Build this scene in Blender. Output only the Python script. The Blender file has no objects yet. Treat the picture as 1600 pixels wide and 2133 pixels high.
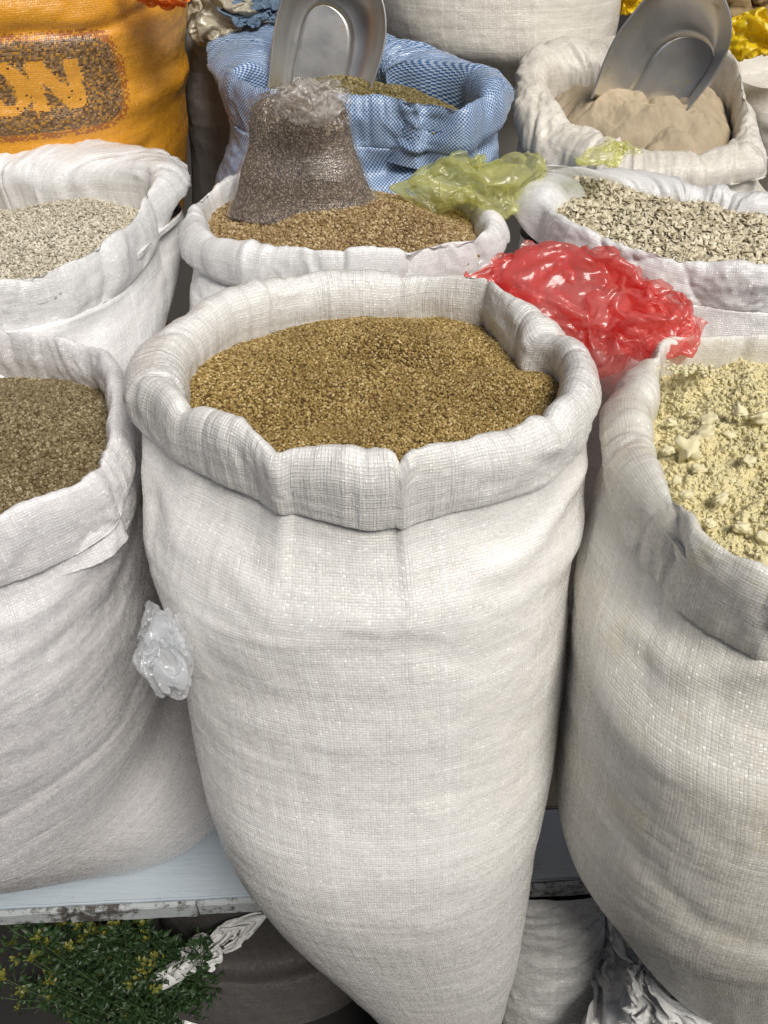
import bpy, math, random
import numpy as np
from mathutils import Vector, Matrix
random.seed(7); RNG = np.random.default_rng(11)
R_ = math.radians
scn = bpy.context.scene
COL = scn.collection
# ------------------------------------------------------------------ camera
CAMZ, PITCH, F = 1.46, 40.0, 1760.0
cam = bpy.data.cameras.new('camera'); camo = bpy.data.objects.new('camera', cam); COL.objects.link(camo)
camo.location = (0, 0, CAMZ); camo.rotation_euler = (R_(90 - PITCH), 0, 0)
cam.sensor_fit = 'VERTICAL'; cam.sensor_height = 24; cam.lens = 24 * F / 2133.0
cam.clip_start = 0.02; cam.clip_end = 200
scn.camera = camo
# ------------------------------------------------------------------ sky and sun
SUN_EL, SUN_AZ = 54.0, 148.0        # azimuth clockwise from +Y: from the right, a little behind the camera
w = bpy.data.worlds.new('World'); scn.world = w; w.use_nodes = True
nt = w.node_tree; bg = nt.nodes['Background']
sky = nt.nodes.new('ShaderNodeTexSky'); sky.sky_type = 'NISHITA'; sky.sun_disc = False
sky.sun_elevation = R_(SUN_EL); sky.sun_rotation = R_(SUN_AZ); sky.dust_density = 3.0; sky.air_density = 1.0; sky.ozone_density = 0.6
nt.links.new(sky.outputs[0], bg.inputs[0]); bg.inputs[1].default_value = 0.095
sl = bpy.data.lights.new('sun', 'SUN'); so = bpy.data.objects.new('sun', sl); COL.objects.link(so)
sl.energy = 2.9; sl.angle = R_(24); sl.color = (1, 0.97, 0.90)
dv = Vector((math.sin(R_(SUN_AZ)) * math.cos(R_(SUN_EL)), math.cos(R_(SUN_AZ)) * math.cos(R_(SUN_EL)), math.sin(R_(SUN_EL))))
so.rotation_euler = dv.to_track_quat('Z', 'Y').to_euler()
scn.view_settings.view_transform = 'Standard'; scn.view_settings.look = 'None'
scn.view_settings.exposure = 0.0; scn.view_settings.gamma = 1
scn.render.engine = 'CYCLES'
try: scn.cycles.transparent_max_bounces = 16
except Exception: pass

# ------------------------------------------------------------------ geometry helpers
cp, sp_ = math.cos(R_(PITCH)), math.sin(R_(PITCH))
FWD = np.array([0, cp, -sp_]); UPV = np.array([0, sp_, cp]); CAM = np.array([0, 0, CAMZ])
def ray(x, y):
    return FWD + np.array([1.0, 0, 0]) * (x - 800) / F + UPV * (1066.5 - y) / F
def at_z(x, y, z):
    d = ray(x, y); return CAM + d * (z - CAMZ) / d[2]
def at_y(x, y, Y):
    d = ray(x, y); return CAM + d * Y / d[1]
def at_plane(x, y, p0, n):
    d = ray(x, y); return CAM + d * np.dot(np.array(p0) - CAM, n) / np.dot(d, n)

_perm = RNG.permutation(512); _perm = np.concatenate([_perm, _perm, _perm])
_g = RNG.normal(size=(512, 3)); _g /= np.linalg.norm(_g, axis=1)[:, None]
def noise(p, f=1.0, off=0.0):
    p = np.asarray(p, float) * f + off + 1000.0
    i = np.floor(p).astype(int); fr = p - i; i &= 511
    u = fr * fr * fr * (fr * (fr * 6 - 15) + 10)
    out = 0
    for dx in (0, 1):
        for dy in (0, 1):
            for dz in (0, 1):
                h = _perm[_perm[_perm[(i[..., 0] + dx) & 511] + ((i[..., 1] + dy) & 511)] + ((i[..., 2] + dz) & 511)] & 511
                g = _g[h]
                dd = g[..., 0] * (fr[..., 0] - dx) + g[..., 1] * (fr[..., 1] - dy) + g[..., 2] * (fr[..., 2] - dz)
                wx = u[..., 0] if dx else 1 - u[..., 0]; wy = u[..., 1] if dy else 1 - u[..., 1]; wz = u[..., 2] if dz else 1 - u[..., 2]
                out = out + dd * wx * wy * wz
    return out * 1.6
def fbm(p, f, o=4, off=0.0, g=0.5):
    a = 1; s = 0
    for k in range(o): s = s + a * noise(p, f, off + 17.3 * k); a *= g; f *= 2.03
    return s
def tri(x): return np.abs((x % 1.0) * 2 - 1)
def crease(p, f, seed, n=7, g=0.74, warp=0.22):
    f = f * 1.5; n = 7
    r = np.random.default_rng(seed); out = 0; a = 1
    wv = np.stack([noise(p, f * .7, seed + 3.1 * k) for k in range(3)], -1) * warp / f
    q = p + wv
    for k in range(n):
        d = r.normal(size=3); d /= np.linalg.norm(d)
        out = out + a * (tri(q @ d * f + r.random()) - .5)
        f *= 1.45; a *= g
    return out
def ridge(p, f, off, o=3):
    s = 0; a = 1
    for k in range(o):
        s = s + a * (1 - np.minimum(1, np.abs(noise(p, f, off + 9.7 * k)) * 3.0)) ** 2; a *= .5; f *= 1.9
    return s

def grid_normals(P):
    du = np.gradient(P, axis=1); dvv = np.gradient(P, axis=0)
    n = np.cross(du, dvv); n /= (np.linalg.norm(n, axis=-1, keepdims=True) + 1e-12)
    return n
def new_obj(name, me, mat, parent=None):
    if mat is not None: me.materials.append(mat)
    o = bpy.data.objects.new(name, me); COL.objects.link(o)
    if parent is not None: o.parent = parent
    return o
def np_mesh(name, V, Fq, uv=None, smooth=True):
    V = np.asarray(V, np.float32).reshape(-1, 3); Fq = np.asarray(Fq, np.int32)
    me = bpy.data.meshes.new(name); k = Fq.shape[1]
    me.vertices.add(len(V)); me.vertices.foreach_set('co', V.ravel())
    me.loops.add(Fq.size); me.loops.foreach_set('vertex_index', Fq.ravel())
    me.polygons.add(len(Fq)); me.polygons.foreach_set('loop_start', np.arange(0, Fq.size, k, dtype=np.int32))
    me.polygons.foreach_set('loop_total', np.full(len(Fq), k, np.int32))
    if uv is not None:
        l = me.uv_layers.new(name='UVMap'); l.data.foreach_set('uv', np.asarray(uv, np.float32).reshape(-1, 2)[Fq.ravel()].ravel())
    me.update(calc_edges=True)
    me.polygons.foreach_set('use_smooth', np.full(len(Fq), smooth, bool)); me.validate()
    return me
def grid_faces(nv, nu, off=0, closed=False):
    i = np.arange(nv - 1)[:, None]; j = np.arange(nu - (0 if closed else 1))[None, :]
    j2 = (j + 1) % nu
    a = i * nu + j; b = i * nu + j2; c = (i + 1) * nu + j2; d = (i + 1) * nu + j
    return np.stack([a, b, c, d], -1).reshape(-1, 4) + off
def grid_obj(name, P, mat, parent=None, UV=None, closed=False, flip=None):
    nv, nu = P.shape[:2]; Fq = grid_faces(nv, nu, closed=closed)
    if flip is None:
        c = P.reshape(-1, 3).mean(0); a, b, d = (P.reshape(-1, 3)[Fq[:, k]] - c for k in (0, 1, 2))
        flip = np.einsum('ij,ij->i', a, np.cross(b, d)).sum() < 0
    if flip: Fq = Fq[:, ::-1]
    return new_obj(name, np_mesh(name, P, Fq, UV), mat, parent)
def root(name, label, cat, loc=(0, 0, 0), group=None):
    o = bpy.data.objects.new(name, None); COL.objects.link(o); o.location = loc; o.empty_display_size = .05
    o['label'] = label; o['category'] = cat
    if group: o['group'] = group
    return o
def tag(o, label, cat=None, group=None, kind=None):
    if label: o['label'] = label
    if cat: o['category'] = cat
    if group: o['group'] = group
    if kind: o['kind'] = kind
    return o
def adopt(rt):
    """children were built in world coordinates: shift their meshes to the root's own place"""
    L = Vector(rt.location)
    for c in rt.children:
        if c.type == 'MESH' and not c.get('_done'):
            c.data.transform(Matrix.Translation(-L)); c['_done'] = 1
    for c in rt.children:
        if '_done' in c: del c['_done']
def tube_mesh(P, r, n=8, uvscale=None):
    P = np.asarray(P, float); m = len(P); r = np.broadcast_to(np.asarray(r, float), (m,))
    T = np.gradient(P, axis=0); T /= np.linalg.norm(T, axis=1)[:, None] + 1e-9
    ref = np.array([0.13, .21, 1.0]); A = np.cross(T, ref); A /= np.linalg.norm(A, axis=1)[:, None] + 1e-9; B = np.cross(T, A)
    t = np.linspace(0, 2 * np.pi, n, endpoint=False)
    G = P[:, None] + r[:, None, None] * (np.cos(t)[None, :, None] * A[:, None] + np.sin(t)[None, :, None] * B[:, None])
    return G
def spline(K, n):
    """Catmull-Rom through K[..., m, 2] -> n samples (last-but-one axis)"""
    m = K.shape[-2]; t = np.linspace(0, m - 1 - 1e-6, n); i = t.astype(int); f = (t - i)[:, None]
    g = lambda k: K[..., np.clip(i + k, 0, m - 1), :]
    a, b, c, d = g(-1), g(0), g(1), g(2)
    return .5 * (2 * b + (c - a) * f + (2 * a - 5 * b + 4 * c - d) * f ** 2 + (3 * b - a - 3 * c + d) * f ** 3)

# ------------------------------------------------------------------ material helpers
class NB:
    def __init__(s, name):
        s.mat = bpy.data.materials.new(name); s.mat.use_nodes = True; s.t = s.mat.node_tree
        s.b = s.t.nodes['Principled BSDF']; s.out = s.t.nodes['Material Output']
    def n(s, typ, **kw):
        x = s.t.nodes.new(typ)
        for k, v in kw.items(): setattr(x, k, v)
        return x
    def lk(s, a, b): s.t.links.new(a, b)
    def put(s, sock, v):
        if isinstance(v, bpy.types.NodeSocket): s.lk(v, sock)
        elif v is not None:
            if isinstance(v, (tuple, list)) and len(v) == 3 and sock.type == 'RGBA': v = (*v, 1)
            sock.default_value = v
    def m(s, op, a, b=None, c=None, clamp=False):
        x = s.n('ShaderNodeMath', operation=op); x.use_clamp = clamp
        s.put(x.inputs[0], a); s.put(x.inputs[1], b); s.put(x.inputs[2], c); return x.outputs[0]
    def mix(s, f, a, b, blend='MIX'):
        x = s.n('ShaderNodeMix', data_type='RGBA', blend_type=blend)
        s.put(x.inputs[0], f); s.put(x.inputs[6], a); s.put(x.inputs[7], b); return x.outputs[2]
    def noise(s, vec, scale, detail=3, rough=.5, dist=0.0):
        x = s.n('ShaderNodeTexNoise'); s.put(x.inputs['Vector'], vec); x.inputs['Scale'].default_value = scale
        x.inputs['Detail'].default_value = detail; x.inputs['Roughness'].default_value = rough; x.inputs['Distortion'].default_value = dist
        return x.outputs[0]
    def white(s, v, dim='1D'):
        x = s.n('ShaderNodeTexWhiteNoise', noise_dimensions=dim)
        s.put(x.inputs['W'] if dim == '1D' else x.inputs['Vector'], v); return x.outputs[0]
    def ramp(s, f, stops, interp='LINEAR'):
        x = s.n('ShaderNodeValToRGB'); x.color_ramp.interpolation = interp; e = x.color_ramp.elements
        while len(e) < len(stops): e.new(.5)
        for k, (p, c) in enumerate(stops): e[k].position = p; e[k].color = (*c, 1)
        s.put(x.inputs[0], f); return x.outputs[0]
    def rng(s, v, a, b, c=0.0, d=1.0):
        x = s.n('ShaderNodeMapRange'); x.clamp = True; s.put(x.inputs[0], v)
        for k, q in enumerate((a, b, c, d)): x.inputs[k + 1].default_value = q
        return x.outputs[0]
    def xyz(s, vec):
        x = s.n('ShaderNodeSeparateXYZ'); s.lk(vec, x.inputs[0]); return x.outputs
    def comb(s, a, b, c=0.0):
        x = s.n('ShaderNodeCombineXYZ'); s.put(x.inputs[0], a); s.put(x.inputs[1], b); s.put(x.inputs[2], c); return x.outputs[0]
    def bump(s, h, dist, strength=1.0, normal=None):
        x = s.n('ShaderNodeBump'); s.lk(h, x.inputs['Height']); x.inputs['Distance'].default_value = dist
        x.inputs['Strength'].default_value = strength
        if normal is not None: s.lk(normal, x.inputs['Normal'])
        return x.outputs[0]
    @property
    def uv(s): return s.n('ShaderNodeTexCoord').outputs['UV']
    @property
    def obj(s): return s.n('ShaderNodeTexCoord').outputs['Object']

def weave(name, base, alt=None, pitch=.003, tint=(.62, .58, .50), tintamt=.35, gloss=.35, hole=.12, bumpd=.00030, spark=.5, transl=.0, dust=None, extra=None, lines=.35, ribs=0.0, coat=.8):
    """woven polypropylene tape: interlaced flat tapes, slightly irregular, glossy"""
    B = NB(name); uv = B.uv
    wn = B.n('ShaderNodeTexNoise'); B.lk(uv, wn.inputs['Vector']); wn.inputs['Scale'].default_value = 14; wn.inputs['Detail'].default_value = 2
    wob = B.xyz(wn.outputs[1]); s = B.xyz(uv)
    U = B.m('ADD', B.m('DIVIDE', s[0], pitch), B.m('MULTIPLY', wob[0], 2.4)); V = B.m('ADD', B.m('DIVIDE', s[1], pitch), B.m('MULTIPLY', wob[1], 2.4))
    iu = B.m('FLOOR', U); iv = B.m('FLOOR', V); fu = B.m('FRACT', U); fv = B.m('FRACT', V)
    par = B.m('MODULO', B.m('ABSOLUTE', B.m('ADD', iu, iv)), 2.0)
    cell = B.white(B.comb(iu, iv, 3.3), '3D'); cell2 = B.white(B.comb(iu, iv, 9.1), '3D'); cell3 = B.white(B.comb(iu, iv, 5.7), '3D')
    cu = B.m('MULTIPLY_ADD', fu, 2.0, -1.0); cv = B.m('MULTIPLY_ADD', fv, 2.0, -1.0)
    au = B.m('ABSOLUTE', cu); av = B.m('ABSOLUTE', cv)
    across = B.m('ADD', B.m('MULTIPLY', par, au), B.m('MULTIPLY', B.m('SUBTRACT', 1.0, par), av))
    along = B.m('ADD', B.m('MULTIPLY', par, av), B.m('MULTIPLY', B.m('SUBTRACT', 1.0, par), au))
    edge = B.rng(across, .72, 1.0, 1.0, 0.0)
    arch = B.m('SUBTRACT', 1.0, B.m('MULTIPLY', B.m('POWER', along, 2.0), .75))
    tilt = B.m('ADD', B.m('MULTIPLY', cu, B.m('SUBTRACT', cell, .5)), B.m('MULTIPLY', cv, B.m('SUBTRACT', cell2, .5)))
    h = B.m('ADD', B.m('MULTIPLY', edge, arch), B.m('MULTIPLY', tilt, spark * 1.0))
    # random slack rows and columns: dark slits between tapes
    ru = B.white(B.m('MULTIPLY', iu, 1.37)); rv = B.white(B.m('MULTIPLY_ADD', iv, 1.91, 40.0))
    zone = B.noise(uv, 9, 3, .6); zone = B.rng(zone, .38, .60, .15, 1.0)
    gu = B.m('MULTIPLY', B.m('GREATER_THAN', ru, .84), B.rng(au, .55, .95)); gv = B.m('MULTIPLY', B.m('GREATER_THAN', rv, .86), B.rng(av, .55, .95))
    slit = B.m('MULTIPLY', B.m('MAXIMUM', gu, gv), B.m('MULTIPLY', zone, lines))
    hol = B.m('MULTIPLY', B.m('MULTIPLY', B.m('GREATER_THAN', across, .80), B.m('GREATER_THAN', along, .80)), B.m('MULTIPLY', B.m('GREATER_THAN', cell3, 1 - hole), zone))
    c = B.mix(B.m('MULTIPLY', B.rng(B.noise(uv, 5.0, 5, .65), .40, .72), tintamt), base, tint)
    if alt is not None:
        fad = B.rng(B.noise(uv, 22, 3, .6), .35, .7, 0.0, .15)
        c = B.mix(B.m('MULTIPLY', par, 1.0), c, B.mix(fad, alt, base))
    c = B.mix(1.0, c, B.ramp(cell, [(0, (.91, .91, .91)), (1, (1, 1, 1))]), 'MULTIPLY')
    if extra is not None: c, gloss_extra = extra(B, c, cell, cell2)
    if dust is not None:
        dcol, dfun = dust; c = B.mix(dfun(B), c, dcol)
    lite = B.m('MULTIPLY', B.m('MAXIMUM', B.m('LESS_THAN', ru, .10), B.m('LESS_THAN', rv, .08)), .35)
    if alt is None and extra is None: c = B.mix(lite, c, tuple(min(.9, x * 1.16) for x in base))
    fib = B.noise(B.comb(B.m('MULTIPLY', U, .25), B.m('MULTIPLY', V, 6.0)), 4.0, 2)
    c = B.mix(B.m('MAXIMUM', slit, B.m('MULTIPLY', hol, .8)), c, tuple(x * .22 for x in tint))
    B.put(B.b.inputs['Base Color'], c)
    rg = B.m('ADD', gloss - .12, B.m('MULTIPLY', cell2, .3)); B.b.inputs['Specular IOR Level'].default_value = .65; B.put(B.b.inputs['Roughness'], rg)
    B.b.inputs['IOR'].default_value = 1.49
    big = B.noise(uv, 60, 4, .6)
    if ribs:
        rb = B.noise(B.comb(B.m('MULTIPLY', s[0], 170.0), B.m('MULTIPLY', s[1], 16.0)), 1.0, 3, .6); big = B.m('ADD', big, B.m('MULTIPLY', rb, ribs))
    B.b.inputs['Coat Weight'].default_value = coat; B.put(B.b.inputs['Coat Roughness'], B.m('ADD', .10, B.m('MULTIPLY', cell3, .25)))
    B.lk(B.bump(B.m('ADD', h, B.m('MULTIPLY', B.m('MULTIPLY', tilt, spark * 6.0), B.m('GREATER_THAN', cell3, .6))), bumpd * 1.6), B.b.inputs['Coat Normal'])
    strk = B.m('ADD', B.noise(B.comb(B.m('MULTIPLY', s[0], 75.0), B.m('MULTIPLY', s[1], 5.0)), 1.0, 4, .6), B.noise(B.comb(B.m('MULTIPLY', s[0], 4.0), B.m('MULTIPLY', s[1], 60.0)), 1.0, 4, .6)); big = B.m('ADD', big, B.m('MULTIPLY', strk, 2.4))
    h = B.m('MULTIPLY', h, .6)
    B.lk(B.bump(B.m('ADD', h, B.m('MULTIPLY', B.m('ADD', big, B.m('MULTIPLY', fib, .15)), 1.6)), bumpd), B.b.inputs['Normal'])
    if transl > 0:
        tr = B.n('ShaderNodeBsdfTranslucent'); B.put(tr.inputs[0], c); mx = B.n('ShaderNodeMixShader'); mx.inputs[0].default_value = transl
        B.lk(B.b.outputs[0], mx.inputs[1]); B.lk(tr.outputs[0], mx.inputs[2]); B.lk(mx.outputs[0], B.out.inputs[0])
    return B.mat

def grain_mat(name, stops, rough=.55, inst=True, spec=.35):
    B = NB(name)
    if inst: f = B.n('ShaderNodeObjectInfo').outputs['Random']
    else: f = B.white(B.obj, '3D')
    big = B.noise(B.n('ShaderNodeNewGeometry').outputs['Position'], 14, 3, .6)
    c = B.ramp(f, stops)
    c = B.mix(B.rng(big, .35, .7, 0, .45), c, stops[0][1])
    B.put(B.b.inputs['Base Color'], c); B.b.inputs['Roughness'].default_value = rough
    B.b.inputs['Specular IOR Level'].default_value = spec
    return B.mat
def plain(name, col, rough=.6, metal=0.0, nscale=30, var=.25, bump=0.0, spec=.5):
    B = NB(name); f = B.noise(B.obj, nscale, 5, .6)
    B.put(B.b.inputs['Base Color'], B.mix(B.rng(f, .3, .7, 0, var), col, tuple(x * .5 for x in col)))
    B.b.inputs['Roughness'].default_value = rough; B.b.inputs['Metallic'].default_value = metal; B.b.inputs['Specular IOR Level'].default_value = spec
    if bump: B.lk(B.bump(f, bump), B.b.inputs['Normal'])
    return B.mat
def film(name, col, transp=.3, transl=.5, rough=.18, bumpd=.002, scale=60, wrinkle=False):
    """thin crumpled polythene film"""
    B = NB(name); t = B.t
    cr = B.n('ShaderNodeTexVoronoi'); cr.feature = 'DISTANCE_TO_EDGE'; B.lk(B.obj, cr.inputs['Vector']); cr.inputs['Scale'].default_value = scale
    wv = B.noise(B.obj, scale * .5, 4, .6, 1.5)
    h = B.m('ADD', B.m('MULTIPLY', B.rng(cr.outputs[0], 0, .25), .35), wv)
    if wrinkle:
        u_ = B.xyz(B.uv); h = B.m('ADD', h, B.m('MULTIPLY', B.noise(B.comb(B.m('MULTIPLY', u_[0], 14.0), B.m('MULTIPLY', u_[1], 260.0)), 1.0, 4, .65), 2.5))
    nrm = B.bump(h, bumpd)
    d = B.n('ShaderNodeBsdfDiffuse'); B.put(d.inputs[0], col); B.lk(nrm, d.inputs['Normal'])
    tl = B.n('ShaderNodeBsdfTranslucent'); B.put(tl.inputs[0], col); B.lk(nrm, tl.inputs['Normal'])
    tp = B.n('ShaderNodeBsdfTransparent'); B.put(tp.inputs[0], tuple(min(1, x ** .6) for x in col))
    gl = B.n('ShaderNodeBsdfGlossy'); gl.inputs['Roughness'].default_value = rough; B.put(gl.inputs[0], (1, 1, 1)); B.lk(nrm, gl.inputs['Normal'])
    m1 = B.n('ShaderNodeMixShader'); m1.inputs[0].default_value = transl; B.lk(d.outputs[0], m1.inputs[1]); B.lk(tl.outputs[0], m1.inputs[2])
    m2 = B.n('ShaderNodeMixShader'); m2.inputs[0].default_value = transp; B.lk(m1.outputs[0], m2.inputs[1]); B.lk(tp.outputs[0], m2.inputs[2])
    lw = B.n('ShaderNodeLayerWeight'); lw.inputs[0].default_value = .5; B.lk(nrm, lw.inputs['Normal']); fz = B.m('MULTIPLY_ADD', B.m('POWER', lw.outputs['Facing'], 4.0), .8, .055)
    m3 = B.n('ShaderNodeMixShader'); B.lk(B.m('MULTIPLY', fz, .62, clamp=True), m3.inputs[0]); B.lk(m2.outputs[0], m3.inputs[1]); B.lk(gl.outputs[0], m3.inputs[2])
    B.lk(m3.outputs[0], B.out.inputs[0]); return B.mat

# ------------------------------------------------------------------ sack builder
NTH = 400
TH = np.linspace(np.pi / 2, np.pi / 2 - 2 * np.pi, NTH + 1)     # seam of the cloth at the back; runs clockwise seen from above
def loop3(pts, z0):
    return np.array([at_z(x, y, z0 + dz) for x, y, dz in pts])
def polar(L, C, smooth=2.0, th=TH):
    d = L[:, :2] - C[:2]; t = np.arctan2(d[:, 1], d[:, 0]); r = np.hypot(d[:, 0], d[:, 1]); o = np.argsort(t)
    fine = np.linspace(-np.pi, np.pi, 1440, endpoint=False)
    rr = np.interp(fine, t[o], r[o], period=2 * np.pi); zz = np.interp(fine, t[o], L[o, 2], period=2 * np.pi)
    k = np.exp(-.5 * (np.arange(-60, 61) / (smooth * 4)) ** 2); k /= k.sum()
    sm = lambda a: np.convolve(np.concatenate([a[-60:], a, a[:60]]), k, 'valid')
    rr, zz = sm(rr), sm(zz)
    tt = (th + np.pi) % (2 * np.pi) - np.pi
    return np.interp(tt, fine, rr, period=2 * np.pi), np.interp(tt, fine, zz, period=2 * np.pi)
def periodic(a):            # columns: make last = first
    a[:, -1] = a[:, 0]; return a

CUFF_ORIENT = False
class Sack: pass
def make_cuff(z0, A, Bl, C=None, hb=.062, smooth=1.6, wr=1.0, seed=1, name='rolled_cuff', mat=None, parent=None, n=64, tuck=.5, deep=.07, notches=()):
    LA, LB = loop3(A, z0), loop3(Bl, z0)
    if C is None: C = np.array([(LB[:, 0].max() + LB[:, 0].min()) / 2, (LB[:, 1].max() + LB[:, 1].min()) / 2])
    rA, zA = polar(LA, C, smooth); rB, zB = polar(LB, C, smooth * 1.5)
    T = np.maximum(rB - rA, .016)
    ct, st = np.cos(TH), np.sin(TH); per = np.stack([ct, st, 0 * ct], -1)
    bot = np.minimum(zB - z0, -hb * .55); bot = np.minimum(bot, -.02) if hb < .03 else bot
    zc = .008 * noise(per, 2.2, seed)
    for (nx_, ny_, wd, dp, dr_) in notches:       # pinched places of the rim: pixel, width in degrees, drop, shift of the inner edge
        q_ = at_z(nx_, ny_, z0) - C[[0, 1, 1]] * np.array([1, 1, 0]); dt = (TH - math.atan2(q_[1], q_[0]) + np.pi) % (2 * np.pi) - np.pi; gss = np.exp(-(dt / R_(wd)) ** 2)
        zc = zc - dp * gss; rA = rA + dr_ * gss; T = np.maximum(T - dr_ * gss, .012)
    K = np.stack([np.stack([rA + .012, zc - deep - .02], -1), np.stack([rA + .001, zc - deep * .6], -1), np.stack([rA + .02 * T, zc - .020], -1), np.stack([rA + .16 * T, zc - .005], -1),
                  np.stack([rA + .42 * T, zc + .001], -1), np.stack([rA + .75 * T, zc - .006], -1), np.stack([rA + .97 * T, zc - .022], -1),
                  np.stack([rA + 1.0 * T, .5 * (bot - .03) ], -1), np.stack([rA + .97 * T, bot], -1), np.stack([rA + .88 * T, bot - .004], -1), np.stack([rA + .75 * T, bot + .004], -1), np.stack([rA + tuck * T, bot + .012], -1)], -2)
    G = spline(K, n)                     # nth, n, 2
    G = np.swapaxes(G, 0, 1)             # n, nth, 2
    P = np.stack([C[0] + G[..., 0] * ct, C[1] + G[..., 0] * st, z0 + G[..., 1]], -1)
    N = grid_normals(P); outw = np.sign(np.nanmean(N[n // 2, :, 2])); N *= outw
    arc = np.cumsum(np.concatenate([[0], np.hypot(np.diff(P[n // 2, :, 0]), np.diff(P[n // 2, :, 1]))]))
    prof = np.concatenate([[0], np.cumsum(np.linalg.norm(np.diff(P[:, NTH // 2], axis=0), axis=1))])
    # wrinkles: run across the roll, so stretch the noise along the profile
    sarc = np.broadcast_to(TH[None], G.shape[:2]); rad = rA.mean() + T.mean() / 2
    q = np.stack([np.cos(sarc) * rad, np.sin(sarc) * rad, np.broadcast_to(prof[:, None] * .30, G.shape[:2]) + .15 * noise(P, 6, seed)], -1)
    env = np.clip(.5 + 1.3 * noise(per * 1.0, 2.7, seed + 5), .1, 1.3)[None]
    d = .0032 * fbm(q, 22, 3, seed) + .0016 * env * ridge(q, 48, seed + 3, 2) + .005 * noise(P, 9, seed + 8) + .0008 * env * noise(q * np.array([1, 1, .25]), 150, seed)
    d -= .0035 * ridge(q * np.array([1, 1, .5]), 9, seed + 21, 1) ** 3 * 1.0
    d = d * np.interp(np.linspace(0, 1, n), [0, .68, .80, 1], [1, 1, .25, .1])[:, None]
    P = P + N * (d * wr)[..., None]; periodic(P)
    UV = np.stack([np.broadcast_to(arc[None], G.shape[:2]), np.broadcast_to(prof[:, None], G.shape[:2])], -1)
    o = grid_obj(name, P, mat, parent, UV, flip=bool(outw > 0) != CUFF_ORIENT)
    s = Sack(); s.C = C; s.rA = rA; s.zA = zA; s.T = T; s.z0 = z0; s.bot = bot; s.rB = rB; s.cuff = o; s.P = P; s.drop = 0; return s
def tilt_cuff(s, dz, front=False):    # lift the rim towards the back
    me = s.cuff.data; n = len(me.vertices); co = np.empty(n * 3, np.float32); me.vertices.foreach_get('co', co); co = co.reshape(-1, 3)
    ys = (co[:, 1] - s.C[1]) / s.rB.mean(); up = np.clip(.5 + .5 * ys, 0, 1); up = up * up * (3 - 2 * up); up = 1 - up if front else up; low = np.clip((co[:, 2] - (s.z0 - .09)) / .05, 0, 1)
    co[:, 2] += dz * up * low; me.vertices.foreach_set('co', co.ravel()); me.update()
    if front: s.drop = dz
def rows_to_rings(rows):
    out = []
    for (y, xl, xr, Y, k) in rows:
        L, R = at_y(xl, y, Y), at_y(xr, y, Y); d = math.hypot(Y, (L[0] + R[0]) / 2)
        hw = (R[0] - L[0]) / 2; r = d * math.sin(math.atan(hw / d))
        out.append(((L[0] + R[0]) / 2, Y, L[2], r, r * k))
    return np.array(out)
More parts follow.
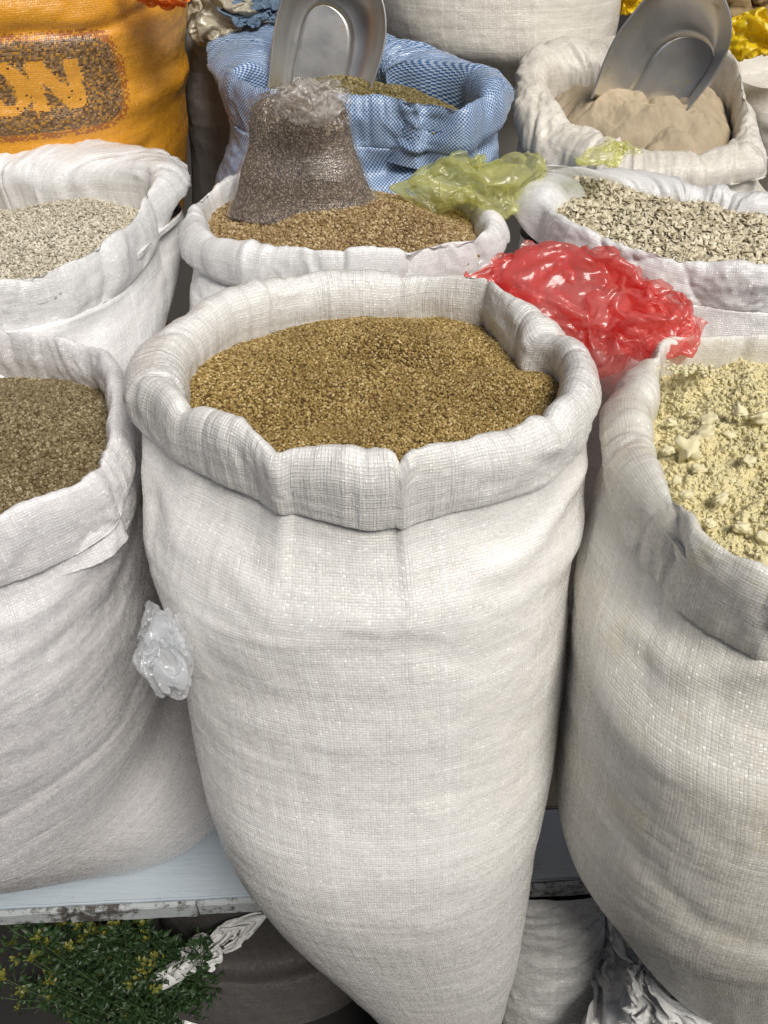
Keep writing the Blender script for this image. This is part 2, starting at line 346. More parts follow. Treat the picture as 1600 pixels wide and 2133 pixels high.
def make_body(rings, mat, parent, name='sack_body', s=None, n=150, wr=1.0, seed=1, blend=.13, folds=(), close=True, sq=2.3, th=TH, uvoff=0.0):
    """rings: x, y, z, rx, ry from top to bottom; s: cuff the body hangs from"""
    rings = np.asarray(rings, float)
    ct, st = np.cos(th), np.sin(th)
    se = (np.abs(ct) ** sq + np.abs(st) ** sq) ** (-1 / sq)
    if s is not None:
        zt = s.z0 - .035
        top = np.array([[s.C[0], s.C[1], zt, rings[0, 3], rings[0, 4]]]); rings = np.concatenate([top, rings])
    z = rings[:, 2]; L = np.concatenate([[0], np.cumsum(np.linalg.norm(np.diff(rings[:, :3], axis=0), axis=1))])
    K = spline(rings[None], 400)[0]
    tz = np.linspace(0, 1, n); K = np.stack([np.interp(tz, np.linspace(0, 1, 400), K[:, k]) for k in range(5)], 1)
    X = K[:, 0:1] + K[:, 3:4] * ct * se; Yy = K[:, 1:2] + K[:, 4:5] * st * se; Z = np.broadcast_to(K[:, 2:3], X.shape).copy()
    if s is not None:
        w_ = np.clip((zt - np.maximum(0, -s.bot - .045)[None] - K[:, 2:3]) / blend, 0, 1); w_ = w_ * w_ * (3 - 2 * w_)
        rr = s.rA + .78 * s.T
        X = X * w_ + (s.C[0] + rr * ct) * (1 - w_); Yy = Yy * w_ + (s.C[1] + rr * st) * (1 - w_)
    if s is not None and s.drop:
        up = np.clip(.5 - .5 * (Yy - s.C[1]) / s.rB.mean(), 0, 1); Z = Z + s.drop * up * up * (3 - 2 * up) * np.clip((Z - (s.z0 - .16)) / .08, 0, 1)
    P = np.stack([X, Yy, Z], -1)
    prof = np.concatenate([[0], np.cumsum(np.linalg.norm(np.diff(P.mean(1), axis=0), axis=1))])
    N = grid_normals(P); N *= np.sign((N[n // 3, 0] * (P[n // 3, 0] - P[n // 3].mean(0))).sum())
    q = P * np.array([1, 1, 1.9])
    dep = np.clip(1 - prof / (prof[-1] * .5), 0, 1)[:, None]
    d = .004 * fbm(P, 4.0, 1, seed) + (.0007 + .0022 * dep) * fbm(q, 11, 3, seed + 4) - .0008 * dep * ridge(q + .05 * noise(P, 5, seed)[..., None], 6, seed + 9, 2)
    d = d + .0004 * ridge(P, 16, seed + 31, 2)
    for (t0, z0_, slope, amp, wid, span) in folds:      # long soft folds: angle, height, slope (m/rad), amplitude, width, angular span
        dt = (th - R_(t0) + np.pi) % (2 * np.pi) - np.pi
        line = z0_ + slope * dt + .006 * np.sin(dt * 9)
        d = d + amp * np.exp(-((P[..., 2] - line) / wid) ** 2) * np.exp(-(dt / R_(span)) ** 4)
    if s is not None: d = np.where(P[..., 2] > s.z0 + s.bot[None] - .004, np.minimum(d, 0), d)
    P = P + N * (d * wr)[..., None]; periodic(P)
    arc = th[0] - th; R0 = float(np.mean(K[:n // 2, 3] + K[:n // 2, 4]) / 2)
    UV = np.stack([np.broadcast_to(arc[None] * R0 + uvoff, X.shape), np.broadcast_to(prof[:, None], X.shape)], -1)
    if close:
        c = P[-1].mean(0); c[2] -= .004; extra = P[-1][None] * .5 + c * .5; e2 = np.broadcast_to(c, extra.shape)
        P = np.concatenate([P, extra, e2]); UV = np.concatenate([UV, UV[-1:] + [0, .05], UV[-1:] + [0, .1]])
    return grid_obj(name, P, mat, parent, UV)

def heap_mesh(name, C, rin, zfun, nr=150, nt=300, push=.009, scale=1.0):
    """pile surface inside a rim; rin given on TH"""
    t = np.linspace(-np.pi, np.pi, nt, endpoint=False)
    ri = np.interp(t, TH[::-1] - 0, rin[::-1], period=2 * np.pi) + push
    rho = (np.linspace(0, 1, nr) ** .85)[:, None]
    X = C[0] + rho * ri * np.cos(t) * scale; Y = C[1] + rho * ri * np.sin(t) * scale
    Z = zfun(X, Y, rho * np.ones_like(X))
    P = np.stack([X, Y, Z], -1)
    return P, np_mesh(name, P, grid_faces(nr, nt, closed=True))
def gn_scatter(o, kind, size, density, imat, seed=0, flat=.6, jitter=.35, normal_tilt=.5, keep=True, lift=.0004):
    """grains on a pile: points on its faces, one small shape instanced on each"""
    ng = bpy.data.node_groups.new(o.name + '_grains', 'GeometryNodeTree')
    ng.interface.new_socket('Geometry', in_out='INPUT', socket_type='NodeSocketGeometry'); ng.interface.new_socket('Geometry', in_out='OUTPUT', socket_type='NodeSocketGeometry')
    N = lambda t, **k: (lambda x: ([setattr(x, a, b) for a, b in k.items()], x)[1])(ng.nodes.new(t))
    gi, go = N('NodeGroupInput'), N('NodeGroupOutput')
    dp = N('GeometryNodeDistributePointsOnFaces', distribute_method='RANDOM'); dp.inputs['Density'].default_value = density; dp.inputs['Seed'].default_value = seed
    if kind == 'ball':
        s = N('GeometryNodeMeshIcoSphere'); s.inputs['Radius'].default_value = size; s.inputs['Subdivisions'].default_value = 2; src = s.outputs[0]
    else:
        s = N('GeometryNodeObjectInfo'); s.inputs['Object'].default_value = kind; src = s.outputs['Geometry']
    tr = N('GeometryNodeTransform'); ng.links.new(src, tr.inputs[0]); tr.inputs['Scale'].default_value = (1, 1, flat)
    sm = N('GeometryNodeSetMaterial'); sm.inputs['Material'].default_value = imat; ng.links.new(tr.outputs[0], sm.inputs[0])
    ss = N('GeometryNodeSetShadeSmooth'); ng.links.new(sm.outputs[0], ss.inputs[0])
    ip = N('GeometryNodeInstanceOnPoints'); ng.links.new(gi.outputs[0], dp.inputs[0]); ng.links.new(dp.outputs['Points'], ip.inputs['Points']); ng.links.new(ss.outputs[0], ip.inputs['Instance'])
    rv = N('FunctionNodeRandomValue', data_type='FLOAT_VECTOR'); rv.inputs[0].default_value = (-normal_tilt * 3.1, -normal_tilt * 3.1, -3.14); rv.inputs[1].default_value = (normal_tilt * 3.1, normal_tilt * 3.1, 3.14); rv.inputs['Seed'].default_value = seed + 1
    ri = N('GeometryNodeRotateInstances'); ng.links.new(dp.outputs['Rotation'], ip.inputs['Rotation'])
    sv = N('FunctionNodeRandomValue', data_type='FLOAT'); sv.inputs[2].default_value = 1 - jitter; sv.inputs[3].default_value = 1 + jitter; sv.inputs['Seed'].default_value = seed + 2
    ng.links.new(sv.outputs[1], ip.inputs['Scale']); ng.links.new(ip.outputs[0], ri.inputs[0]); ng.links.new(rv.outputs[0], ri.inputs['Rotation'])
    sp = N('GeometryNodeTranslateInstances'); tv = N('FunctionNodeRandomValue', data_type='FLOAT_VECTOR'); tv.inputs[0].default_value = (0, 0, -size * .4); tv.inputs[1].default_value = (0, 0, size * .9); tv.inputs['Seed'].default_value = seed + 4
    ng.links.new(ri.outputs[0], sp.inputs[0]); ng.links.new(tv.outputs[0], sp.inputs['Translation']); sp.inputs['Local Space'].default_value = False
    jn = N('GeometryNodeJoinGeometry'); ng.links.new(sp.outputs[0], jn.inputs[0]); ng.links.new(gi.outputs[0], jn.inputs[0]); ng.links.new(jn.outputs[0], go.inputs[0])
    md = o.modifiers.new('grains', 'NODES'); md.node_group = ng
    return o

# ------------------------------------------------------------------ materials
WHITE = (.74, .73, .70)
M_main = weave('woven_white_plastic', (.85, .832, .80), tint=(.78, .75, .70), tintamt=.3, pitch=.0029, hole=.10, lines=.22)
M_cuff = weave('woven_white_plastic_rolled', (.86, .845, .81), tint=(.76, .72, .65), tintamt=.35, pitch=.0030, bumpd=.00045, lines=.28, hole=.22, ribs=3.0)
M_left = weave('woven_white_plastic_pinkish', (.84, .82, .825), tint=(.76, .74, .745), tintamt=.3, pitch=.0029, lines=.22, spark=.9, gloss=.28)
M_right = weave('woven_dusty_white_plastic', (.78, .76, .70), tint=(.68, .635, .52), tintamt=.5, pitch=.0031, gloss=.45, hole=.25,
    dust=((.72, .60, .30), lambda B: B.m('MULTIPLY', B.rng(B.noise(B.uv, 11, 6, .75), .55, .70), .35)))
M_mid = weave('woven_soft_white_plastic', (.81, .805, .80), tint=(.68, .66, .62), tintamt=.3, pitch=.0028, hole=.03, lines=.12)
M_warm = weave('woven_cream_plastic', (.76, .72, .64), tint=(.6, .53, .43), tintamt=.4, pitch=.0028, hole=.03, lines=.1, gloss=.5)
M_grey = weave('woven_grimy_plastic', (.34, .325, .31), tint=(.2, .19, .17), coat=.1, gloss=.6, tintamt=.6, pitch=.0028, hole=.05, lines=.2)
M_blue = weave('woven_blue_check_plastic', (.50, .63, .80), alt=(.02, .10, .30), tint=(.5, .55, .62), tintamt=.2, pitch=.0027, hole=.0, lines=.1, spark=.5)
M_blued = weave('woven_dark_blue_check_plastic', (.22, .34, .48), alt=(.02, .07, .16), tint=(.2, .25, .3), tintamt=.2, pitch=.0027, hole=.0, lines=.1)

def orange_print(B, c, cell, cell2):
    o = B.xyz(B.obj); X, Z = o[0], o[2]
    X = B.m('ADD', X, B.m('MULTIPLY', B.m('SUBTRACT', cell, .5), .006)); Z = B.m('ADD', Z, B.m('MULTIPLY', B.m('SUBTRACT', cell2, .5), .003))
    # panel centre and half sizes (metres, on the sack front)
    cx, cz, hx, hz, rr = PAN
    def box(cx, cz, hx, hz, r):
        dx = B.m('MAXIMUM', B.m('SUBTRACT', B.m('ABSOLUTE', B.m('SUBTRACT', X, cx)), hx - r), 0.0)
        dz = B.m('MAXIMUM', B.m('SUBTRACT', B.m('ABSOLUTE', B.m('SUBTRACT', Z, cz)), hz - r), 0.0)
        return B.m('LESS_THAN', B.m('POWER', B.m('ADD', B.m('MULTIPLY', dx, dx), B.m('MULTIPLY', dz, dz)), .5), r)
    def ell(cx, cz, a, b, sh=0.0):
        dx = B.m('DIVIDE', B.m('ADD', B.m('SUBTRACT', X, cx), B.m('MULTIPLY', B.m('SUBTRACT', Z, cz), sh)), a); dz = B.m('DIVIDE', B.m('SUBTRACT', Z, cz), b)
        return B.m('LESS_THAN', B.m('ADD', B.m('MULTIPLY', dx, dx), B.m('MULTIPLY', dz, dz)), 1.0)
    outer = box(cx, cz, hx + .008, hz + .009, rr + .008); inner = box(cx, cz, hx, hz, rr)
    worn = B.m('GREATER_THAN', cell, .38)
    c = B.mix(B.m('MULTIPLY', outer, B.m('MULTIPLY', B.m('GREATER_THAN', cell, .35), .75)), c, (.30, .07, .02))
    brown = B.mix(cell2, (.045, .028, .012), (.30, .19, .085))
    c = B.mix(B.m('MULTIPLY', inner, .88), c, B.mix(B.m('GREATER_THAN', cell, .16), (.5, .24, .03), brown))
    rx, rz = LET
    ring = B.m('SUBTRACT', ell(rx, rz, .035, .034), ell(rx, rz, .013, .022, .2), clamp=True)
    nx = rx + .067
    s1 = box(nx - .024, rz, .009, .032, .003); s2 = box(nx + .024, rz, .009, .032, .003)
    dg = B.m('LESS_THAN', B.m('ABSOLUTE', B.m('ADD', B.m('SUBTRACT', X, nx), B.m('MULTIPLY', B.m('SUBTRACT', Z, rz), .70))), .011)
    dg = B.m('MULTIPLY', dg, box(nx, rz, .033, .032, .003))
    let = B.m('MAXIMUM', ring, B.m('MAXIMUM', B.m('MAXIMUM', s1, s2), dg))
    c = B.mix(B.m('MULTIPLY', B.m('MULTIPLY', let, inner), B.m('GREATER_THAN', cell2, .02)), c, (.74, .34, .035))
    return c, None
_pc = at_y(70, 172, 1.33); PAN = (at_y(70, 172, 1.33)[0], _pc[2], (at_y(236, 172, 1.33)[0] - _pc[0]), (at_y(70, 66, 1.33)[2] - at_y(70, 252, 1.33)[2]) / 2, .03)
_lc = at_y(30, 170, 1.33); LET = (_lc[0], _lc[2])
M_orange = weave('woven_orange_plastic', (.80, .36, .02), tint=(.66, .27, .015), coat=.4, tintamt=.5, pitch=.0028, hole=.06, lines=.25, gloss=.3, spark=.8, extra=orange_print)

# ------------------------------------------------------------------ ground
FLOOR = -.35
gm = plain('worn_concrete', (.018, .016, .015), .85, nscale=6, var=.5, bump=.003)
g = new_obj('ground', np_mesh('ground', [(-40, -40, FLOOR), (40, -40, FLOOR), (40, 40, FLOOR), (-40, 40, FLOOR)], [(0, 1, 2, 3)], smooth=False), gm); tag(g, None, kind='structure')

# unseen hall walls and open-topped cover, added to block and steer sky light (open on the right)
M_blockwall = plain('skyblock_plaster', (.16, .145, .13), .9, nscale=4, var=.4); M_blockroof = plain('skyblock_sheet', (.12, .11, .10), .7, nscale=5, var=.4)
def slab(name, x0, x1, y0, y1, z0, z1, mat):
    V = [(x, y, z) for z in (z0, z1) for y in (y0, y1) for x in (x0, x1)]
    o = new_obj(name, np_mesh(name, V, [(0, 2, 3, 1), (4, 5, 7, 6), (0, 1, 5, 4), (2, 6, 7, 3), (0, 4, 6, 2), (1, 3, 7, 5)], smooth=False), mat); return tag(o, None, kind='structure')
slab('skyblock_wall', -4.2, 5, 3.2, 3.3, FLOOR, 3.2, M_blockwall); slab('skyblock_wall', -4.3, -4.2, -3.6, 3.3, FLOOR, 3.2, M_blockwall); slab('skyblock_wall', -4.2, 5, -3.6, -3.5, FLOOR, 3.2, M_blockwall)
slab('skyblock_roof', -4.3, 5, 1.3, 3.3, 3.2, 3.26, M_blockroof); slab('skyblock_roof', -4.3, 5, -3.6, -2.72, 3.2, 3.26, M_blockroof); slab('skyblock_roof', -4.3, -2.6, -2.72, 1.3, 3.2, 3.26, M_blockroof)

# ------------------------------------------------------------------ MAIN SACK (quinoa)
def mk_sack_root(label, C, z, group='open sacks of grain and flour'):
    return root('open_sack', label, 'sack', (C[0], C[1], z), group)
A = [(500,700,-.042),(600,672,-.042),(740,656,-.042),(850,650,-.042),(1000,660,-.042),(1040,690,-.035),(1080,725,-.03),(1140,755,-.03),(1168,800,-.025),(1160,838,-.015),
     (1120,865,-.01),(1050,884,-.008),(980,908,-.008),(900,945,-.008),(850,965,-.01),(835,985,-.016),(820,962,-.01),(780,945,-.008),(700,936,-.008),(640,935,-.008),(590,950,-.01),(555,925,-.008),(520,890,-.008),(470,862,-.008),(400,850,-.01),(385,842,-.016),(372,832,-.02),(390,790,-.025),(415,755,-.035)]
Bo = [(290,715,-.02),(262,780,-.03),(258,830,-.035),(272,885,-.05),(330,925,-.06),(420,985,-.06),(500,1020,-.06),(600,1060,-.06),(700,1090,-.062),(770,1105,-.066),(850,1085,-.062),(950,1060,-.06),(1060,1040,-.06),(1150,1005,-.06),(1210,940,-.05),
      (1245,860,-.035),(1252,820,-.03),(1245,760,-.02),(1215,700,-.01),(1150,650,-.01),(1090,630,-.01),(1000,600,-.01),(940,575,-.01),(850,560,-.01),(740,560,-.01),(600,570,-.01),(470,600,-.01),(380,650,-.012)]
rt = mk_sack_root('large white woven sack with rolled rim in the centre front, brimming with small golden grain', (0, .48), -.02)
s0 = make_cuff(1.05, A, Bo, mat=M_cuff, parent=rt, seed=3, n=72, smooth=1.0, notches=[(838,975,1.3,.010,.006),(395,838,3,.010,.004),(1165,870,2.2,.008,.004),(1040,690,4,.007,-.008),(560,935,5,.008,.0),(700,936,7,-.006,0),(1000,905,8,-.004,0)])
rows = [(1000,280,1240,.70,.83),(1080,292,1212,.69,.83),(1240,344,1196,.655,.82),(1400,374,1184,.62,.80),(1560,408,1162,.575,.78),(1700,458,1135,.54,.74),(1850,556,1110,.51,.68),(1950,640,1090,.49,.62),(2050,742,1064,.475,.60),(2133,815,1045,.465,.58),(2210,865,1020,.46,.62)]
make_body(rows_to_rings(rows), M_main, rt, s=s0, seed=5, n=200, folds=[(-38, .945, .05, .006, .010, 26), (-135,.93,-.05,.005,.014,26)])
rt.location = (0, 0, 0)

M_quin = grain_mat('golden_quinoa_grain', [(0, (.12, .068, .015)), (.35, (.29, .195, .058)), (.8, (.44, .315, .115)), (1, (.68, .54, .28))])
M_quinb = plain('quinoa_bed', (.10, .06, .02), .9, nscale=400, var=.6)
def quin_z(X, Y, rho):
    p = np.stack([X, Y, 0 * X], -1)
    z = 1.05 - .040 + .016 * noise(p, 5, 2.0) + .004 * noise(p, 13, 4)
    fr = np.clip((.62 - Y) / .12, 0, 1); z = z - .065 * fr - .008 * rho ** 6
    # finger groove and small crest near the back of the pile
    a = at_z(700, 742, 1.01); b = at_z(1010, 748, 1.01)
    t = np.clip((X - a[0]) / (b[0] - a[0]), 0, 1); on = np.sin(np.pi * t) ** .6 * ((X > a[0]) & (X < b[0]))
    yl = a[1] + (b[1] - a[1]) * t + .006 * np.sin(t * 7)
    z = z - .018 * on * np.exp(-((Y - yl) / .009) ** 2) + .013 * on * np.exp(-((Y - yl - .024) / .013) ** 2) + .0035 * noise(p, 26, 71)
    a = at_z(560, 862, 1.0); z = z - .028 * np.exp(-(((X - a[0]) / .075) ** 2 + ((Y - a[1] + .01) / .035) ** 2)) * 1.3
    a = at_z(1040, 820, 1.0); z = z + .016 * np.exp(-(((X - a[0] - .6 * (Y - a[1])) / .07) ** 2 + ((Y - a[1]) / .03) ** 2))
    return z
P, me = heap_mesh('quinoa_heap', s0.C, s0.rA, quin_z)
o = new_obj('quinoa_heap', me, M_quinb); tag(o, 'heap of golden quinoa grain filling the centre front sack', 'grain', kind='stuff')
gn_scatter(o, 'ball', .00140, 300000, M_quin, seed=3, flat=.8, normal_tilt=.15, jitter=.15)

# ------------------------------------------------------------------ LEFT FRONT SACK
A = [(-560,960,-.02),(-480,820,-.05),(-300,770,-.06),(-120,780,-.06),(0,795,-.06),(120,800,-.06),(215,812,-.055),(228,850,-.04),(222,905,-.02),(212,960,-.012),(190,1000,-.01),(130,1035,-.01),(60,1062,-.01),(0,1085,-.01),(-150,1125,-.01),(-350,1120,-.01),(-500,1060,-.01)]
Bo = [(-640,960,-.03),(-560,780,-.01),(-300,722,-.01),(-100,728,-.01),(60,730,-.01),(170,726,-.01),(222,728,-.01),(252,760,-.015),(264,800,-.02),(270,860,-.03),(280,930,-.04),(278,1010,-.05),(235,1080,-.062),(160,1140,-.065),(90,1185,-.066),(0,1215,-.066),(-150,1260,-.066),(-350,1260,-.06),(-560,1180,-.06)]
rt = mk_sack_root('white woven sack at the left edge standing on the plank, holding coarse tan grain', (-.45, .72), .2)
s1 = make_cuff(.98, A, Bo, mat=M_left, parent=rt, seed=13, hb=.066, smooth=2.2)
rows = [(1120,-640,288,.70,.95),(1200,-610,306,.70,.95),(1300,-560,334,.71,.95),(1400,-520,362,.73,.95),(1480,-490,384,.755,.95)]
rg = rows_to_rings(rows)
rg = np.concatenate([rg, [[-.49, .83, .262, .268, .238], [-.49, .845, .225, .262, .232], [-.49, .85, .203, .235, .205]]])
make_body(rg, M_left, rt, s=s1, seed=15, n=180, folds=[(-70, .86, .03, .004, .012, 40), (-60, .60, .05, -.0015, .01, 50), (-95,.50,.03,-.0015,.012,50)])
rt.location = (0, 0, 0)
M_tan = grain_mat('coarse_tan_grain', [(0, (.11, .08, .035)), (.4, (.20, .155, .078)), (.8, (.30, .24, .135)), (1, (.46, .39, .25))])
def z1(X, Y, rho):
    p = np.stack([X, Y, 0 * X], -1)
    return .98 - .052 + .03 * (1 - rho ** 2) * .6 + .012 * noise(p, 6, 12) + .005 * noise(p, 18, 5) - .028 * np.clip((.66 - Y) / .15, 0, 1) - .008 * rho ** 4
P, me = heap_mesh('coarse_grain_heap', s1.C, s1.rA, z1)
o = new_obj('coarse_grain_heap', me, M_quinb); tag(o, 'heap of coarse tan grain in the left front sack', 'grain', kind='stuff')
gn_scatter(o, 'ball', .0017, 230000, M_tan, seed=13, flat=.6, normal_tilt=.3)

# ------------------------------------------------------------------ RIGHT FRONT SACK
A = [(1372,800,-.05),(1450,790,-.05),(1560,790,-.05),(1700,800,-.05),(1850,860,-.03),(1950,1000,-.01),(1900,1160,-.01),(1760,1230,-.01),(1600,1205,-.01),(1520,1165,-.01),(1465,1135,-.012),(1448,1118,-.012),(1440,1085,-.01),(1410,1040,-.012),(1385,980,-.015),(1376,920,-.02),(1370,850,-.035)]
Bo = [(1320,752,-.01),(1400,768,-.01),(1480,760,-.01),(1560,742,-.004),(1700,720,-.01),(1900,760,-.01),(2060,980,-.03),(2020,1250,-.06),(1850,1400,-.075),(1700,1405,-.075),(1600,1378,-.075),(1480,1305,-.075),(1400,1238,-.075),(1330,1165,-.072),(1292,1110,-.066),(1262,1040,-.055),(1246,960,-.04),(1252,890,-.03),(1275,820,-.02)]
rt = mk_sack_root('dusty white woven sack at the right edge with thick rolled rim, holding lumpy yellow flour', (.38, .6), .05)
s2 = make_cuff(1.0, A, Bo, mat=M_right, parent=rt, seed=23, hb=.075, smooth=1.2, deep=.08)
rows = [(1060,1212,2050,.585,1.0),(1200,1192,2030,.575,1.0),(1400,1176,2000,.56,.98),(1560,1152,1960,.55,.95),(1680,1144,1920,.545,.9),(1750,1178,1880,.54,.85),(1850,1248,1830,.535,.8),(1960,1330,1770,.53,.72),(2040,1402,1710,.525,.66),(2085,1470,1650,.52,.6)]
rg = rows_to_rings(rows)
make_body(rg, M_right, rt, s=s2, seed=25, n=180, folds=[(-120, .90, .05, .006, .012, 40), (-105, .62, -.10, -.003, .02, 40)])
rt.location = (0, 0, 0)
M_flour = plain('yellow_pea_flour', (.76, .68, .40), .95, nscale=90, var=.3, bump=.002, spec=.1)
def z2(X, Y, rho):
    p = np.stack([X, Y, 0 * X], -1)
    z = 1.0 - .050 + .034 * (1 - rho ** 2) + .012 * np.clip((Y - .62) / .15, 0, 1) + .016 * fbm(p, 9, 3, 3)
    q = p + .01 * np.stack([noise(p, 40, 1), noise(p, 40, 2), 0 * X], -1)
    z = z + .007 * np.clip(fbm(q, 38, 3, 8), -.35, .6) + .0035 * np.clip(fbm(q, 80, 2, 18), -.2, .6) + .0025 * np.clip(fbm(q, 160, 3, 9) + .1, -.1, .8)
    a = at_z(1420, 850, .97); z = z - .012 * np.exp(-(((X - a[0]) / .05) ** 2 + ((Y - a[1]) / .03) ** 2))
    return z - .012 * np.clip((.52 - Y) / .12, 0, 1)
P, me = heap_mesh('yellow_flour_heap', s2.C, s2.rA, z2, nr=420, nt=760)
fh = new_obj('yellow_flour_heap', me, M_flour); tag(fh, 'lumpy heap of pale yellow flour in the right front sack', 'flour')
def chunk(sz, seed, sq=(1, 1, 1)):
    import bmesh
    bm = bmesh.new(); bmesh.ops.create_icosphere(bm, subdivisions=3, radius=1)
    V = np.array([v.co for v in bm.verts]); V = np.sign(V) * np.abs(V) ** .7
    d = 1 + .45 * crease(V, .6, seed, 4); V = V * d[:, None] * sz * np.array(sq)
    for v, c in zip(bm.verts, V): v.co = c
    me = bpy.data.meshes.new('flour_lump'); bm.to_mesh(me); bm.free()
    me.polygons.foreach_set('use_smooth', [True] * len(me.polygons)); return me
M_lump = plain('caked_flour', (.79, .72, .46), .9, nscale=80, var=.12, bump=.0006, spec=.15)
csrc = bpy.data.objects.new('flour_lump', chunk(.0042, 39, (1.1, 1, .7))); csrc.data.materials.append(M_lump); COL.objects.link(csrc); csrc.parent = fh
_p = at_z(1505, 930, .965); csrc.location = (_p[0], _p[1], float(z2(np.array([[_p[0]]]), np.array([[_p[1]]]), np.array([[.5]]))[0, 0]))
P, me = heap_mesh('flour_crumbs', s2.C, s2.rA, lambda X, Y, r: z2(X, Y, r) - .001, nr=60, nt=120)
fc = new_obj('flour_crumbs', me, M_flour, fh); fc['kind'] = 'stuff'
gn_scatter(fc, csrc, .002, 90000, M_flour, seed=9, flat=.42, jitter=.6, normal_tilt=.8)
for n_ in fc.modifiers[0].node_group.nodes:
    if n_.bl_idname == 'GeometryNodeTransform': n_.inputs['Scale'].default_value = (.42, .42, .36)
lumps = [(1435,935,22,.9),(1465,905,22,.6),(1525,905,20,.5),(1475,875,16,.6),(1430,1030,11,.7),(1393,938,10,.8),(1455,978,12,.7),(1585,870,18,.6),(1500,890,12,.8),(1540,855,14,.6),(1580,1010,14,.7),(1500,1040,12,.7),(1410,1000,9,.8),(1560,960,12,.7),(1480,1090,10,.7),(1545,1100,12,.7),(1400,880,10,.7),(1590,1120,11,.8),(1440,860,9,.7),(1520,1000,10,.6)]
for k, (x, y, r, e) in enumerate(lumps):
    p = at_z(x, y, .965); q = z2(np.array([[p[0]]]), np.array([[p[1]]]), np.array([[.5]]))[0, 0]
    p = at_z(x, y, q + .0005); me = chunk(r * .78 / F, 40 + k, (1.2, 1, e)); me.materials.append(M_lump)
    o = bpy.data.objects.new('flour_lump', me); COL.objects.link(o); o.location = p; o.rotation_euler = (random.uniform(-.5, .5), random.uniform(-.5, .5), random.uniform(0, 3)); o.parent = fh

cmesh = chunk(.0022, 139, (1.1, 1, .8)); cmesh.materials.append(M_lump)
for k in range(70):
    x, y = random.gauss(1440, 26), random.gauss(768, 6); p = at_z(x, y, 1.0 - abs(random.gauss(0, .004)))
    o = bpy.data.objects.new('flour_lump', cmesh); COL.objects.link(o); o.location = p; o.scale = [random.uniform(.4, 1.1)] * 3; o.rotation_euler = (random.random() * 3, 0, random.random() * 3); o.parent = fh

# ------------------------------------------------------------------ LEFT MIDDLE SACK (pale flakes)
A = [(-420,430,-.02),(-300,400,-.02),(-100,385,-.0),(0,382,.01),(120,380,.01),(200,392,.0),(270,410,-.01),(312,425,-.02),(318,440,-.02),(300,470,-.016),(262,500,-.012),(220,528,-.012),(180,550,-.012),(100,580,-.012),(0,600,-.012),(-200,615,-.012),(-380,560,-.012)]
Bo = [(-520,470,-.03),(-420,340,.03),(-250,300,.035),(-100,305,.035),(0,308,.035),(110,300,.035),(200,292,.035),(290,288,.035),(335,294,.03),(370,330,.015),(388,370,.0),(397,410,-.01),(388,450,-.03),(352,500,-.05),(300,545,-.055),(200,600,-.06),(100,635,-.06),(0,655,-.06),(-200,670,-.06),(-420,620,-.05)]
rt = mk_sack_root('white woven sack with high folded rim under the orange sack, holding pale flat flakes', (-.45, 1.1), .2)
s3 = make_cuff(1.03, A, Bo, mat=M_mid, parent=rt, seed=33, hb=.06, smooth=2.2, wr=1.3)
tilt_cuff(s3, .045)
rows = [(520,-520,376,1.10,.9),(600,-500,366,1.09,.9),(700,-470,352,1.09,.9),(800,-440,335,1.09,.9),(1000,-390,300,1.09,.9),(1250,-300,260,1.10,.85)]
make_body(rows_to_rings(rows), M_mid, rt, s=s3, seed=35, n=120, wr=1.2, folds=[(-80, .955, .02, .006, .014, 60)])
rt.location = (0, 0, 0)
M_flk = grain_mat('pale_flake', [(0, (.50, .455, .35)), (.4, (.66, .61, .49)), (1, (.82, .77, .65))], rough=.7, spec=.2)
M_flkb = plain('flake_bed', (.48, .42, .31), .9, nscale=200, var=.6)
def flake_mesh(sz, seed, nm='oat_flake'):
    r = np.random.default_rng(seed); t = np.linspace(0, 2 * np.pi, 9, endpoint=False)
    a, b = sz * r.uniform(.8, 1.1), sz * r.uniform(.6, .9); th = sz * .09
    rr = 1 + r.uniform(-.16, .12, 9); X = a * np.cos(t) * rr; Y = b * np.sin(t) * rr; cu = r.uniform(-.35, .35); cv = r.uniform(-.3, .3)
    zf = lambda X, Y: cu * X * X / sz + cv * X * Y / sz
    V = [(0, 0, th + 0)] + [(x, y, zf(x, y) + th * .5) for x, y in zip(X, Y)] + [(0, 0, -th)] + [(x, y, zf(x, y) - th * .5) for x, y in zip(X, Y)]
    Fc = []
    for k in range(9):
        k2 = (k + 1) % 9; Fc += [(0, 1 + k, 1 + k2), (10, 11 + k2, 11 + k)]; Fc += [(1 + k, 11 + k, 11 + k2), (1 + k, 11 + k2, 1 + k2)]
    return np_mesh(nm, V, Fc, smooth=False)
def z3(X, Y, rho):
    p = np.stack([X, Y, 0 * X], -1)
    return 1.03 - .035 + .03 * (1 - rho ** 2) + .016 * noise(p, 6, 22) + .005 * noise(p, 20, 25) - .01 * np.clip((1.0 - Y) / .1, 0, 1)
P, me = heap_mesh('pale_flake_heap', s3.C, s3.rA, z3)
fsrc = bpy.data.objects  # flake prototype objects are made as parts below
o3 = new_obj('pale_flake_heap', me, M_flkb); tag(o3, 'heap of small pale flakes in the sack below the orange sack', 'flakes', kind='stuff')

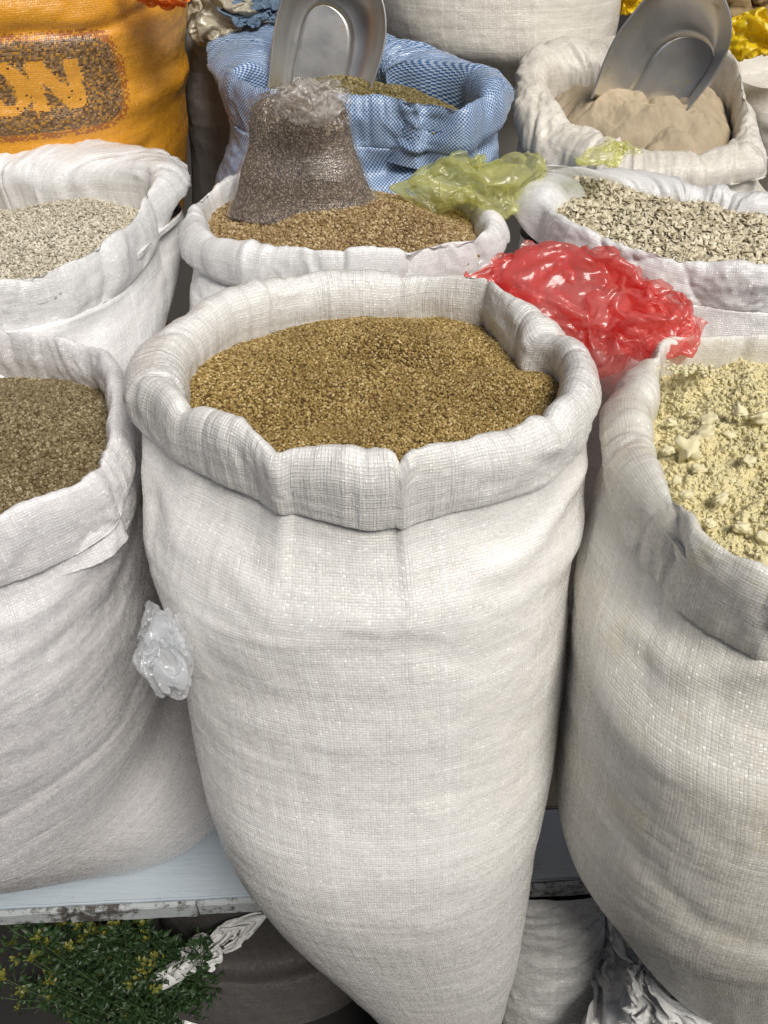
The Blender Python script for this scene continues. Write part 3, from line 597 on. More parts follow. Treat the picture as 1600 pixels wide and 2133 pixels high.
# ------------------------------------------------------------------ OAT SACK
A = [(1132,400,-.01),(1180,378,.02),(1240,366,.035),(1330,364,.04),(1430,384,.035),(1540,415,.025),(1640,450,.005),(1740,500,-.02),(1730,560,-.012),(1650,575,-.012),(1560,572,-.012),(1470,560,-.012),(1330,545,-.012),(1250,522,-.012),(1180,497,-.012),(1140,475,-.015),(1130,440,-.03)]
Bo = [(1090,415,-.01),(1135,368,.01),(1200,342,.03),(1290,333,.035),(1420,352,.035),(1540,378,.03),(1650,420,.01),(1780,480,-.02),(1840,540,-.04),(1780,620,-.05),(1650,640,-.05),(1560,625,-.05),(1450,605,-.05),(1330,585,-.05),(1230,560,-.05),(1150,535,-.05),(1090,515,-.04),(1062,480,-.03),(1068,450,-.02)]
rt = mk_sack_root('white woven sack behind the red bag at the right, filled with large rolled oat flakes', (.42, 1.16), .2)
s4 = make_cuff(1.03, A, Bo, mat=M_mid, parent=rt, seed=43, hb=.05, smooth=1.6, wr=1.2)
tilt_cuff(s4, .035)
rows = [(560,1075,1850,1.13,.8),(650,1080,1840,1.12,.8),(760,1090,1820,1.12,.8),(900,1110,1790,1.12,.8),(1200,1140,1700,1.12,.8)]
def redline(B, c, cell, cell2):
    o = B.xyz(B.obj); X, Z = o[0], o[2]
    xx = B.m('SUBTRACT', X, B.m('MULTIPLY_ADD', B.m('SUBTRACT', Z, .9), .05, at_y(1590, 680, .985)[0]))
    return B.mix(B.m('MULTIPLY', B.m('LESS_THAN', B.m('ABSOLUTE', xx), .0042), B.m('GREATER_THAN', cell, .1)), c, (.62, .02, .03)), None
M_redl = weave('woven_white_plastic_red_stripe', (.76, .755, .74), tint=(.62, .60, .56), tintamt=.35, pitch=.0028, hole=.03, lines=.12, extra=redline)
make_body(rows_to_rings(rows), M_redl, rt, s=s4, seed=45, n=110, wr=1.2)
rt.location = (0, 0, 0)
def z4(X, Y, rho):
    p = np.stack([X, Y, 0 * X], -1)
    z = 1.03 - .030 + .024 * (1 - rho ** 2) + .045 * np.clip((Y - 1.04) / .2, 0, 1) + .014 * noise(p, 7, 42) + .006 * noise(p, 18, 45) - .01 * np.clip((1.05 - Y) / .1, 0, 1)
    a = at_z(1500, 440, 1.01); return z - .016 * np.exp(-(((X - a[0]) / .03) ** 2 + ((Y - a[1]) / .05) ** 2))
P, me = heap_mesh('oat_bed', s4.C, s4.rA, z4)
M_oat = grain_mat('oat_flake', [(0, (.46, .40, .27)), (.35, (.68, .61, .45)), (1, (.86, .80, .64))], rough=.65, spec=.25)
oat = root('oat_heap', 'heap of large pale rolled oats in the sack behind the red bag', 'oats')
bed = new_obj('loose_oats', me, M_flkb, oat); bed['kind'] = 'stuff'
protos = [flake_mesh(.0046, k) for k in range(8)]
for m_ in protos: m_.materials.append(M_oat)
# the flakes that lie on top are pieces of their own
cand = []
for k in range(6000):
    x, y = random.uniform(1135, 1600), random.uniform(372, 572)
    p = at_z(x, y, 1.0); d = p[:2] - s4.C; r = math.hypot(*d); t = math.atan2(d[1], d[0])
    ri = np.interp(t, TH[::-1], s4.rA[::-1], period=2 * np.pi)
    if r < ri * .97: cand.append((x, y, p, r / ri))
for k in range(300):
    x, y, p, rho = cand[k]
    z = float(z4(np.array([[p[0]]]), np.array([[p[1]]]), np.array([[rho]]))[0, 0])
    o = bpy.data.objects.new('oat_flake', protos[k % 8]); COL.objects.link(o); o.parent = oat
    o.location = (p[0], p[1], z + .0042); o.rotation_euler = (random.gauss(0, .5), random.gauss(0, .5), random.uniform(0, 6.3)); o.scale = [random.uniform(.9, 1.3)] * 3
fl_src = [o for o in oat.children if o.name.startswith('oat_flake')][0]
gn_scatter(bed, fl_src, .004, 75000, M_oat, seed=5, flat=1, normal_tilt=.28, jitter=.25)
gn_scatter(o3, fl_src, .003, 230000, M_flk, seed=8, flat=1, normal_tilt=.25, jitter=.2)
def gn_scale(o, f):
    for n in o.modifiers[0].node_group.nodes:
        if n.bl_idname == 'GeometryNodeTransform': n.inputs['Scale'].default_value = (f, f, f)
        if n.bl_idname == 'GeometryNodeObjectInfo': n.transform_space = 'ORIGINAL'
gn_scale(bed, 1.0); gn_scale(o3, .55)

# ------------------------------------------------------------------ MIDDLE SACK (brown grain)
A = [(432,488,-.03),(450,455,-.04),(520,425,-.04),(640,400,-.04),(760,398,-.04),(870,412,-.035),(950,440,-.03),(990,470,-.025),(994,500,-.015),(980,516,-.012),(900,524,-.012),(800,536,-.012),(700,540,-.012),(600,530,-.012),(520,520,-.012),(460,508,-.015)]
Bo = [(376,500,-.03),(385,455,-.02),(420,425,-.012),(470,402,-.005),(560,380,-.01),(700,372,-.01),(830,385,-.01),(920,415,-.01),(985,428,-.005),(1035,452,-.01),(1057,485,-.02),(1045,540,-.04),(1000,570,-.05),(900,592,-.052),(780,605,-.054),(640,608,-.054),(520,600,-.05),(430,575,-.045),(385,545,-.04)]
rt = mk_sack_root('white woven sack behind the centre front one, holding coarse brown grain and a clear bag', (-.04, 1.13), .2)
s5 = make_cuff(1.03, A, Bo, mat=M_mid, parent=rt, seed=53, hb=.055, smooth=1.6, wr=1.3)
rows = [(560,378,1052,1.10,.8),(620,378,1050,1.10,.8),(700,392,1040,1.10,.8),(900,420,1000,1.10,.8),(1200,460,960,1.10,.8)]
make_body(rows_to_rings(rows), M_mid, rt, s=s5, seed=55, n=110, wr=1.3)
rt.location = (0, 0, 0)
M_brn = grain_mat('coarse_brown_grain', [(0, (.17, .105, .04)), (.4, (.32, .22, .095)), (.75, (.46, .335, .165)), (1, (.68, .55, .34))])
def z5(X, Y, rho):
    p = np.stack([X, Y, 0 * X], -1)
    return 1.03 - .034 + .030 * (1 - rho ** 2) + .01 * noise(p, 8, 62) + .005 * noise(p, 22, 65) + .012 * np.exp(-(((X - .06) / .05) ** 2 + ((Y - 1.13) / .04) ** 2)) - .01 * np.clip((1.07 - Y) / .06, 0, 1)
P, me = heap_mesh('brown_grain_heap', s5.C, s5.rA, z5)
o = new_obj('brown_grain_heap', me, plain('brown_grain_bed', (.20, .12, .06), .9, nscale=300, var=.6)); tag(o, 'heap of coarse brown grain around the foot of the clear bag', 'grain', kind='stuff')
gn_scatter(o, 'ball', .0020, 170000, M_brn, seed=53, flat=.65, normal_tilt=.3)

# ------------------------------------------------------------------ BLUE SACK
A = [(500,190,-.02),(560,150,-.0),(640,130,.0),(720,128,.0),(800,145,.0),(900,160,-.005),(960,180,-.015),(992,205,-.02),(990,226,-.015),(950,240,-.012),(905,252,-.014),(880,236,-.012),(858,220,-.01),(800,216,-.01),(720,214,-.01),(620,214,-.01),(540,210,-.015)]
Bo = [(438,150,-.02),(445,110,-.01),(480,70,.015),(560,52,.03),(640,48,.03),(740,50,.03),(830,64,.03),(920,88,.025),(1000,126,.01),(1045,170,-.015),(1060,215,-.03),(1056,255,-.05),(1020,285,-.055),(960,300,-.06),(860,305,-.062),(760,300,-.062),(640,300,-.06),(530,280,-.06),(460,215,-.05),(438,180,-.03)]
rt = mk_sack_root('blue and white checked sack at the back holding olive-brown seeds and a metal scoop', (-.04, 1.49), .2)
s6 = make_cuff(1.13, A, Bo, mat=M_blue, parent=rt, seed=63, hb=.06, smooth=1.6, wr=1.6)
tilt_cuff(s6, .04)
rows = [(250,462,1058,1.48,.85),(300,460,1050,1.47,.85),(350,456,1030,1.47,.85),(400,452,1000,1.47,.85),(600,450,960,1.47,.85),(900,460,900,1.47,.85)]
make_body(rows_to_rings(rows), M_blue, rt, s=s6, seed=65, n=110, wr=2.2, folds=[(-70, 1.045, .03, -.009, .012, 40)])
rt.location = (0, 0, 0)
M_olv = grain_mat('olive_seed', [(0, (.09, .07, .022)), (.4, (.18, .14, .05)), (.8, (.27, .215, .09)), (1, (.36, .30, .15))])
def z6(X, Y, rho):
    p = np.stack([X, Y, 0 * X], -1)
    return 1.13 - .044 + .02 * (1 - rho ** 2) + .008 * np.clip((Y - 1.38) / .2, 0, 1) + .008 * noise(p, 8, 72) - .02 * np.clip((X - .05) / .15, 0, 1) * 1.0
P, me = heap_mesh('olive_seed_heap', s6.C, s6.rA, z6)
o = new_obj('olive_seed_heap', me, plain('olive_bed', (.12, .09, .035), .9, nscale=300, var=.6)); tag(o, 'heap of olive-brown seeds in the blue checked sack', 'seeds', kind='stuff')
gn_scatter(o, 'ball', .0026, 130000, M_olv, seed=63, flat=.75, normal_tilt=.3)

# ------------------------------------------------------------------ FLOUR SACK
A = [(1142,200,-.03),(1190,160,.0),(1260,128,.025),(1340,112,.03),(1430,120,.025),(1490,150,.0),(1520,200,-.02),(1530,250,-.04),(1505,300,-.055),(1440,328,-.062),(1360,328,-.062),(1300,312,-.06),(1240,275,-.045),(1180,238,-.03)]
Bo = [(1072,225,-.03),(1082,180,-.02),(1110,125,.01),(1170,85,.035),(1220,68,.05),(1290,62,.05),(1400,65,.05),(1500,115,.03),(1545,165,.01),(1580,220,-.015),(1606,290,-.04),(1600,345,-.07),(1530,385,-.09),(1400,395,-.09),(1280,390,-.09),(1180,360,-.09),(1110,310,-.07),(1080,260,-.05)]
rt = mk_sack_root('crumpled cream sack at the back right holding beige flour and a tilted scoop', (.43, 1.5), .2)
s7 = make_cuff(1.09, A, Bo, mat=M_warm, parent=rt, seed=73, hb=.06, smooth=1.6, wr=1.8, deep=.09)
tilt_cuff(s7, -.05, True); tilt_cuff(s7, .05)
rows = [(290,1080,1605,1.49,.8),(360,1092,1600,1.48,.75),(450,1110,1590,1.50,.7),(700,1130,1550,1.50,.7)]
make_body(rows_to_rings(rows), M_warm, rt, s=s7, seed=75, n=110, wr=2.0)
rt.location = (0, 0, 0)
M_beige = plain('beige_flour', (.47, .385, .27), .95, nscale=50, var=.3, bump=.0015, spec=.08)
def z7(X, Y, rho):
    p = np.stack([X, Y, 0 * X], -1)
    z = 1.09 - .040 + .040 * (1 - rho ** 4) + .014 * fbm(p, 9, 2, 83) - .018 * ridge(p + .02 * noise(p, 9, 4)[..., None], 9, 88, 2) + .004 * fbm(p, 40, 3, 84) + .012 * np.clip(noise(p, 14, 91), -.3, .2)
    return z - .05 * np.clip((1.50 - Y) / .18, 0, 1)
P, me = heap_mesh('beige_flour_heap', s7.C, s7.rA * .98, z7, nr=260, nt=460, push=.0)
o = new_obj('beige_flour_heap', me, M_beige); tag(o, 'smooth ridged heap of beige flour under the tilted scoop', 'flour')

# ------------------------------------------------------------------ SCOOPS
M_metal = NB('scratched_aluminium'); B = M_metal
sc = B.noise(B.comb(B.xyz(B.obj)[0], B.xyz(B.obj)[2]), 300, 3); st_ = B.noise(B.obj, 24, 5, .65)
B.put(B.b.inputs['Base Color'], B.mix(B.rng(st_, .60, .68), (.74, .73, .70), (.55, .49, .36))); B.b.inputs['Metallic'].default_value = 1
B.put(B.b.inputs['Metallic'], B.rng(st_, .62, .72, .95, .5)); B.put(B.b.inputs['Roughness'], B.m('ADD', .24, B.m('MULTIPLY', st_, .25)))
B.lk(B.bump(B.m('ADD', sc, B.m('MULTIPLY', st_, 2.0)), .00008), B.b.inputs['Normal']); M_metal = B.mat
def make_scoop(label, outer, inner, p0, n, depth, handle_dir):
    n = np.array(n, float); n /= np.linalg.norm(n)      # towards the viewer
    def rs(L, m):
        L = np.array(L); d = np.concatenate([[0], np.cumsum(np.linalg.norm(np.diff(L, axis=0), axis=1))]); t = np.linspace(0, d[-1], m)
        Q = np.stack([np.interp(t, d, L[:, k]) for k in range(3)], 1)
        k = np.exp(-.5 * (np.arange(-6, 7) / 2.5) ** 2); k /= k.sum(); Qp = np.pad(Q, ((6, 6), (0, 0)), 'edge'); Qs = np.stack([np.convolve(Qp[:, j], k, 'valid') for j in range(3)], 1); Qs[0] = Q[0]; Qs[-1] = Q[-1]; return Qs
    O = rs([at_plane(x, y, p0, n) for x, y in outer], 90); I = rs([at_plane(x, y, np.array(p0) - n * depth, n) for x, y in inner], 90)
    rtt = root('metal_scoop', label, 'scoop', (0, 0, 0), 'metal scoops stuck in the sacks')
    ts = np.linspace(0, 1, 16); W = []
    for t in ts:
        a = t * np.pi / 2; W.append(I + ((O - I) - n * np.dot((O - I), n)[:, None]) * math.sin(a) ** .9 + n * (np.dot(O - I, n)[:, None]) * (1 - math.cos(a)))
    W = np.array(W)                                     # floor outline -> rim
    Fl = np.array([I[k] + (I[89 - k] - I[k]) * np.linspace(0, 1, 14)[:, None] for k in range(45)])
    fl = grid_obj('floor', Fl, M_metal, rtt); md = fl.modifiers.new('thick', 'SOLIDIFY'); md.thickness = .0012; md.offset = 0
    sh = grid_obj('bowl', W, M_metal, rtt); md = sh.modifiers.new('thick', 'SOLIDIFY'); md.thickness = .0012; md.offset = 0
    T = tube_mesh(O, .0019, 8); grid_obj('rim', T, M_metal, rtt, closed=True)
    e = O[45]; hd = np.array(handle_dir, float); hd /= np.linalg.norm(hd); t = np.linspace(0, 1, 14)[:, None]
    grid_obj('handle', tube_mesh(e - n * depth * .5 + hd * (t * .11 - .004) + n * .006 * np.sin(t * 3), .010 + .003 * np.sin(t[:, 0] * 3), 12), M_metal, rtt, closed=True)
    return rtt
make_scoop('metal scoop standing upright in the blue checked sack, open side facing forward',
    [(556,215),(563,150),(567,100),(574,50),(586,0),(608,-50),(645,-85),(690,-95),(735,-80),(775,-45),(798,0),(805,45),(802,90),(788,140),(765,205)],
    [(600,215),(610,150),(618,110),(626,70),(634,40),(646,20),(662,10),(678,9),(696,16),(716,32),(728,52),(733,80),(730,110),(722,150),(708,205)],
    (0, 1.50, 1.2), (0.02, -1, .25), .050, (0, .45, 1))
make_scoop('tilted metal scoop pushed deep into the beige flour',
    [(1232,205),(1248,160),(1262,120),(1285,72),(1318,30),(1350,-10),(1390,-45),(1440,-62),(1485,-40),(1512,0),(1525,45),(1522,85),(1508,125),(1482,165),(1455,200),(1418,245)],
    [(1300,215),(1325,180),(1345,145),(1358,118),(1375,98),(1395,84),(1420,76),(1445,77),(1468,86),(1482,98),(1488,112),(1484,132),(1474,152),(1460,172),(1440,198),(1415,240)],
    (.42, 1.50, 1.2), (-.10, -1, .12), .058, (.25, .5, 1))

# ------------------------------------------------------------------ ORANGE SACK and other back sacks
rows = [(-110,-420,330,1.56,.8),(-70,-450,378,1.55,.85),(0,-460,392,1.55,.85),(60,-465,390,1.55,.85),(120,-465,386,1.55,.85),(160,-465,394,1.55,.85),(200,-465,386,1.55,.85),(250,-460,390,1.55,.85),(300,-455,393,1.55,.85),(450,-440,385,1.55,.85),(700,-400,350,1.55,.85)]
o = make_body(rows_to_rings(rows), M_orange, None, 'orange_sack', seed=85, n=160, wr=1.2, folds=[(-60, .98, .12, -.008, .014, 30), (-75, 1.21, .02, -.006, .01, 60)])
tag(o, 'tall orange woven sack with brown printed panel lettered ON', 'sack')
rows = [(-180,800,1240,1.98,.8),(-120,780,1285,1.98,.85),(-40,775,1290,1.97,.85),(20,780,1285,1.96,.85),(70,800,1278,1.95,.85),(110,830,1262,1.95,.8),(150,860,1235,1.96,.75),(200,885,1200,1.97,.65),(260,900,1180,1.98,.6),(400,900,1180,1.98,.6)]
o = make_body(rows_to_rings(rows), M_warm, None, 'full_sack', seed=95, n=120, wr=1.2); tag(o, 'full cream sack with bulging underside at the top centre behind the blue one', 'sack')
rows = [(30,395,600,1.80,.9),(90,388,610,1.78,.9),(180,388,620,1.77,.9),(300,395,620,1.77,.9),(500,400,620,1.77,.9)]
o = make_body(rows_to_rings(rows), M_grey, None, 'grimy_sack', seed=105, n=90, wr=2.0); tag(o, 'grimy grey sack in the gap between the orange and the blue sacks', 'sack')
rows = [(150,1500,1900,1.9,.9),(200,1490,1900,1.86,.9),(300,1500,1900,1.84,.9),(420,1510,1900,1.84,.9),(700,1500,1800,1.84,.9)]
o = make_body(rows_to_rings(rows), M_warm, None, 'full_sack', seed=115, n=90, wr=1.5); tag(o, 'bright cream sack at the right edge beneath the yellow bag', 'sack')
rows = [(-40,640,860,2.0,.9),(0,640,870,1.98,.9),(60,650,872,1.97,.9),(120,660,870,1.97,.9),(300,660,850,1.97,.9)]
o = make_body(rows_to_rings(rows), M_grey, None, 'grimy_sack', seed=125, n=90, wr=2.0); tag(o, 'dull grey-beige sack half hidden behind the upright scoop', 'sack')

# ------------------------------------------------------------------ crumpled sheets and bags
def crumple(name, outline, p0, n, thick, mat, seed=1, f=14, amp=.012, parent=None, res=(120, 300), inpl=.6, back=.5, npin=9, fine=.35):
    n = np.array(n, float); n /= np.linalg.norm(n); p0 = np.array(p0, float)
    Q = np.array([at_plane(x, y, p0, n) for x, y in outline]); c = Q.mean(0)
    e1 = np.array([1.0, 0, 0]) - n * n[0]; e1 /= np.linalg.norm(e1); e2 = np.cross(n, e1)
    L = np.stack([(Q - c) @ e1, (Q - c) @ e2, 0 * Q[:, 0]], 1); th = np.linspace(-np.pi, np.pi, res[1], endpoint=False)
    t = np.arctan2(L[:, 1], L[:, 0]); r = np.hypot(L[:, 0], L[:, 1]); oo = np.argsort(t)
    rr = np.interp(th, t[oo], r[oo], period=2 * np.pi)
    phi = np.linspace(0.02, np.pi - .02, res[0])[:, None]
    rho = np.sin(phi) ** .7; hh = np.cos(phi); hh = np.where(hh > 0, hh, hh * back)
    X = rho * rr * np.cos(th); Y = rho * rr * np.sin(th); H = hh * thick * np.ones_like(X)
    P = c + X[..., None] * e1 + Y[..., None] * e2 + H[..., None] * n
    rs_ = np.random.default_rng(seed); sz = float(np.median(rr)); Wp = .012 * fbm(P, 16, 2, seed)
    def pin(k0):
        h = 0
        for k in range(npin):
            a = rs_.uniform(0, 6.28); q = rs_.uniform(.1, .95) * np.interp(a, th + np.pi, rr); cx, cy = q * math.cos(a - np.pi), q * math.sin(a - np.pi)
            dx, dy = X - cx + Wp * .5, Y - cy + Wp * .5; rad = np.hypot(dx, dy); an = np.arctan2(dy, dx); Rk = sz * rs_.uniform(.35, .8)
            m = rs_.integers(4, 9); h = h + (tri(m * an / (2 * np.pi) + rs_.random() + 2.0 * Wp / sz) - .5) * (rad / Rk) * np.exp(1 - rad / Rk) * rs_.uniform(.4, 1.0)
        return h
    d = pin(0) + fine * crease(P, f * 1.6, seed, 4, .6); d2, d3 = pin(1), pin(2)
    edge = (1 - .4 * rho ** 6)
    P = P + n * (amp * d * edge)[..., None] + inpl * amp * (d2[..., None] * e1 + d3[..., None] * e2) * (.35 + .65 * rho[..., None] ** 2)
    return grid_obj(name, P, mat, parent, np.stack([X + 1, Y + 1], -1), closed=True)
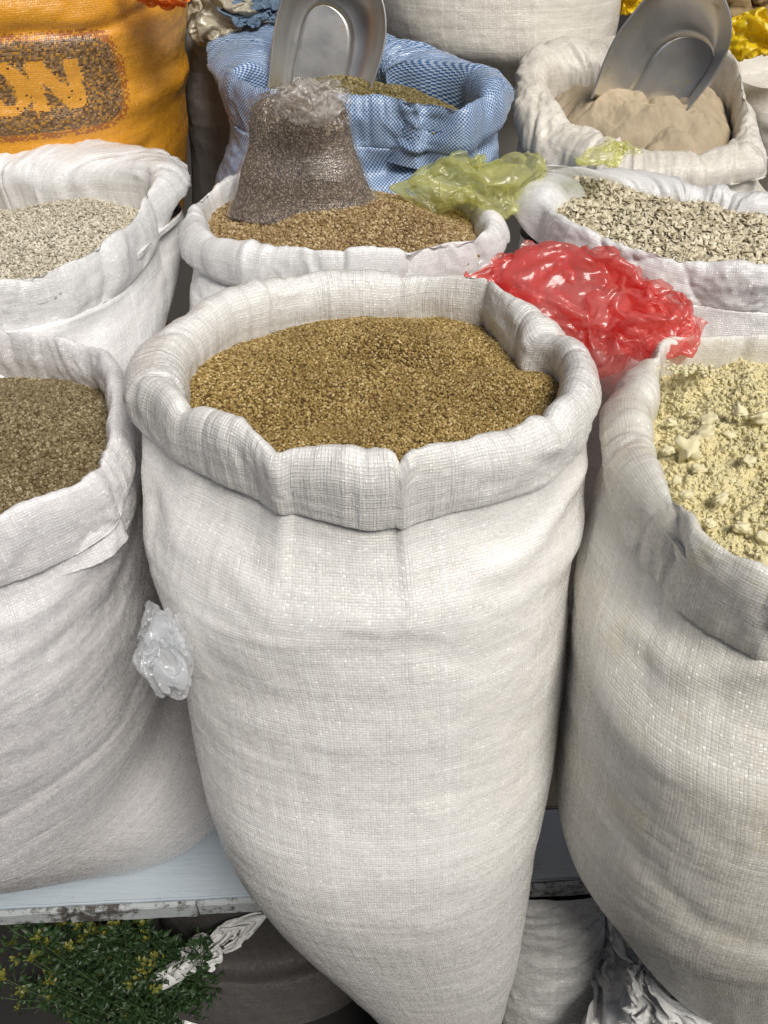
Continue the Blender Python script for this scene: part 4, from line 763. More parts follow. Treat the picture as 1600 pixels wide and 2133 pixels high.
# crumpled film shapes: 40x40 sheets after being pushed together, neighbour to neighbour steps of 0.5 mm, x then y then z
SHEETS = {}
SHEETS['rolled'] = [
229,14,7,-11,-8,6,6,0,-9,2,-3,-12,-23,-26,-10,12,17,10,18,12,17,-11,8,10,7,9,11,10,3,-3,-17,-17,1,18,1,16,11,12,7,9,
4,-4,3,-12,-4,3,16,10,-6,-11,-4,-14,-17,-20,-10,0,16,18,14,25,13,-1,-7,7,5,2,15,9,3,-7,-13,-12,2,12,6,22,17,7,8,14,
-8,-8,-3,-11,-7,11,16,13,-17,-5,-11,-13,-6,-9,-14,-1,16,16,13,25,14,5,-1,3,-9,6,15,-1,1,0,-9,-14,-2,18,18,20,18,5,-7,22,
-11,-5,-2,7,-13,5,12,3,-11,-16,-14,-11,-7,-3,-1,-2,12,8,21,20,9,7,3,2,-11,12,7,6,6,-9,-8,-10,-2,20,20,17,17,19,-12,14,
-7,-1,-9,8,6,-12,3,-3,-14,-14,-13,-11,-2,-3,3,-2,18,6,18,16,9,9,3,-7,-5,8,9,7,10,-8,-8,7,-3,11,18,18,12,21,-3,-3,
-15,-1,2,-2,1,-5,-6,-9,-12,-15,-10,-8,-1,0,3,6,13,10,12,14,10,3,5,2,-4,0,9,10,6,-6,-5,15,-4,13,15,9,20,17,-14,2,
-10,-8,2,3,-8,-3,-7,-13,-14,-13,-9,-2,0,1,-1,9,10,11,13,15,7,3,4,-3,1,1,9,11,7,-8,2,9,5,11,19,19,14,14,-12,-13,
-12,-8,-6,1,-4,-6,-14,-11,-13,-9,-9,1,-1,5,-4,9,12,17,17,1,4,3,6,0,4,1,18,9,3,-14,13,9,-1,14,22,23,11,10,-18,-12,
-16,-3,-8,-11,1,-12,-15,-10,-7,-9,-2,-6,0,8,2,10,16,14,13,-8,4,2,2,11,12,9,9,4,1,-5,17,16,-5,13,20,19,0,5,-16,-13,
-10,-9,-13,-5,-1,-15,-18,-11,-2,-8,-4,-3,1,6,7,12,15,13,11,6,2,-2,-4,18,6,13,1,2,3,10,13,18,6,12,8,3,5,-4,-12,-12,
-15,-7,-18,0,-14,-8,-20,-9,-3,-3,-8,-2,2,4,9,12,14,12,10,6,8,9,2,0,10,8,3,0,5,10,19,21,7,1,6,10,-6,-10,-7,-5,
-19,-7,-10,-8,-14,-10,-15,-4,-4,-9,-6,1,-5,6,9,13,14,7,10,6,11,10,3,1,9,12,1,1,2,18,20,21,6,-4,7,1,-6,-8,-1,-10,
-22,-7,-5,-12,-13,-9,-12,4,-7,-12,-4,4,-4,-4,11,15,13,5,6,10,9,11,5,8,15,-2,3,0,11,15,19,20,0,7,-2,-6,-2,-6,4,-16,
-22,-6,-5,-10,-11,-10,-7,-1,-5,-9,-8,0,-3,6,7,14,7,7,10,12,11,14,9,-1,17,-4,-4,8,12,15,19,14,3,7,-10,-5,4,6,-9,-8,
-21,-3,-7,-8,-11,-10,-7,-1,-7,-7,-9,-1,2,9,8,10,11,11,6,10,11,18,21,2,-9,-3,-2,11,13,18,17,11,10,-1,-7,-7,4,2,-8,2,
-22,-1,-6,-7,-10,-11,-6,-6,-3,-12,-4,-3,3,14,14,8,10,8,11,4,14,23,21,-10,-8,-5,3,9,16,20,16,16,5,-7,-5,-3,1,-5,1,-2,
-20,0,-2,-10,-10,-14,-8,-3,-6,-7,-5,-3,7,15,16,4,10,9,14,9,18,24,6,-9,-1,-12,1,13,17,18,20,11,8,-8,9,-15,-6,-1,3,-9,
-20,-1,2,-7,-12,-13,-14,-1,-6,-4,-10,1,11,16,11,7,10,10,15,19,17,12,6,10,-10,-13,-6,17,15,21,21,8,3,-6,3,-9,-13,4,-7,-10,
-21,-2,1,-1,-14,-13,-11,-4,-6,-4,-6,0,11,20,8,9,9,16,11,21,16,14,9,10,-16,-15,11,11,16,22,14,2,2,-9,2,-7,-16,5,-11,-7,
-17,-5,-2,1,-7,-19,-10,-7,6,-11,4,-7,14,22,6,9,12,19,16,13,16,10,13,7,-15,-12,17,2,22,24,7,-5,0,-8,-3,-2,-15,1,-9,3,
-21,-3,-9,1,0,-14,-11,-7,5,5,-6,-10,15,20,13,12,14,9,18,16,11,12,11,8,-11,-6,11,6,21,19,2,-6,-2,-9,2,-12,-2,-10,-3,14,
-17,-9,-3,-1,-4,-1,-9,-14,12,8,-11,-7,13,15,16,23,15,7,11,10,12,12,11,2,1,-9,16,17,14,5,-3,3,-8,6,-13,-17,0,0,-1,9,
-16,-15,-3,-3,-3,5,-3,-15,16,3,-15,3,15,13,21,23,16,3,12,1,9,16,11,-2,-1,7,19,15,6,1,-4,-1,-3,-3,-1,-13,-10,-4,2,14,
-19,-19,-7,4,2,2,5,-5,7,-4,-4,2,19,19,15,25,6,1,8,8,3,17,11,9,-7,19,10,4,7,1,-5,-7,3,-4,10,-16,4,-14,-10,29,
-20,-17,-4,1,8,-3,6,12,-8,-2,5,0,20,21,14,17,10,8,-9,9,12,9,11,15,0,12,10,0,6,-2,-7,5,-5,-4,15,4,-8,-9,-11,4,
-19,-13,-5,1,7,6,3,19,2,-8,-9,8,19,19,23,6,6,9,-6,8,7,12,14,9,11,7,8,-1,1,7,-5,-4,-4,8,12,-3,0,-2,-12,-10,
-20,-12,-4,1,10,14,1,16,11,-11,-4,6,21,21,21,3,-6,9,0,6,7,10,11,10,9,10,4,2,8,0,-4,2,-6,8,13,8,-14,7,-19,-15,
-20,-9,-8,5,14,13,8,11,11,1,-11,7,24,22,18,-7,0,3,5,5,6,9,6,12,12,16,-4,5,3,7,13,-3,-16,8,16,10,-11,0,-6,-11,
-20,-7,-9,12,20,8,12,9,8,3,-15,16,23,23,7,-7,0,7,1,4,6,9,8,9,15,18,6,-7,6,9,13,8,-19,-7,21,12,-14,-8,17,1,
-20,-6,-2,20,13,7,8,11,14,-1,-10,22,22,22,-4,-11,9,5,-2,1,4,5,11,12,20,19,11,0,-4,4,12,7,-12,-3,18,16,-20,7,12,5,
-22,4,8,15,9,5,16,1,17,-5,6,18,22,17,-5,-11,3,5,-3,8,4,-3,14,18,18,16,18,8,4,-1,-3,3,-1,10,-5,11,-4,20,-13,-9,
-19,21,3,21,0,2,19,6,13,7,3,14,22,8,-5,-7,-11,3,4,7,4,14,5,16,18,18,17,8,13,1,-2,-4,2,-6,-4,10,18,18,-8,-40,
3,3,9,22,5,-1,13,11,15,15,3,14,19,-7,0,-13,-5,-1,-1,7,15,6,6,18,22,18,13,9,11,-1,2,-3,1,-1,16,-3,26,9,-23,-18,
-13,11,8,15,15,-10,12,18,19,17,2,15,6,-5,-3,-16,-2,-6,0,9,10,10,20,23,11,18,14,2,11,6,-5,-5,10,16,5,2,17,7,-5,-1,
18,-6,4,11,10,2,5,17,22,21,3,2,10,-6,-14,-15,-5,4,1,11,20,16,14,19,9,14,5,15,-4,8,-3,10,4,18,6,-7,27,18,-30,-12,
14,-10,0,-12,11,9,16,12,18,20,10,-4,-5,-6,-8,-15,-9,2,15,18,24,26,12,-7,16,15,-3,13,1,9,-4,19,8,10,3,-2,6,29,-26,3,
12,-20,-16,-8,7,12,14,19,19,10,10,-6,-10,-8,-8,-8,-8,13,20,20,22,28,10,-2,18,10,2,3,10,5,-3,-2,23,11,-1,2,1,23,-15,-7,
0,-22,-18,-16,2,15,16,18,19,9,5,-4,-15,-8,-6,-9,6,9,20,24,24,31,4,13,14,19,8,4,8,6,-16,2,2,27,1,-17,23,1,-13,11,
1,-26,-22,-15,0,15,14,16,15,7,3,2,-8,-22,-7,0,3,16,22,24,29,26,21,14,13,14,19,6,1,10,-24,12,7,14,0,-11,38,9,-31,4,
-6,-18,-26,-18,-9,13,17,17,11,5,2,12,-7,-21,-8,-6,9,15,22,30,32,28,17,25,18,15,13,11,-6,-10,-5,10,8,6,-2,-13,41,6,-10,-20,
-115,-4,-10,14,19,15,6,-12,-13,-14,-19,-19,-2,-1,11,16,-8,3,24,-5,-10,6,5,7,11,17,22,27,28,26,10,11,20,0,-18,2,-13,15,20,-5,
-12,6,-17,21,22,12,-10,-12,-10,-14,-22,-17,-7,6,15,17,-6,18,22,-2,-1,4,6,4,11,18,19,23,25,21,17,12,19,-3,-14,-5,1,10,17,6,
-6,3,-14,21,23,13,-7,-6,-17,-24,-14,-18,-18,11,16,16,12,16,18,6,9,4,5,5,7,10,21,21,22,10,18,17,21,0,-10,-4,7,9,11,9,
-14,14,-7,24,4,16,5,2,-19,-25,-20,-19,-18,-1,18,15,19,25,14,17,3,0,12,11,-4,20,23,19,12,6,13,18,16,-8,7,9,5,13,13,10,
-3,5,7,15,13,4,20,5,-25,-23,-23,-17,-11,-11,10,29,20,23,19,6,9,4,16,6,8,13,20,18,11,5,7,16,17,-6,11,11,9,1,23,-5,
-2,3,0,26,-1,21,19,5,-26,-25,-19,-16,-12,-5,4,23,24,30,19,4,-1,9,24,15,8,4,22,19,9,-11,16,10,20,8,10,7,8,15,5,-9,
-13,14,12,10,9,27,19,-9,-20,-21,-20,-23,-2,0,-6,24,27,24,15,-3,9,12,21,21,16,6,16,18,10,-19,6,21,24,10,14,3,11,3,12,-4,
-5,18,15,12,13,23,21,-13,-19,-23,-22,-20,-9,3,5,20,24,13,8,8,15,18,18,7,19,24,10,16,3,-8,12,14,21,20,7,10,5,19,3,2,
-5,16,19,15,18,17,24,-12,-21,-20,-18,-24,-12,6,13,14,10,13,6,22,21,19,14,10,13,18,18,22,-8,8,5,7,20,24,15,13,-1,22,2,0,
-3,12,19,15,14,25,20,-4,-16,-23,-18,-22,-6,2,4,23,17,-2,4,15,21,23,18,13,16,21,16,18,-5,13,10,-10,22,22,27,8,1,21,-7,2,
10,-7,18,13,27,18,19,-2,-8,-20,-22,-19,-10,5,11,19,16,-1,-3,17,19,14,22,20,18,16,20,8,9,12,6,-5,23,27,18,-16,17,30,-5,-12,
-6,-7,11,20,27,21,14,-7,-7,-7,-17,-16,-15,3,15,16,6,4,11,11,15,17,19,21,22,15,14,1,19,14,2,3,26,25,-7,-6,25,27,0,-12,
0,-3,-2,28,26,19,10,-10,-8,8,-10,-14,-18,-4,18,14,11,-1,17,13,12,13,17,15,21,29,14,1,20,10,8,0,24,3,0,3,24,22,12,-16,
-4,-4,9,15,23,21,15,-8,-13,1,-8,-1,-16,1,15,21,0,3,18,15,14,1,18,25,12,27,20,11,15,6,-2,13,7,6,0,11,20,18,19,-14,
0,-3,14,7,17,23,17,0,-16,-11,1,0,-10,1,18,14,10,-4,18,18,15,3,10,31,10,22,22,14,16,5,-2,10,17,6,-2,1,24,9,20,3,
-2,-5,19,8,14,16,18,-3,6,-18,-4,0,-10,15,13,5,11,-3,15,22,21,7,11,16,11,20,21,23,4,-1,13,17,22,-9,5,8,4,13,18,18,
-1,-5,13,13,13,14,20,8,-2,-7,-5,-12,4,15,13,-4,10,1,17,20,12,5,24,12,20,15,20,20,-4,6,17,13,21,3,4,-8,5,22,16,15,
0,-5,15,13,10,7,17,17,14,-9,-13,-7,11,15,-2,-3,1,16,19,10,4,21,27,22,18,14,15,11,2,12,5,5,19,11,9,3,-6,21,12,11,
3,-8,15,20,-1,8,9,24,14,-9,0,-7,11,18,-13,-12,15,18,20,-1,21,27,25,21,14,7,16,20,2,6,6,-13,17,22,10,10,-6,20,1,12,
4,-12,16,22,17,-4,5,12,17,-2,5,-2,11,16,-14,-8,10,16,22,10,20,28,26,19,9,10,12,19,4,8,-1,-17,9,22,14,13,5,18,-5,-3,
7,-14,10,24,25,7,3,3,13,9,2,-2,12,6,-8,-1,10,16,17,13,27,26,22,21,8,8,12,18,1,5,-21,5,1,14,10,18,21,6,4,-2,
-8,-5,7,25,25,24,4,-4,16,8,2,4,9,-5,-4,6,13,17,14,19,25,24,11,21,17,8,8,15,6,-8,-21,-1,11,11,11,6,24,8,3,0,
11,-10,9,16,24,22,5,9,17,10,-4,10,11,-5,1,6,14,14,17,17,24,13,19,12,16,18,4,17,4,-11,-17,-18,18,13,19,4,16,6,9,3,
16,-15,0,17,12,25,23,10,19,7,0,10,8,0,-1,8,11,13,13,18,23,16,18,17,11,15,11,12,-2,-15,-13,-15,10,21,12,1,14,6,13,4,
16,-17,-4,5,21,19,24,21,12,14,6,7,7,1,3,-1,20,15,1,19,23,18,17,19,15,14,10,2,2,-15,-14,-7,5,13,13,10,17,-16,10,12,
14,-21,-10,3,24,25,25,14,21,12,6,9,1,6,6,-4,21,19,0,11,21,19,20,18,21,15,-1,5,-15,-19,-5,4,1,18,6,14,9,8,-18,14,
11,-23,-12,4,25,27,28,14,22,12,3,7,6,2,4,6,11,18,7,7,20,18,18,23,16,2,-3,1,-12,-4,-4,-5,6,11,14,21,-8,-4,-6,21,
9,-23,-19,14,25,26,28,21,20,9,1,7,5,1,11,1,3,20,13,5,17,18,20,23,-4,-4,6,0,10,-1,-6,4,5,-8,13,24,-7,-19,26,-20,
7,-24,-17,22,21,28,30,19,22,10,-5,12,-1,6,2,-6,3,16,16,12,20,19,21,9,-7,-11,5,13,11,-7,9,9,13,-9,3,-1,11,-29,53,10,
4,-21,-8,20,29,21,27,23,16,13,-1,4,9,2,-7,-3,9,13,5,13,21,23,11,2,-11,-12,3,14,10,16,2,10,21,-1,-13,13,-17,2,45,1,
3,-14,4,16,21,27,20,23,11,17,8,6,5,1,-6,-7,4,1,14,20,19,11,8,-9,-9,-2,-5,13,16,14,8,13,15,5,-9,3,-23,48,38,-26,
4,-4,11,16,19,21,20,22,7,16,15,11,4,-6,-6,-5,-8,6,10,15,18,1,13,-16,-7,-4,0,14,11,13,21,10,9,19,-8,-11,-14,53,37,-19,
12,-7,19,20,19,21,16,16,14,10,15,12,7,-8,-1,-9,-1,6,5,12,12,-2,1,-11,6,-3,-3,-1,11,18,18,25,1,5,3,-4,-6,76,-10,-18,
10,2,18,22,16,19,17,14,11,13,13,10,7,0,-2,-12,7,3,7,10,-1,3,0,-9,-8,3,7,-4,9,14,8,25,-1,14,8,-20,6,59,-12,-16,
5,23,9,13,21,18,19,17,10,12,12,6,10,7,-9,-8,4,11,5,8,-1,-2,2,-7,-16,-9,8,12,-4,6,20,10,20,-3,-8,-9,17,34,19,-26,
21,18,9,7,15,22,18,20,14,12,14,2,-6,19,3,-7,-4,7,15,6,-3,-9,-1,-6,-10,-2,-1,5,8,6,16,26,-9,14,-34,44,49,-3,-24,-15,
23,13,0,10,17,18,16,16,14,18,16,-8,-10,20,12,1,-4,6,2,14,-5,2,-3,-8,-12,-4,0,4,12,13,6,6,0,-6,-12,56,27,-23,7,-13,
24,6,3,-3,18,21,19,15,15,17,12,-4,-19,6,12,15,5,6,5,11,-2,6,-6,-12,-10,-8,-2,-8,23,5,11,-1,6,-12,-4,85,-26,-5,3,-57,
22,1,3,-2,5,19,21,20,15,13,11,0,-11,-4,5,10,12,15,10,6,7,0,-4,-11,-11,-7,-14,-9,9,22,8,-3,8,-2,-10,84,-23,-4,-9,-70,
19,-2,2,3,1,15,17,18,20,9,4,4,3,-5,7,6,14,12,11,9,3,3,-5,-11,-16,-7,-10,-20,5,15,9,18,-9,3,7,55,-20,8,-15,-61,
73,-11,-9,-5,14,8,23,22,22,22,20,20,4,-4,9,1,10,-7,3,13,0,-29,-27,-25,-22,-16,-9,-4,-5,4,19,18,6,-16,-3,-20,-9,-17,-14,6,
7,-8,-15,-8,7,15,17,21,25,19,15,20,16,0,4,16,1,3,4,13,-19,-29,-25,-21,-17,-19,-2,-2,-5,-9,3,19,7,-8,-11,5,-10,-18,-11,-7,
13,-8,-20,-10,6,18,18,18,10,19,23,12,17,21,3,18,0,1,11,2,-25,-28,-25,-15,-20,-7,1,-9,-15,-15,10,12,-1,-13,-8,4,9,-24,-11,10,
-1,-2,-21,-2,9,13,23,12,21,11,10,16,16,22,14,9,11,-5,12,-12,-25,-22,-20,-18,-15,-4,-7,-10,-7,-22,-8,9,0,-6,-10,9,8,-6,-16,12,
18,-18,-16,-6,18,11,11,23,13,10,14,13,23,19,21,4,10,3,-9,-13,-22,-23,-3,-24,-23,-1,-6,-14,-5,-13,-20,1,-3,-9,-2,8,17,-8,9,6,
1,-21,-24,7,15,8,18,25,7,6,17,18,19,22,24,15,5,0,-16,-23,-22,-17,-7,-16,-21,-18,-5,6,-13,-20,-10,-16,1,-5,-2,20,2,3,15,8,
-12,-11,-19,-1,22,1,21,23,18,2,18,10,20,27,26,15,6,-11,-19,-22,-21,-21,-7,-4,-19,-23,-9,11,-16,-15,-22,-11,3,-7,6,6,9,-5,18,19,
-12,-6,-12,2,22,8,11,24,16,11,6,13,22,24,26,18,-2,-16,-13,-20,-19,-16,-10,-21,-12,-7,1,-4,-19,-16,-10,-6,-5,-3,12,13,-20,-9,24,24,
-10,-9,-8,16,22,14,0,27,9,15,16,5,19,24,21,14,-7,-15,-14,-9,-10,-18,-19,-17,8,-6,-10,-9,-16,-24,-7,4,2,0,4,-4,-29,-2,25,27,
-15,4,-2,24,25,-5,7,23,20,7,14,4,23,26,24,4,-8,-21,-21,-16,-10,-12,-13,-1,11,-1,-18,-17,-16,-18,0,12,-5,4,2,-25,-28,5,22,24,
-11,18,8,24,9,-10,12,26,23,14,4,7,24,26,20,2,-14,-21,-21,-18,-14,-17,-13,9,11,4,-10,-20,-22,-10,14,13,-4,-10,-13,-25,-18,4,22,16,
-6,25,24,14,-11,-3,16,23,21,21,0,21,20,25,16,-5,-19,-20,-15,-22,-16,-14,-3,1,14,14,-21,-23,-13,0,15,17,-7,-15,-26,-30,-10,4,17,14,
-1,28,28,8,-11,-9,18,18,22,19,21,22,18,20,8,-14,-10,-17,-19,-20,-20,-11,11,5,10,2,-17,-23,-7,4,15,18,-13,-25,-30,-28,1,2,4,12,
-1,29,27,7,-15,-2,17,17,17,24,21,24,12,19,5,-4,-19,-16,-14,-17,-19,0,9,5,-3,-12,-7,-15,-9,14,20,14,-25,-29,-28,-26,5,-17,8,7,
1,25,25,15,-16,-2,14,23,15,20,24,22,19,14,-9,-2,-19,-20,-9,-12,-12,13,11,2,-24,-14,-7,-17,12,15,20,-2,-21,-30,-24,-21,-4,-17,0,19,
1,28,14,24,-6,-11,11,23,21,12,24,25,19,14,-9,-18,-15,-18,-5,-11,5,16,11,-15,-27,-16,-13,-1,15,19,17,-11,-20,-25,-26,-19,-11,-10,-6,12,
0,29,16,15,11,-15,3,23,22,16,20,22,22,10,-10,-20,-18,-10,-3,5,11,14,1,-24,-19,-19,-14,5,16,19,-3,-17,-13,-19,-20,-13,-21,1,-12,-7,
1,27,6,16,13,7,0,18,15,20,15,22,23,12,-16,-19,-21,-11,8,15,20,3,-10,-12,-18,-19,-17,-1,20,10,-7,-22,-11,-9,-20,-11,-13,-3,-13,-14,
-1,25,11,5,12,15,18,-2,15,21,23,21,20,1,-13,-19,-12,4,2,22,8,5,-6,-11,-18,-19,-14,-14,17,-1,-7,-21,-13,5,-13,-6,-12,-1,-19,-12,
3,17,11,5,7,15,21,14,4,20,23,26,7,-3,-12,-12,11,8,4,15,8,-9,1,-6,-18,-21,-9,-17,5,6,-24,-17,-13,2,8,1,-17,-4,-21,-13,
2,7,18,-4,4,18,22,24,-1,18,25,25,14,-12,-19,-4,14,11,12,4,5,8,-1,-4,-19,-21,-15,-8,-2,-12,-10,-19,-18,4,14,5,-11,-13,-21,-4,
-7,17,18,6,4,4,16,20,10,9,26,28,15,-21,-17,1,15,17,23,-6,-4,12,14,-13,-18,-22,-9,-4,-20,-10,-12,-19,-10,-19,13,12,0,-10,-14,-9,
3,9,24,16,-7,-5,13,20,8,18,26,25,12,-18,-11,2,15,21,14,9,-5,19,3,-15,-18,-17,-3,-12,-22,-20,-16,-18,-12,-12,5,10,5,-8,-2,-13,
6,4,22,12,-9,-3,11,16,9,22,26,24,12,-14,-17,1,22,24,23,11,-1,13,-7,-6,-16,-11,-18,-19,-20,-20,-17,-19,-18,-1,-9,5,7,18,-10,-9,
4,2,16,15,2,-11,11,5,22,17,23,24,6,-9,-19,17,14,24,26,14,-1,7,-8,0,-16,-14,-22,-24,-20,-18,-15,-20,-21,-9,-8,10,5,17,-6,-7,
2,1,16,16,8,-11,-9,12,18,20,24,21,0,-5,-1,13,19,20,25,13,-8,3,0,-3,-8,-19,-21,-24,-19,-14,-25,-23,-20,0,-12,5,8,9,-9,-7,
-1,-1,17,19,5,2,-8,3,5,24,22,17,2,-12,6,23,23,18,25,11,-3,-8,10,0,-16,-22,-20,-19,-14,-23,-22,-22,-14,-11,-10,4,12,3,-10,-2,
-3,2,14,21,10,-1,9,-7,1,15,21,13,-5,-5,15,25,24,12,23,22,3,-6,-8,-3,-16,-17,-18,-22,-17,-19,-20,-26,-2,-24,-14,10,1,10,-5,3,
-2,1,17,13,2,9,8,7,-9,14,17,11,-7,1,22,26,25,17,15,17,13,-2,-9,-20,-19,-7,-21,-20,-24,-18,-15,-20,-8,-27,-6,4,-4,14,0,5,
-2,2,26,6,-3,21,11,-7,-14,20,18,-1,1,6,22,24,16,21,24,18,14,-7,-19,-18,-10,-15,-20,-22,-24,-15,-14,0,-16,-30,-10,7,3,9,-6,2,
0,13,24,-10,17,9,-7,1,-1,11,20,-3,0,17,22,16,24,23,16,13,8,-10,-14,-7,-14,-23,-16,-24,-21,-18,-15,-1,-22,-14,-17,8,21,7,-13,-9,
12,11,15,-14,8,8,-11,8,-7,16,19,6,9,13,22,22,19,25,23,6,-6,-11,-11,-4,-17,-22,-24,-21,-20,-20,-14,-10,-17,-7,-12,15,24,5,-13,-8,
22,-8,-7,-9,15,12,-8,-8,6,7,21,12,5,20,22,18,23,24,25,15,-6,-23,-16,-8,-14,-20,-24,-24,-19,-7,-14,-5,-14,-10,6,9,11,-10,0,-1,
5,-12,-15,-10,16,13,-4,-9,0,11,18,7,17,21,22,17,21,25,25,21,-17,-21,-14,-11,-18,-13,-23,-25,-13,-4,-21,-5,-23,-11,24,11,5,-6,-18,6,
11,-14,-17,-4,-11,14,11,-3,-3,-3,16,17,17,21,18,20,22,23,24,15,-2,-14,-22,-16,-20,-19,-22,-11,-14,-12,-18,-18,-8,-1,13,0,16,3,-17,-9,
2,-14,-16,-14,3,-7,7,7,-1,-3,16,24,21,11,24,21,23,23,12,13,5,-3,-24,-26,-19,-18,-21,-3,-18,-14,-21,-9,-15,10,1,6,-1,7,-7,-3,
-2,-3,-16,-16,-6,6,-2,-6,-6,16,13,23,17,15,22,23,23,11,12,9,11,7,-26,-28,-11,-15,-18,-6,-18,-12,-21,-14,-6,11,6,6,-14,-3,4,-3,
-1,3,-18,-11,-8,-3,-4,-8,-6,17,22,21,10,25,23,20,22,16,13,1,18,-2,-28,-15,-19,-10,-15,-14,-8,-24,-11,-16,-7,9,11,-2,1,-13,-3,-4,
0,0,-6,-20,-22,-7,-3,-3,3,22,24,19,21,12,23,23,22,15,9,15,6,-14,-22,-11,-18,-15,-9,-19,-19,-8,-13,-13,-3,13,6,-3,4,-16,1,6,
0,-13,0,-11,-24,-15,-9,-1,13,23,28,20,20,5,23,24,20,18,16,4,-3,-8,-20,-9,-7,-20,-20,-18,-25,-2,-8,10,-18,-10,22,1,3,-5,-4,-8]
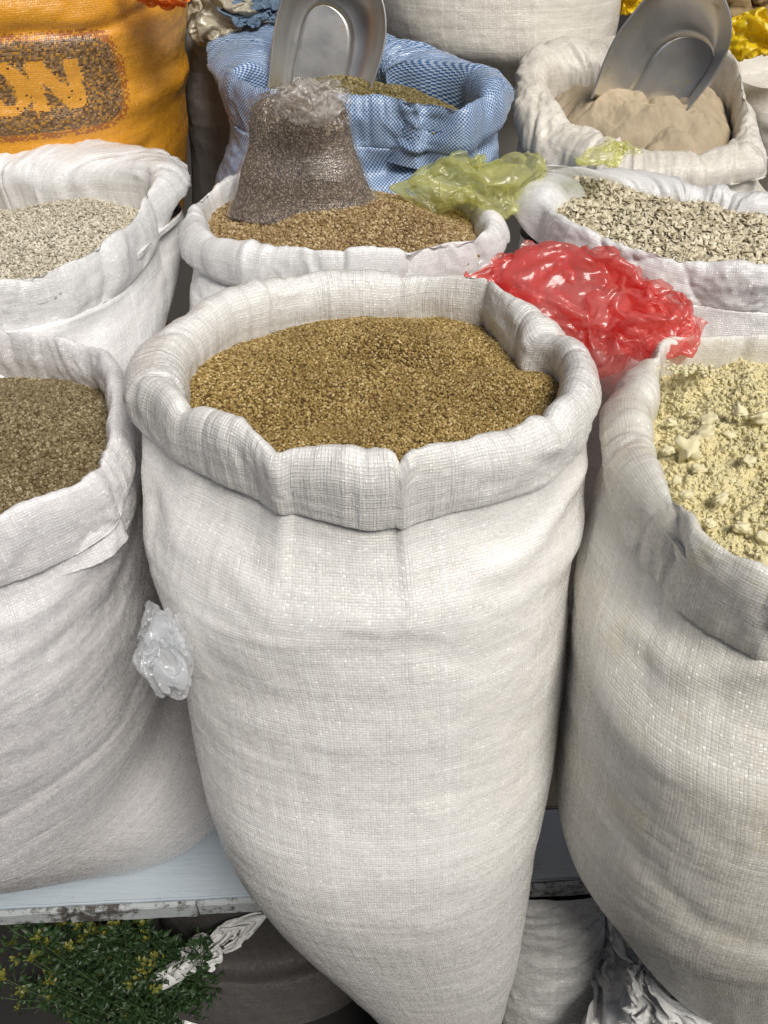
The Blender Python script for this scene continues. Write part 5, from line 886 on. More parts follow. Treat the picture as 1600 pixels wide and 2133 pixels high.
SHEETS['spread'] = [
-298,22,13,20,12,15,-9,8,-1,3,16,3,9,11,15,17,20,21,22,21,21,9,11,23,22,21,23,22,23,21,22,20,19,23,18,25,22,19,15,14,
1,15,15,16,17,18,2,0,5,0,14,10,11,8,14,14,15,20,19,21,19,15,16,22,23,21,24,21,20,21,19,19,19,17,22,24,18,17,21,14,
-8,19,12,20,17,13,17,0,-6,11,11,16,4,16,15,10,7,19,21,20,17,16,23,22,21,25,18,22,21,20,13,22,22,17,19,22,15,21,13,16,
-7,18,17,18,15,19,16,15,-5,6,14,13,10,8,18,13,3,10,20,20,19,20,21,22,23,24,19,22,20,16,13,17,23,23,18,17,17,14,20,9,
0,14,18,15,17,22,19,17,-7,5,15,19,14,4,15,17,-4,8,19,23,23,22,19,21,25,24,17,20,18,15,9,21,20,22,22,20,6,16,13,11,
3,15,15,13,20,16,14,16,12,-5,19,19,13,9,15,12,-2,10,19,21,18,22,23,24,24,22,18,17,13,10,13,18,23,23,20,19,7,9,13,16,
-1,21,3,21,11,14,18,18,4,12,19,19,14,12,13,7,2,7,21,25,20,16,26,19,23,19,14,21,18,4,17,19,16,18,18,18,8,8,14,21,
-1,10,13,12,15,16,17,18,12,18,18,17,14,13,13,-3,-3,17,23,26,24,16,18,19,20,18,20,20,11,8,18,19,16,13,20,17,11,15,11,11,
-6,4,15,18,16,15,21,19,20,19,12,19,15,11,2,-6,7,18,24,25,22,19,11,21,21,20,18,20,11,4,20,20,18,18,18,17,18,13,14,1,
-15,18,17,17,7,21,22,23,20,21,12,22,11,8,0,-9,14,23,22,22,23,15,20,19,17,19,20,13,16,9,17,16,20,19,20,19,14,13,0,7,
-9,19,17,18,16,22,23,22,16,23,19,17,16,-3,-7,3,17,24,20,26,19,22,19,12,18,17,20,14,9,20,17,10,19,19,19,17,6,6,0,7,
4,16,19,15,20,20,21,16,22,25,23,19,6,-5,-4,10,15,24,23,24,21,21,18,10,13,20,18,15,19,16,12,6,18,20,13,11,7,7,1,1,
-3,17,20,18,19,19,16,23,26,21,22,18,-2,0,4,10,17,24,23,18,20,18,19,19,12,12,18,17,17,17,14,0,20,14,11,11,8,5,1,-3,
-2,16,18,17,19,21,20,27,26,20,18,9,6,5,12,3,20,21,18,21,19,17,15,18,19,12,17,15,17,18,5,6,19,17,13,8,3,-5,4,-1,
3,17,6,20,25,22,24,25,22,17,14,8,12,12,12,3,22,14,18,16,21,22,14,18,14,15,19,14,15,9,4,15,19,14,15,4,6,-3,5,-9,
7,13,5,19,27,20,25,22,19,11,13,15,16,20,7,3,18,14,20,16,19,18,16,13,20,20,17,7,10,6,10,19,19,17,18,-6,10,9,-2,-10,
12,3,5,26,23,17,23,21,15,16,8,18,20,22,2,5,18,14,18,18,18,17,9,18,21,19,12,3,7,9,18,20,19,20,16,-1,-6,9,-2,-6,
1,5,11,24,19,20,20,21,17,8,12,22,16,20,12,1,16,14,14,20,17,13,16,14,18,14,9,2,11,15,22,22,19,17,8,-5,-4,5,4,9,
-11,13,19,17,21,23,22,20,15,14,9,18,15,17,16,6,13,16,16,10,15,17,14,17,13,14,3,9,12,18,21,21,15,9,9,-4,2,5,3,19,
-8,14,20,21,21,22,22,19,17,17,17,14,2,22,17,7,15,16,15,13,13,16,16,10,16,16,11,6,7,18,22,9,15,5,8,0,6,6,7,23,
9,8,24,14,21,22,21,19,17,16,20,11,2,17,18,12,17,14,16,17,16,12,17,6,14,19,17,3,2,21,20,1,10,7,5,4,7,5,20,14,
9,14,19,17,14,16,15,20,20,18,20,13,5,7,18,17,16,17,20,16,10,15,11,17,15,13,11,-3,12,20,18,7,0,-3,12,2,10,18,18,22,
14,19,15,12,16,12,8,16,18,22,21,12,11,3,15,16,20,19,20,16,15,10,16,10,17,16,3,-5,15,17,16,2,0,1,9,14,5,20,19,25,
7,23,18,9,9,17,4,15,16,19,19,19,8,9,10,19,20,16,20,17,16,16,14,9,17,6,4,-2,20,15,3,0,-5,6,17,7,13,22,25,19,
3,22,20,13,10,12,10,6,17,18,19,20,14,12,6,19,20,17,17,20,18,14,10,15,12,9,-6,4,16,10,1,-7,0,13,17,17,15,24,23,18,
1,21,17,16,17,8,17,2,12,15,22,20,16,18,8,14,19,12,19,20,21,11,13,20,15,-3,-1,7,4,10,3,-13,7,13,16,22,23,23,20,14,
6,16,12,19,19,17,10,11,3,13,20,20,20,20,4,19,17,17,15,19,20,19,4,20,18,-4,2,9,1,-4,11,-8,9,8,21,23,24,23,16,19,
9,15,15,14,17,17,16,1,8,6,20,20,21,19,18,12,16,17,18,19,20,14,13,16,6,1,9,13,-6,-9,5,14,7,3,21,22,24,20,20,17,
12,14,15,14,16,16,14,3,0,12,12,18,23,19,20,18,15,20,18,17,21,10,12,16,9,6,10,6,-10,-4,7,16,6,10,17,18,22,20,20,18,
17,8,16,16,15,14,9,3,0,10,10,19,18,22,19,17,20,21,21,18,15,17,11,22,-5,6,13,7,-10,-7,13,11,15,15,9,16,19,20,16,19,
5,15,16,17,14,14,3,8,-5,3,18,17,18,17,20,19,20,20,16,16,20,25,17,12,1,3,14,-4,-9,3,17,13,7,9,16,13,17,19,16,16,
8,8,17,15,14,12,11,0,1,0,14,22,14,21,19,19,20,18,17,14,24,20,21,18,-3,10,6,-8,-2,3,18,13,3,17,11,8,21,21,12,19,
-14,17,19,16,11,7,11,9,0,2,18,19,17,18,16,21,18,17,20,18,21,22,21,12,3,17,0,-10,3,7,10,11,13,5,17,11,15,17,20,20,
-6,21,19,11,12,5,8,13,13,4,14,19,18,17,17,16,22,12,21,20,23,18,14,10,17,17,-6,-9,6,10,15,14,4,7,12,13,11,21,20,17,
7,7,14,13,18,1,6,13,20,19,8,19,17,14,18,18,14,18,18,21,19,14,15,18,19,14,0,-8,11,10,11,8,-3,7,18,11,13,17,21,21,
-16,17,12,15,19,7,-2,15,20,21,19,12,12,17,20,17,20,14,19,12,18,21,16,19,19,17,0,-1,7,14,6,6,-2,2,16,9,14,20,19,20,
5,5,14,18,18,11,-2,14,19,21,21,18,9,12,18,18,19,22,19,15,11,16,19,19,19,12,12,2,12,9,5,-8,3,13,13,1,15,20,17,20,
16,-6,1,17,21,8,20,6,17,21,18,21,9,12,20,13,19,20,19,9,15,18,20,19,18,16,6,13,13,10,-8,3,4,13,13,1,14,5,19,17,
12,-5,-1,2,13,16,20,18,12,19,19,11,11,20,16,17,18,17,17,12,15,19,18,19,17,20,9,12,10,6,-9,-3,14,21,13,7,3,-4,18,14,
8,4,-6,-8,9,19,19,13,20,14,12,15,17,18,20,11,18,18,15,18,17,16,17,18,18,19,15,11,7,-4,-6,8,18,9,10,10,9,-10,21,3,
-123,-11,-14,-2,-15,-2,0,-1,-3,0,-7,-3,4,-1,-12,-9,-8,-5,-1,-1,-2,-8,-3,-4,5,12,4,7,5,-1,4,8,10,8,12,8,14,16,14,5,
4,-8,-10,-13,2,-3,0,-4,1,-3,-7,-6,-1,0,-5,-17,-12,0,-8,-2,-3,10,-7,-2,4,7,3,10,-5,2,4,8,12,15,10,10,14,11,11,12,
1,-9,-14,1,7,-3,1,-8,5,-9,-4,-10,2,-6,-2,-17,-19,-3,-2,-3,-3,8,6,1,1,-3,13,-3,-2,1,10,2,8,19,14,12,16,8,11,14,
4,-9,1,0,-3,3,0,-5,0,-10,-5,-8,-4,2,-10,-15,-19,-10,0,4,-5,14,3,4,-1,6,-5,-1,-1,6,9,9,5,7,18,16,13,15,3,14,
11,-5,6,-14,-2,3,-1,6,-5,-13,-2,-10,-6,-1,-12,-10,-18,-15,8,5,-2,3,17,0,2,3,-9,-5,0,10,8,10,10,4,9,15,17,8,14,9,
-3,8,1,-3,-2,3,-2,1,-3,-10,-7,-6,-6,-2,-14,-14,-16,-17,2,8,8,10,3,10,3,-2,-11,-9,8,9,7,12,4,6,11,11,16,15,12,11,
19,3,3,-1,-12,9,-3,3,-10,-3,-11,-8,-1,-4,-15,-16,-17,-12,-5,5,14,19,2,2,3,-5,-11,2,3,11,2,2,13,9,9,13,15,16,14,3,
24,-9,6,-9,-1,6,-1,-4,-6,-7,-6,-6,-5,-8,-14,-17,-17,-9,3,6,10,7,7,2,-5,-1,0,-4,6,8,1,4,1,14,9,9,14,11,12,7,
14,-11,-5,1,6,-1,3,-6,-9,-8,2,-7,-7,-10,-18,-16,-13,-5,6,6,7,8,-7,-2,2,-3,7,0,5,7,-3,7,-4,-3,10,10,9,14,10,19,
0,1,2,0,-1,-2,-1,1,-9,-6,3,-7,-8,-16,-17,-16,-9,0,5,4,4,5,-3,-2,0,0,0,5,8,6,-9,-2,-4,-4,2,11,14,14,18,14,
10,2,3,3,0,-3,-2,0,-12,1,0,-7,-11,-16,-17,-15,-4,2,2,4,3,2,-2,-1,1,1,0,4,7,2,-8,-17,-5,-5,10,13,17,9,20,16,
14,5,2,2,-3,-3,-3,-4,-2,-3,0,-6,-14,-17,-16,-11,-1,-1,2,3,3,1,1,-1,1,1,-1,2,-1,9,-14,-18,-8,-1,10,18,11,12,12,21,
11,8,5,-3,-1,-5,-2,-2,-1,-4,-1,-9,-16,-16,-15,-4,-1,-1,0,0,4,-1,1,-1,0,1,2,-1,3,-1,-13,-20,-6,6,11,1,12,14,17,14,
6,9,11,-11,-4,5,1,0,-1,-4,-7,-16,-17,-10,-11,1,-3,0,-3,4,-1,-4,-5,6,3,3,-1,3,1,-6,-18,-18,1,7,6,5,8,6,14,18,
-10,12,17,-4,8,4,2,-1,-4,-9,-11,-18,-12,-9,-4,0,0,-5,-1,-1,-1,-2,-1,4,-4,11,-2,6,-5,-14,-19,-7,6,6,3,3,7,6,14,12,
-10,13,20,13,3,11,2,-5,-5,-18,-14,-12,-9,2,-2,-1,-2,-4,-1,-3,-2,-1,1,-2,4,6,1,-1,-9,-19,-12,2,6,4,4,2,1,11,11,12,
-13,22,22,3,8,14,7,-3,-13,-6,-16,-9,-2,2,0,-1,-5,-4,-2,0,-3,1,-1,1,5,4,-4,-8,-16,-12,-4,5,6,4,3,0,-5,-2,17,11,
0,20,10,8,9,11,9,8,-6,-11,-11,-6,0,4,-1,0,-4,-6,-3,-2,3,-1,1,3,4,-3,-7,-15,-10,-8,-1,3,6,4,4,-10,-10,2,18,17,
13,14,7,10,-1,7,9,7,11,-7,-10,-6,1,5,0,-1,-5,-5,-3,-1,4,-1,1,-2,8,-5,-13,-10,-9,-6,-2,1,7,-5,7,-7,-9,9,15,14,
13,14,8,7,4,6,8,5,0,1,-5,-6,0,6,-1,-2,-5,-4,3,-1,2,-4,0,1,3,-6,-9,-10,-8,-5,-3,-5,5,-6,-3,-8,4,17,9,3,
17,16,6,6,7,2,6,7,0,-6,-4,1,-1,3,2,-2,-3,-3,4,-4,-2,2,-4,5,-3,-6,-9,-8,-6,-4,-4,-8,-2,-4,-16,5,12,16,5,1,
6,20,8,3,14,-1,3,3,5,-5,-1,0,1,1,1,1,-3,-1,0,1,0,1,-7,-7,2,-9,-5,-7,-3,-6,-3,-7,-16,-14,0,2,23,11,9,1,
11,10,17,6,5,4,7,0,3,2,0,-1,2,3,2,-1,-1,-3,2,0,-4,2,-10,-5,-6,-5,-2,-5,-4,-9,-5,-16,-9,-14,-3,15,20,13,5,1,
20,4,6,14,1,1,8,7,6,3,0,-1,2,3,5,-1,-1,-2,1,1,-9,-3,-4,-8,-10,1,-5,-1,-6,-9,-14,-12,-16,-9,4,16,19,13,4,5,
12,7,6,3,6,5,5,11,5,5,2,-1,2,3,7,1,-4,-4,1,-3,-7,-3,-5,-12,-5,-4,2,0,-10,-12,-14,-13,-13,-3,2,11,15,4,1,10,
12,6,11,4,-1,8,2,11,9,6,1,3,1,2,8,1,-3,-5,-2,0,-6,-9,-9,-7,-8,2,2,-4,-18,-8,-11,-12,-11,-6,1,10,-4,0,10,15,
5,11,14,5,1,-2,7,6,16,8,1,0,6,3,6,-2,-7,0,-1,-3,-8,-12,-2,-9,-5,4,0,-11,-18,-16,0,-12,-13,-7,-9,-5,0,4,13,10,
-7,14,13,12,10,1,-9,18,14,14,3,-1,3,9,3,-2,-6,0,-3,-5,-7,-12,-6,-8,1,4,-4,-17,-14,-14,-15,-8,-10,-10,-16,-8,-3,5,10,10,
-11,13,13,15,14,0,8,12,17,10,15,-1,4,8,5,-5,-6,-5,-3,-7,-3,-13,-2,-11,1,1,-6,-14,-14,-14,-15,-9,-5,-15,-16,-12,-5,-1,3,12,
-4,9,9,14,15,13,7,17,18,12,19,0,8,6,5,-7,-3,-5,-6,-5,-8,-12,-1,-15,6,2,-8,-18,-13,-14,-11,-6,-12,-18,-17,-2,-6,-1,-4,4,
9,4,0,10,14,16,20,16,19,15,10,11,7,11,0,-1,-5,-5,-12,-8,-3,-7,-12,-5,5,2,-13,-15,-13,-13,-13,-10,-21,-17,-7,5,-6,0,-2,0,
16,-3,7,1,13,15,18,19,18,20,14,7,13,7,-4,4,-6,-11,-14,-7,0,-15,-6,5,4,-1,-17,-11,-16,-19,-15,-17,-21,-8,4,5,-4,-3,0,-1,
-1,10,-1,11,10,12,18,19,19,21,10,8,0,8,10,0,-12,-14,-6,-11,-7,-2,3,6,3,-7,-16,-14,-19,-22,-18,-15,-13,-2,-1,4,6,-4,-2,-7,
11,0,9,14,2,17,16,21,12,19,18,-3,-8,8,14,3,-9,-21,-11,1,-1,4,3,8,-4,-7,-17,-17,-20,-17,-17,-17,-8,-6,2,1,13,-1,-6,-3,
11,3,3,13,4,14,21,20,14,5,21,-2,-7,7,6,12,-14,-13,-15,-6,10,4,12,4,-3,-14,-18,-17,-17,-17,-17,-9,-8,-9,-1,1,5,-2,4,5,
-1,7,16,3,11,7,23,21,15,2,10,2,6,4,2,4,-7,-18,-11,1,12,6,9,1,-9,-12,-19,-18,-16,-11,-16,-5,-7,-6,-3,-9,-5,3,11,6,
15,3,2,5,9,16,23,20,15,-4,3,1,15,10,-2,-10,-12,4,-2,-2,15,8,-1,-8,-2,-15,-16,-18,-14,-8,-9,-5,-4,-9,-4,-4,-7,-4,5,10,
6,9,5,-1,9,13,15,24,12,-9,5,2,17,7,4,-16,-12,11,-1,10,12,-5,-1,-3,-8,-8,-17,-17,-8,-5,-10,-1,-3,-7,-6,0,-11,-9,3,9,
-1,16,9,-4,11,15,11,9,5,3,-5,15,18,0,0,-1,2,3,2,11,-9,4,-6,-2,-8,-2,-16,-8,-6,-6,-7,-5,-2,-5,-2,-8,-10,-11,5,1,
4,13,17,-7,8,16,13,0,-1,-3,12,16,9,-9,9,13,8,-6,7,1,-8,-5,6,-5,-8,-3,-2,-6,-5,-12,1,-3,-12,1,-4,-8,-9,-9,-2,1,
9,3,9,-6,2,8,16,17,18,12,1,-19,-18,-17,-8,-11,-3,0,0,4,5,14,14,-1,-7,-9,-5,-4,1,-3,-2,-2,-2,4,-4,-2,5,6,15,16,
9,4,5,1,-1,5,10,15,18,18,0,-14,-18,-18,-13,-2,1,-1,2,3,2,6,10,7,-2,-8,-2,-2,-2,-3,-3,-1,-5,-4,-2,-3,5,8,7,3,
10,8,7,-2,-1,-5,9,10,19,12,13,-11,-19,-15,-15,0,7,-1,2,0,6,2,-3,15,-2,2,-5,1,-2,-4,-7,2,-5,-5,-6,0,-10,7,16,-1,
17,6,-4,-7,4,4,4,4,16,7,11,3,-20,-15,-11,-1,9,4,1,1,8,-5,3,12,1,-8,8,2,-4,-8,-12,-11,5,4,-7,-10,-2,-4,5,6,
13,-12,2,5,10,2,-3,3,9,16,-3,4,-10,-15,-8,-1,9,8,-1,-1,6,3,-6,10,4,-5,11,4,-7,-12,-16,-8,-5,13,0,-9,-11,4,-1,4,
9,-6,-2,8,-6,-2,12,-1,13,16,0,-6,-13,-16,0,7,10,9,1,-1,-2,-4,7,-4,4,7,10,4,-13,-16,-16,-7,0,5,1,-1,-11,-9,5,-9,
8,-1,-13,-1,-8,11,-3,8,19,14,8,-10,-13,-18,3,12,10,6,9,0,-9,-10,-2,16,7,8,3,-4,-7,-20,-13,-8,1,0,-10,-2,1,-6,0,2,
2,-12,-7,-9,1,5,11,4,16,12,11,-7,-12,-11,5,10,9,13,0,1,-5,-12,4,11,10,5,-2,3,-17,-20,-8,-5,3,-9,0,0,-1,-1,-1,-2,
-11,-15,-14,8,7,11,2,7,4,13,19,-5,-12,-4,9,9,13,1,2,-1,-8,-7,15,13,7,3,-6,-2,-17,-21,-2,-4,6,-8,2,-2,-7,8,-6,4,
-15,-11,-5,10,16,8,7,2,8,4,15,-3,-12,8,12,11,7,-10,-7,-4,-2,0,14,13,15,5,-5,-13,-13,-19,1,5,0,-1,-3,-1,-1,2,-5,-1,
-16,-2,12,6,8,4,9,13,13,-9,10,1,-2,10,12,12,-13,-3,-16,-2,14,-9,9,19,11,12,-1,-11,-18,-11,-2,11,-1,2,0,0,-9,-16,2,-9,
2,-3,1,14,6,11,15,16,0,0,-2,6,10,10,14,-3,-18,-10,7,-5,0,6,-2,19,16,7,-2,-10,-5,-13,4,7,6,2,-10,-3,-17,-16,-10,2,
-1,0,0,13,8,14,18,12,-2,3,2,8,10,14,11,-19,-16,-10,10,-2,2,0,6,8,13,6,-3,6,-8,-4,5,8,6,-7,-15,-15,-16,-14,-11,3,
16,-7,1,12,12,12,13,0,3,9,9,8,10,15,1,-24,-11,-11,13,-9,5,8,9,4,-2,11,-5,9,-6,6,8,9,0,-10,-15,-14,-17,-16,-14,-7,
10,-5,3,9,2,12,8,6,10,11,11,7,9,15,-13,-19,-14,-1,8,-5,6,4,11,-10,-5,11,-2,12,4,12,8,8,-8,-15,-13,-16,-7,-15,-17,-5,
9,-4,9,6,3,10,8,7,12,10,9,9,8,1,-15,-21,-13,10,5,1,5,5,-3,-14,-4,4,10,16,14,8,12,-2,-9,-14,-12,-11,-9,-14,-14,-12,
5,7,10,-1,11,11,8,6,8,10,10,6,-4,3,-19,-22,-11,14,-2,10,6,4,-17,-10,-1,6,16,18,11,15,8,-9,-11,-9,-11,-18,-10,-15,-10,4,
15,6,4,5,14,11,8,5,0,16,10,-5,-10,-1,-13,-23,-4,4,11,3,3,0,-10,-12,6,10,15,14,16,15,4,-4,-11,-12,-19,-12,-19,-22,-10,-1,
12,11,2,7,16,8,7,3,-3,10,15,-10,-15,-5,-10,-19,-5,2,8,3,3,-3,-7,5,-3,14,11,18,17,13,5,-8,-13,-19,-16,-17,-13,-18,-15,6,
5,11,6,16,13,4,0,3,6,7,7,-9,-20,-5,-12,-18,-8,5,9,6,-10,-2,3,10,5,2,14,19,19,13,-1,-16,-14,-16,-14,-15,-21,-3,-9,11,
-1,14,7,18,12,5,0,-1,10,14,5,-18,-22,-12,-9,-15,-7,6,5,4,3,-12,-2,17,14,-1,11,20,21,7,-4,-16,-15,-19,-15,-13,-15,-11,10,10,
-5,8,12,16,12,6,13,6,5,11,0,-16,-22,-19,-8,-11,4,8,-3,8,-11,-12,8,3,14,9,17,18,18,1,-8,-16,-14,-14,-17,-22,-4,6,-3,-6,
-9,11,10,14,10,16,14,14,10,-1,1,-18,-17,-21,-13,-8,3,5,7,-1,-3,-10,-2,-1,8,14,22,23,13,-9,-6,-10,-18,-17,-16,-1,-5,-6,-14,-6,
-7,9,12,15,16,8,14,14,13,8,-8,-9,-17,-19,-18,-8,-2,8,3,9,3,-14,-12,-6,9,23,24,23,4,-8,-13,-8,-15,-21,-7,-1,-10,-6,-3,-4,
13,-3,3,17,16,10,12,13,12,10,-1,-6,-16,-17,-18,-10,1,9,-6,1,10,-6,-19,-15,18,22,23,24,1,-13,-14,-7,-18,-18,7,3,-6,-4,-5,-5,
8,2,-5,12,5,17,10,13,13,8,0,0,-13,-13,-18,-6,0,1,-5,5,5,-9,-18,-15,14,23,26,19,-8,-12,-10,-12,-18,8,9,-1,-4,-8,1,-1,
-15,7,7,10,2,11,14,11,11,12,-1,-7,-2,-7,-16,-2,7,-8,-15,-3,4,-2,-22,-7,13,24,25,10,-11,-10,-11,-8,-5,17,3,-1,-5,-2,1,-4,
-7,4,7,10,6,12,8,11,12,14,1,-12,-6,4,-6,0,10,-13,-12,-12,0,-3,-19,-13,22,24,18,6,-11,-12,-14,6,9,17,1,-1,-6,-5,-2,-5,
-6,9,8,1,3,13,9,12,9,13,7,-9,3,-6,-1,5,11,-7,-14,-12,-8,-14,-19,-1,20,19,18,-1,-12,-13,-12,11,24,12,6,4,-5,-9,-3,-2,
-6,13,8,3,0,7,13,6,10,11,6,4,7,0,-6,4,3,-2,-8,-15,-19,-9,-18,1,18,22,10,-9,-12,-16,2,21,16,8,4,13,-7,1,-4,6,
-14,14,12,3,5,6,4,10,11,9,4,6,8,8,1,-3,-2,-2,-13,-15,-15,-7,-15,4,22,14,2,-7,-13,-7,8,12,6,10,9,15,-4,-3,-1,11,
-6,13,8,1,3,6,4,10,13,13,8,3,9,3,-1,4,-4,-10,-11,-13,-13,-12,-9,13,20,14,-10,-4,-12,-4,5,8,6,12,16,18,3,-4,-13,6,
9,3,-2,4,9,10,-5,4,14,12,7,6,7,3,1,-2,-5,-9,-10,-14,-13,-13,2,19,17,7,-9,-9,-6,-4,0,9,12,20,9,15,7,-12,-5,-5,
19,2,-2,-12,6,9,7,-10,9,11,5,5,8,4,-4,-4,-4,-9,-11,-13,-14,-2,16,14,5,4,-9,-10,-5,1,6,6,16,10,14,10,3,-2,-5,-12,
-6,6,-10,1,-9,14,10,1,0,3,0,9,4,4,-5,-5,-8,-6,-12,-12,-6,12,10,9,1,0,-8,-11,3,0,6,14,19,18,-4,3,-3,-3,-2,-1,
-1,-9,-1,0,-2,2,10,6,4,-5,-1,8,11,-6,-2,-12,-4,-10,-7,-5,7,-2,11,5,0,-1,-6,-6,1,12,5,19,19,20,-10,-11,-13,-3,2,1,
12,-19,-11,-8,0,11,0,5,4,-1,1,8,2,-2,-6,-5,-4,-9,-11,-1,7,5,4,0,1,1,-6,-4,3,14,16,19,19,12,-9,-20,-12,-7,-3,3,
2,-12,-22,-10,-6,10,5,-1,-1,6,-3,4,-1,-2,-2,-3,-10,-7,-8,12,7,-4,0,1,-1,3,-4,-3,14,18,17,18,21,7,-12,-22,-7,-17,-3,10,
-6,-2,-20,-22,-4,8,-2,1,10,-9,1,0,-3,0,0,-12,2,-9,2,6,-1,-4,1,0,2,0,-3,12,18,20,17,19,13,2,-12,-17,-17,-17,6,15,
14,-17,-18,-20,-17,1,4,8,2,-1,-10,-5,-3,9,-9,1,-4,-2,0,-2,1,-3,2,-3,3,-2,13,15,21,14,20,19,-2,9,-17,-18,-17,-8,-1,21]
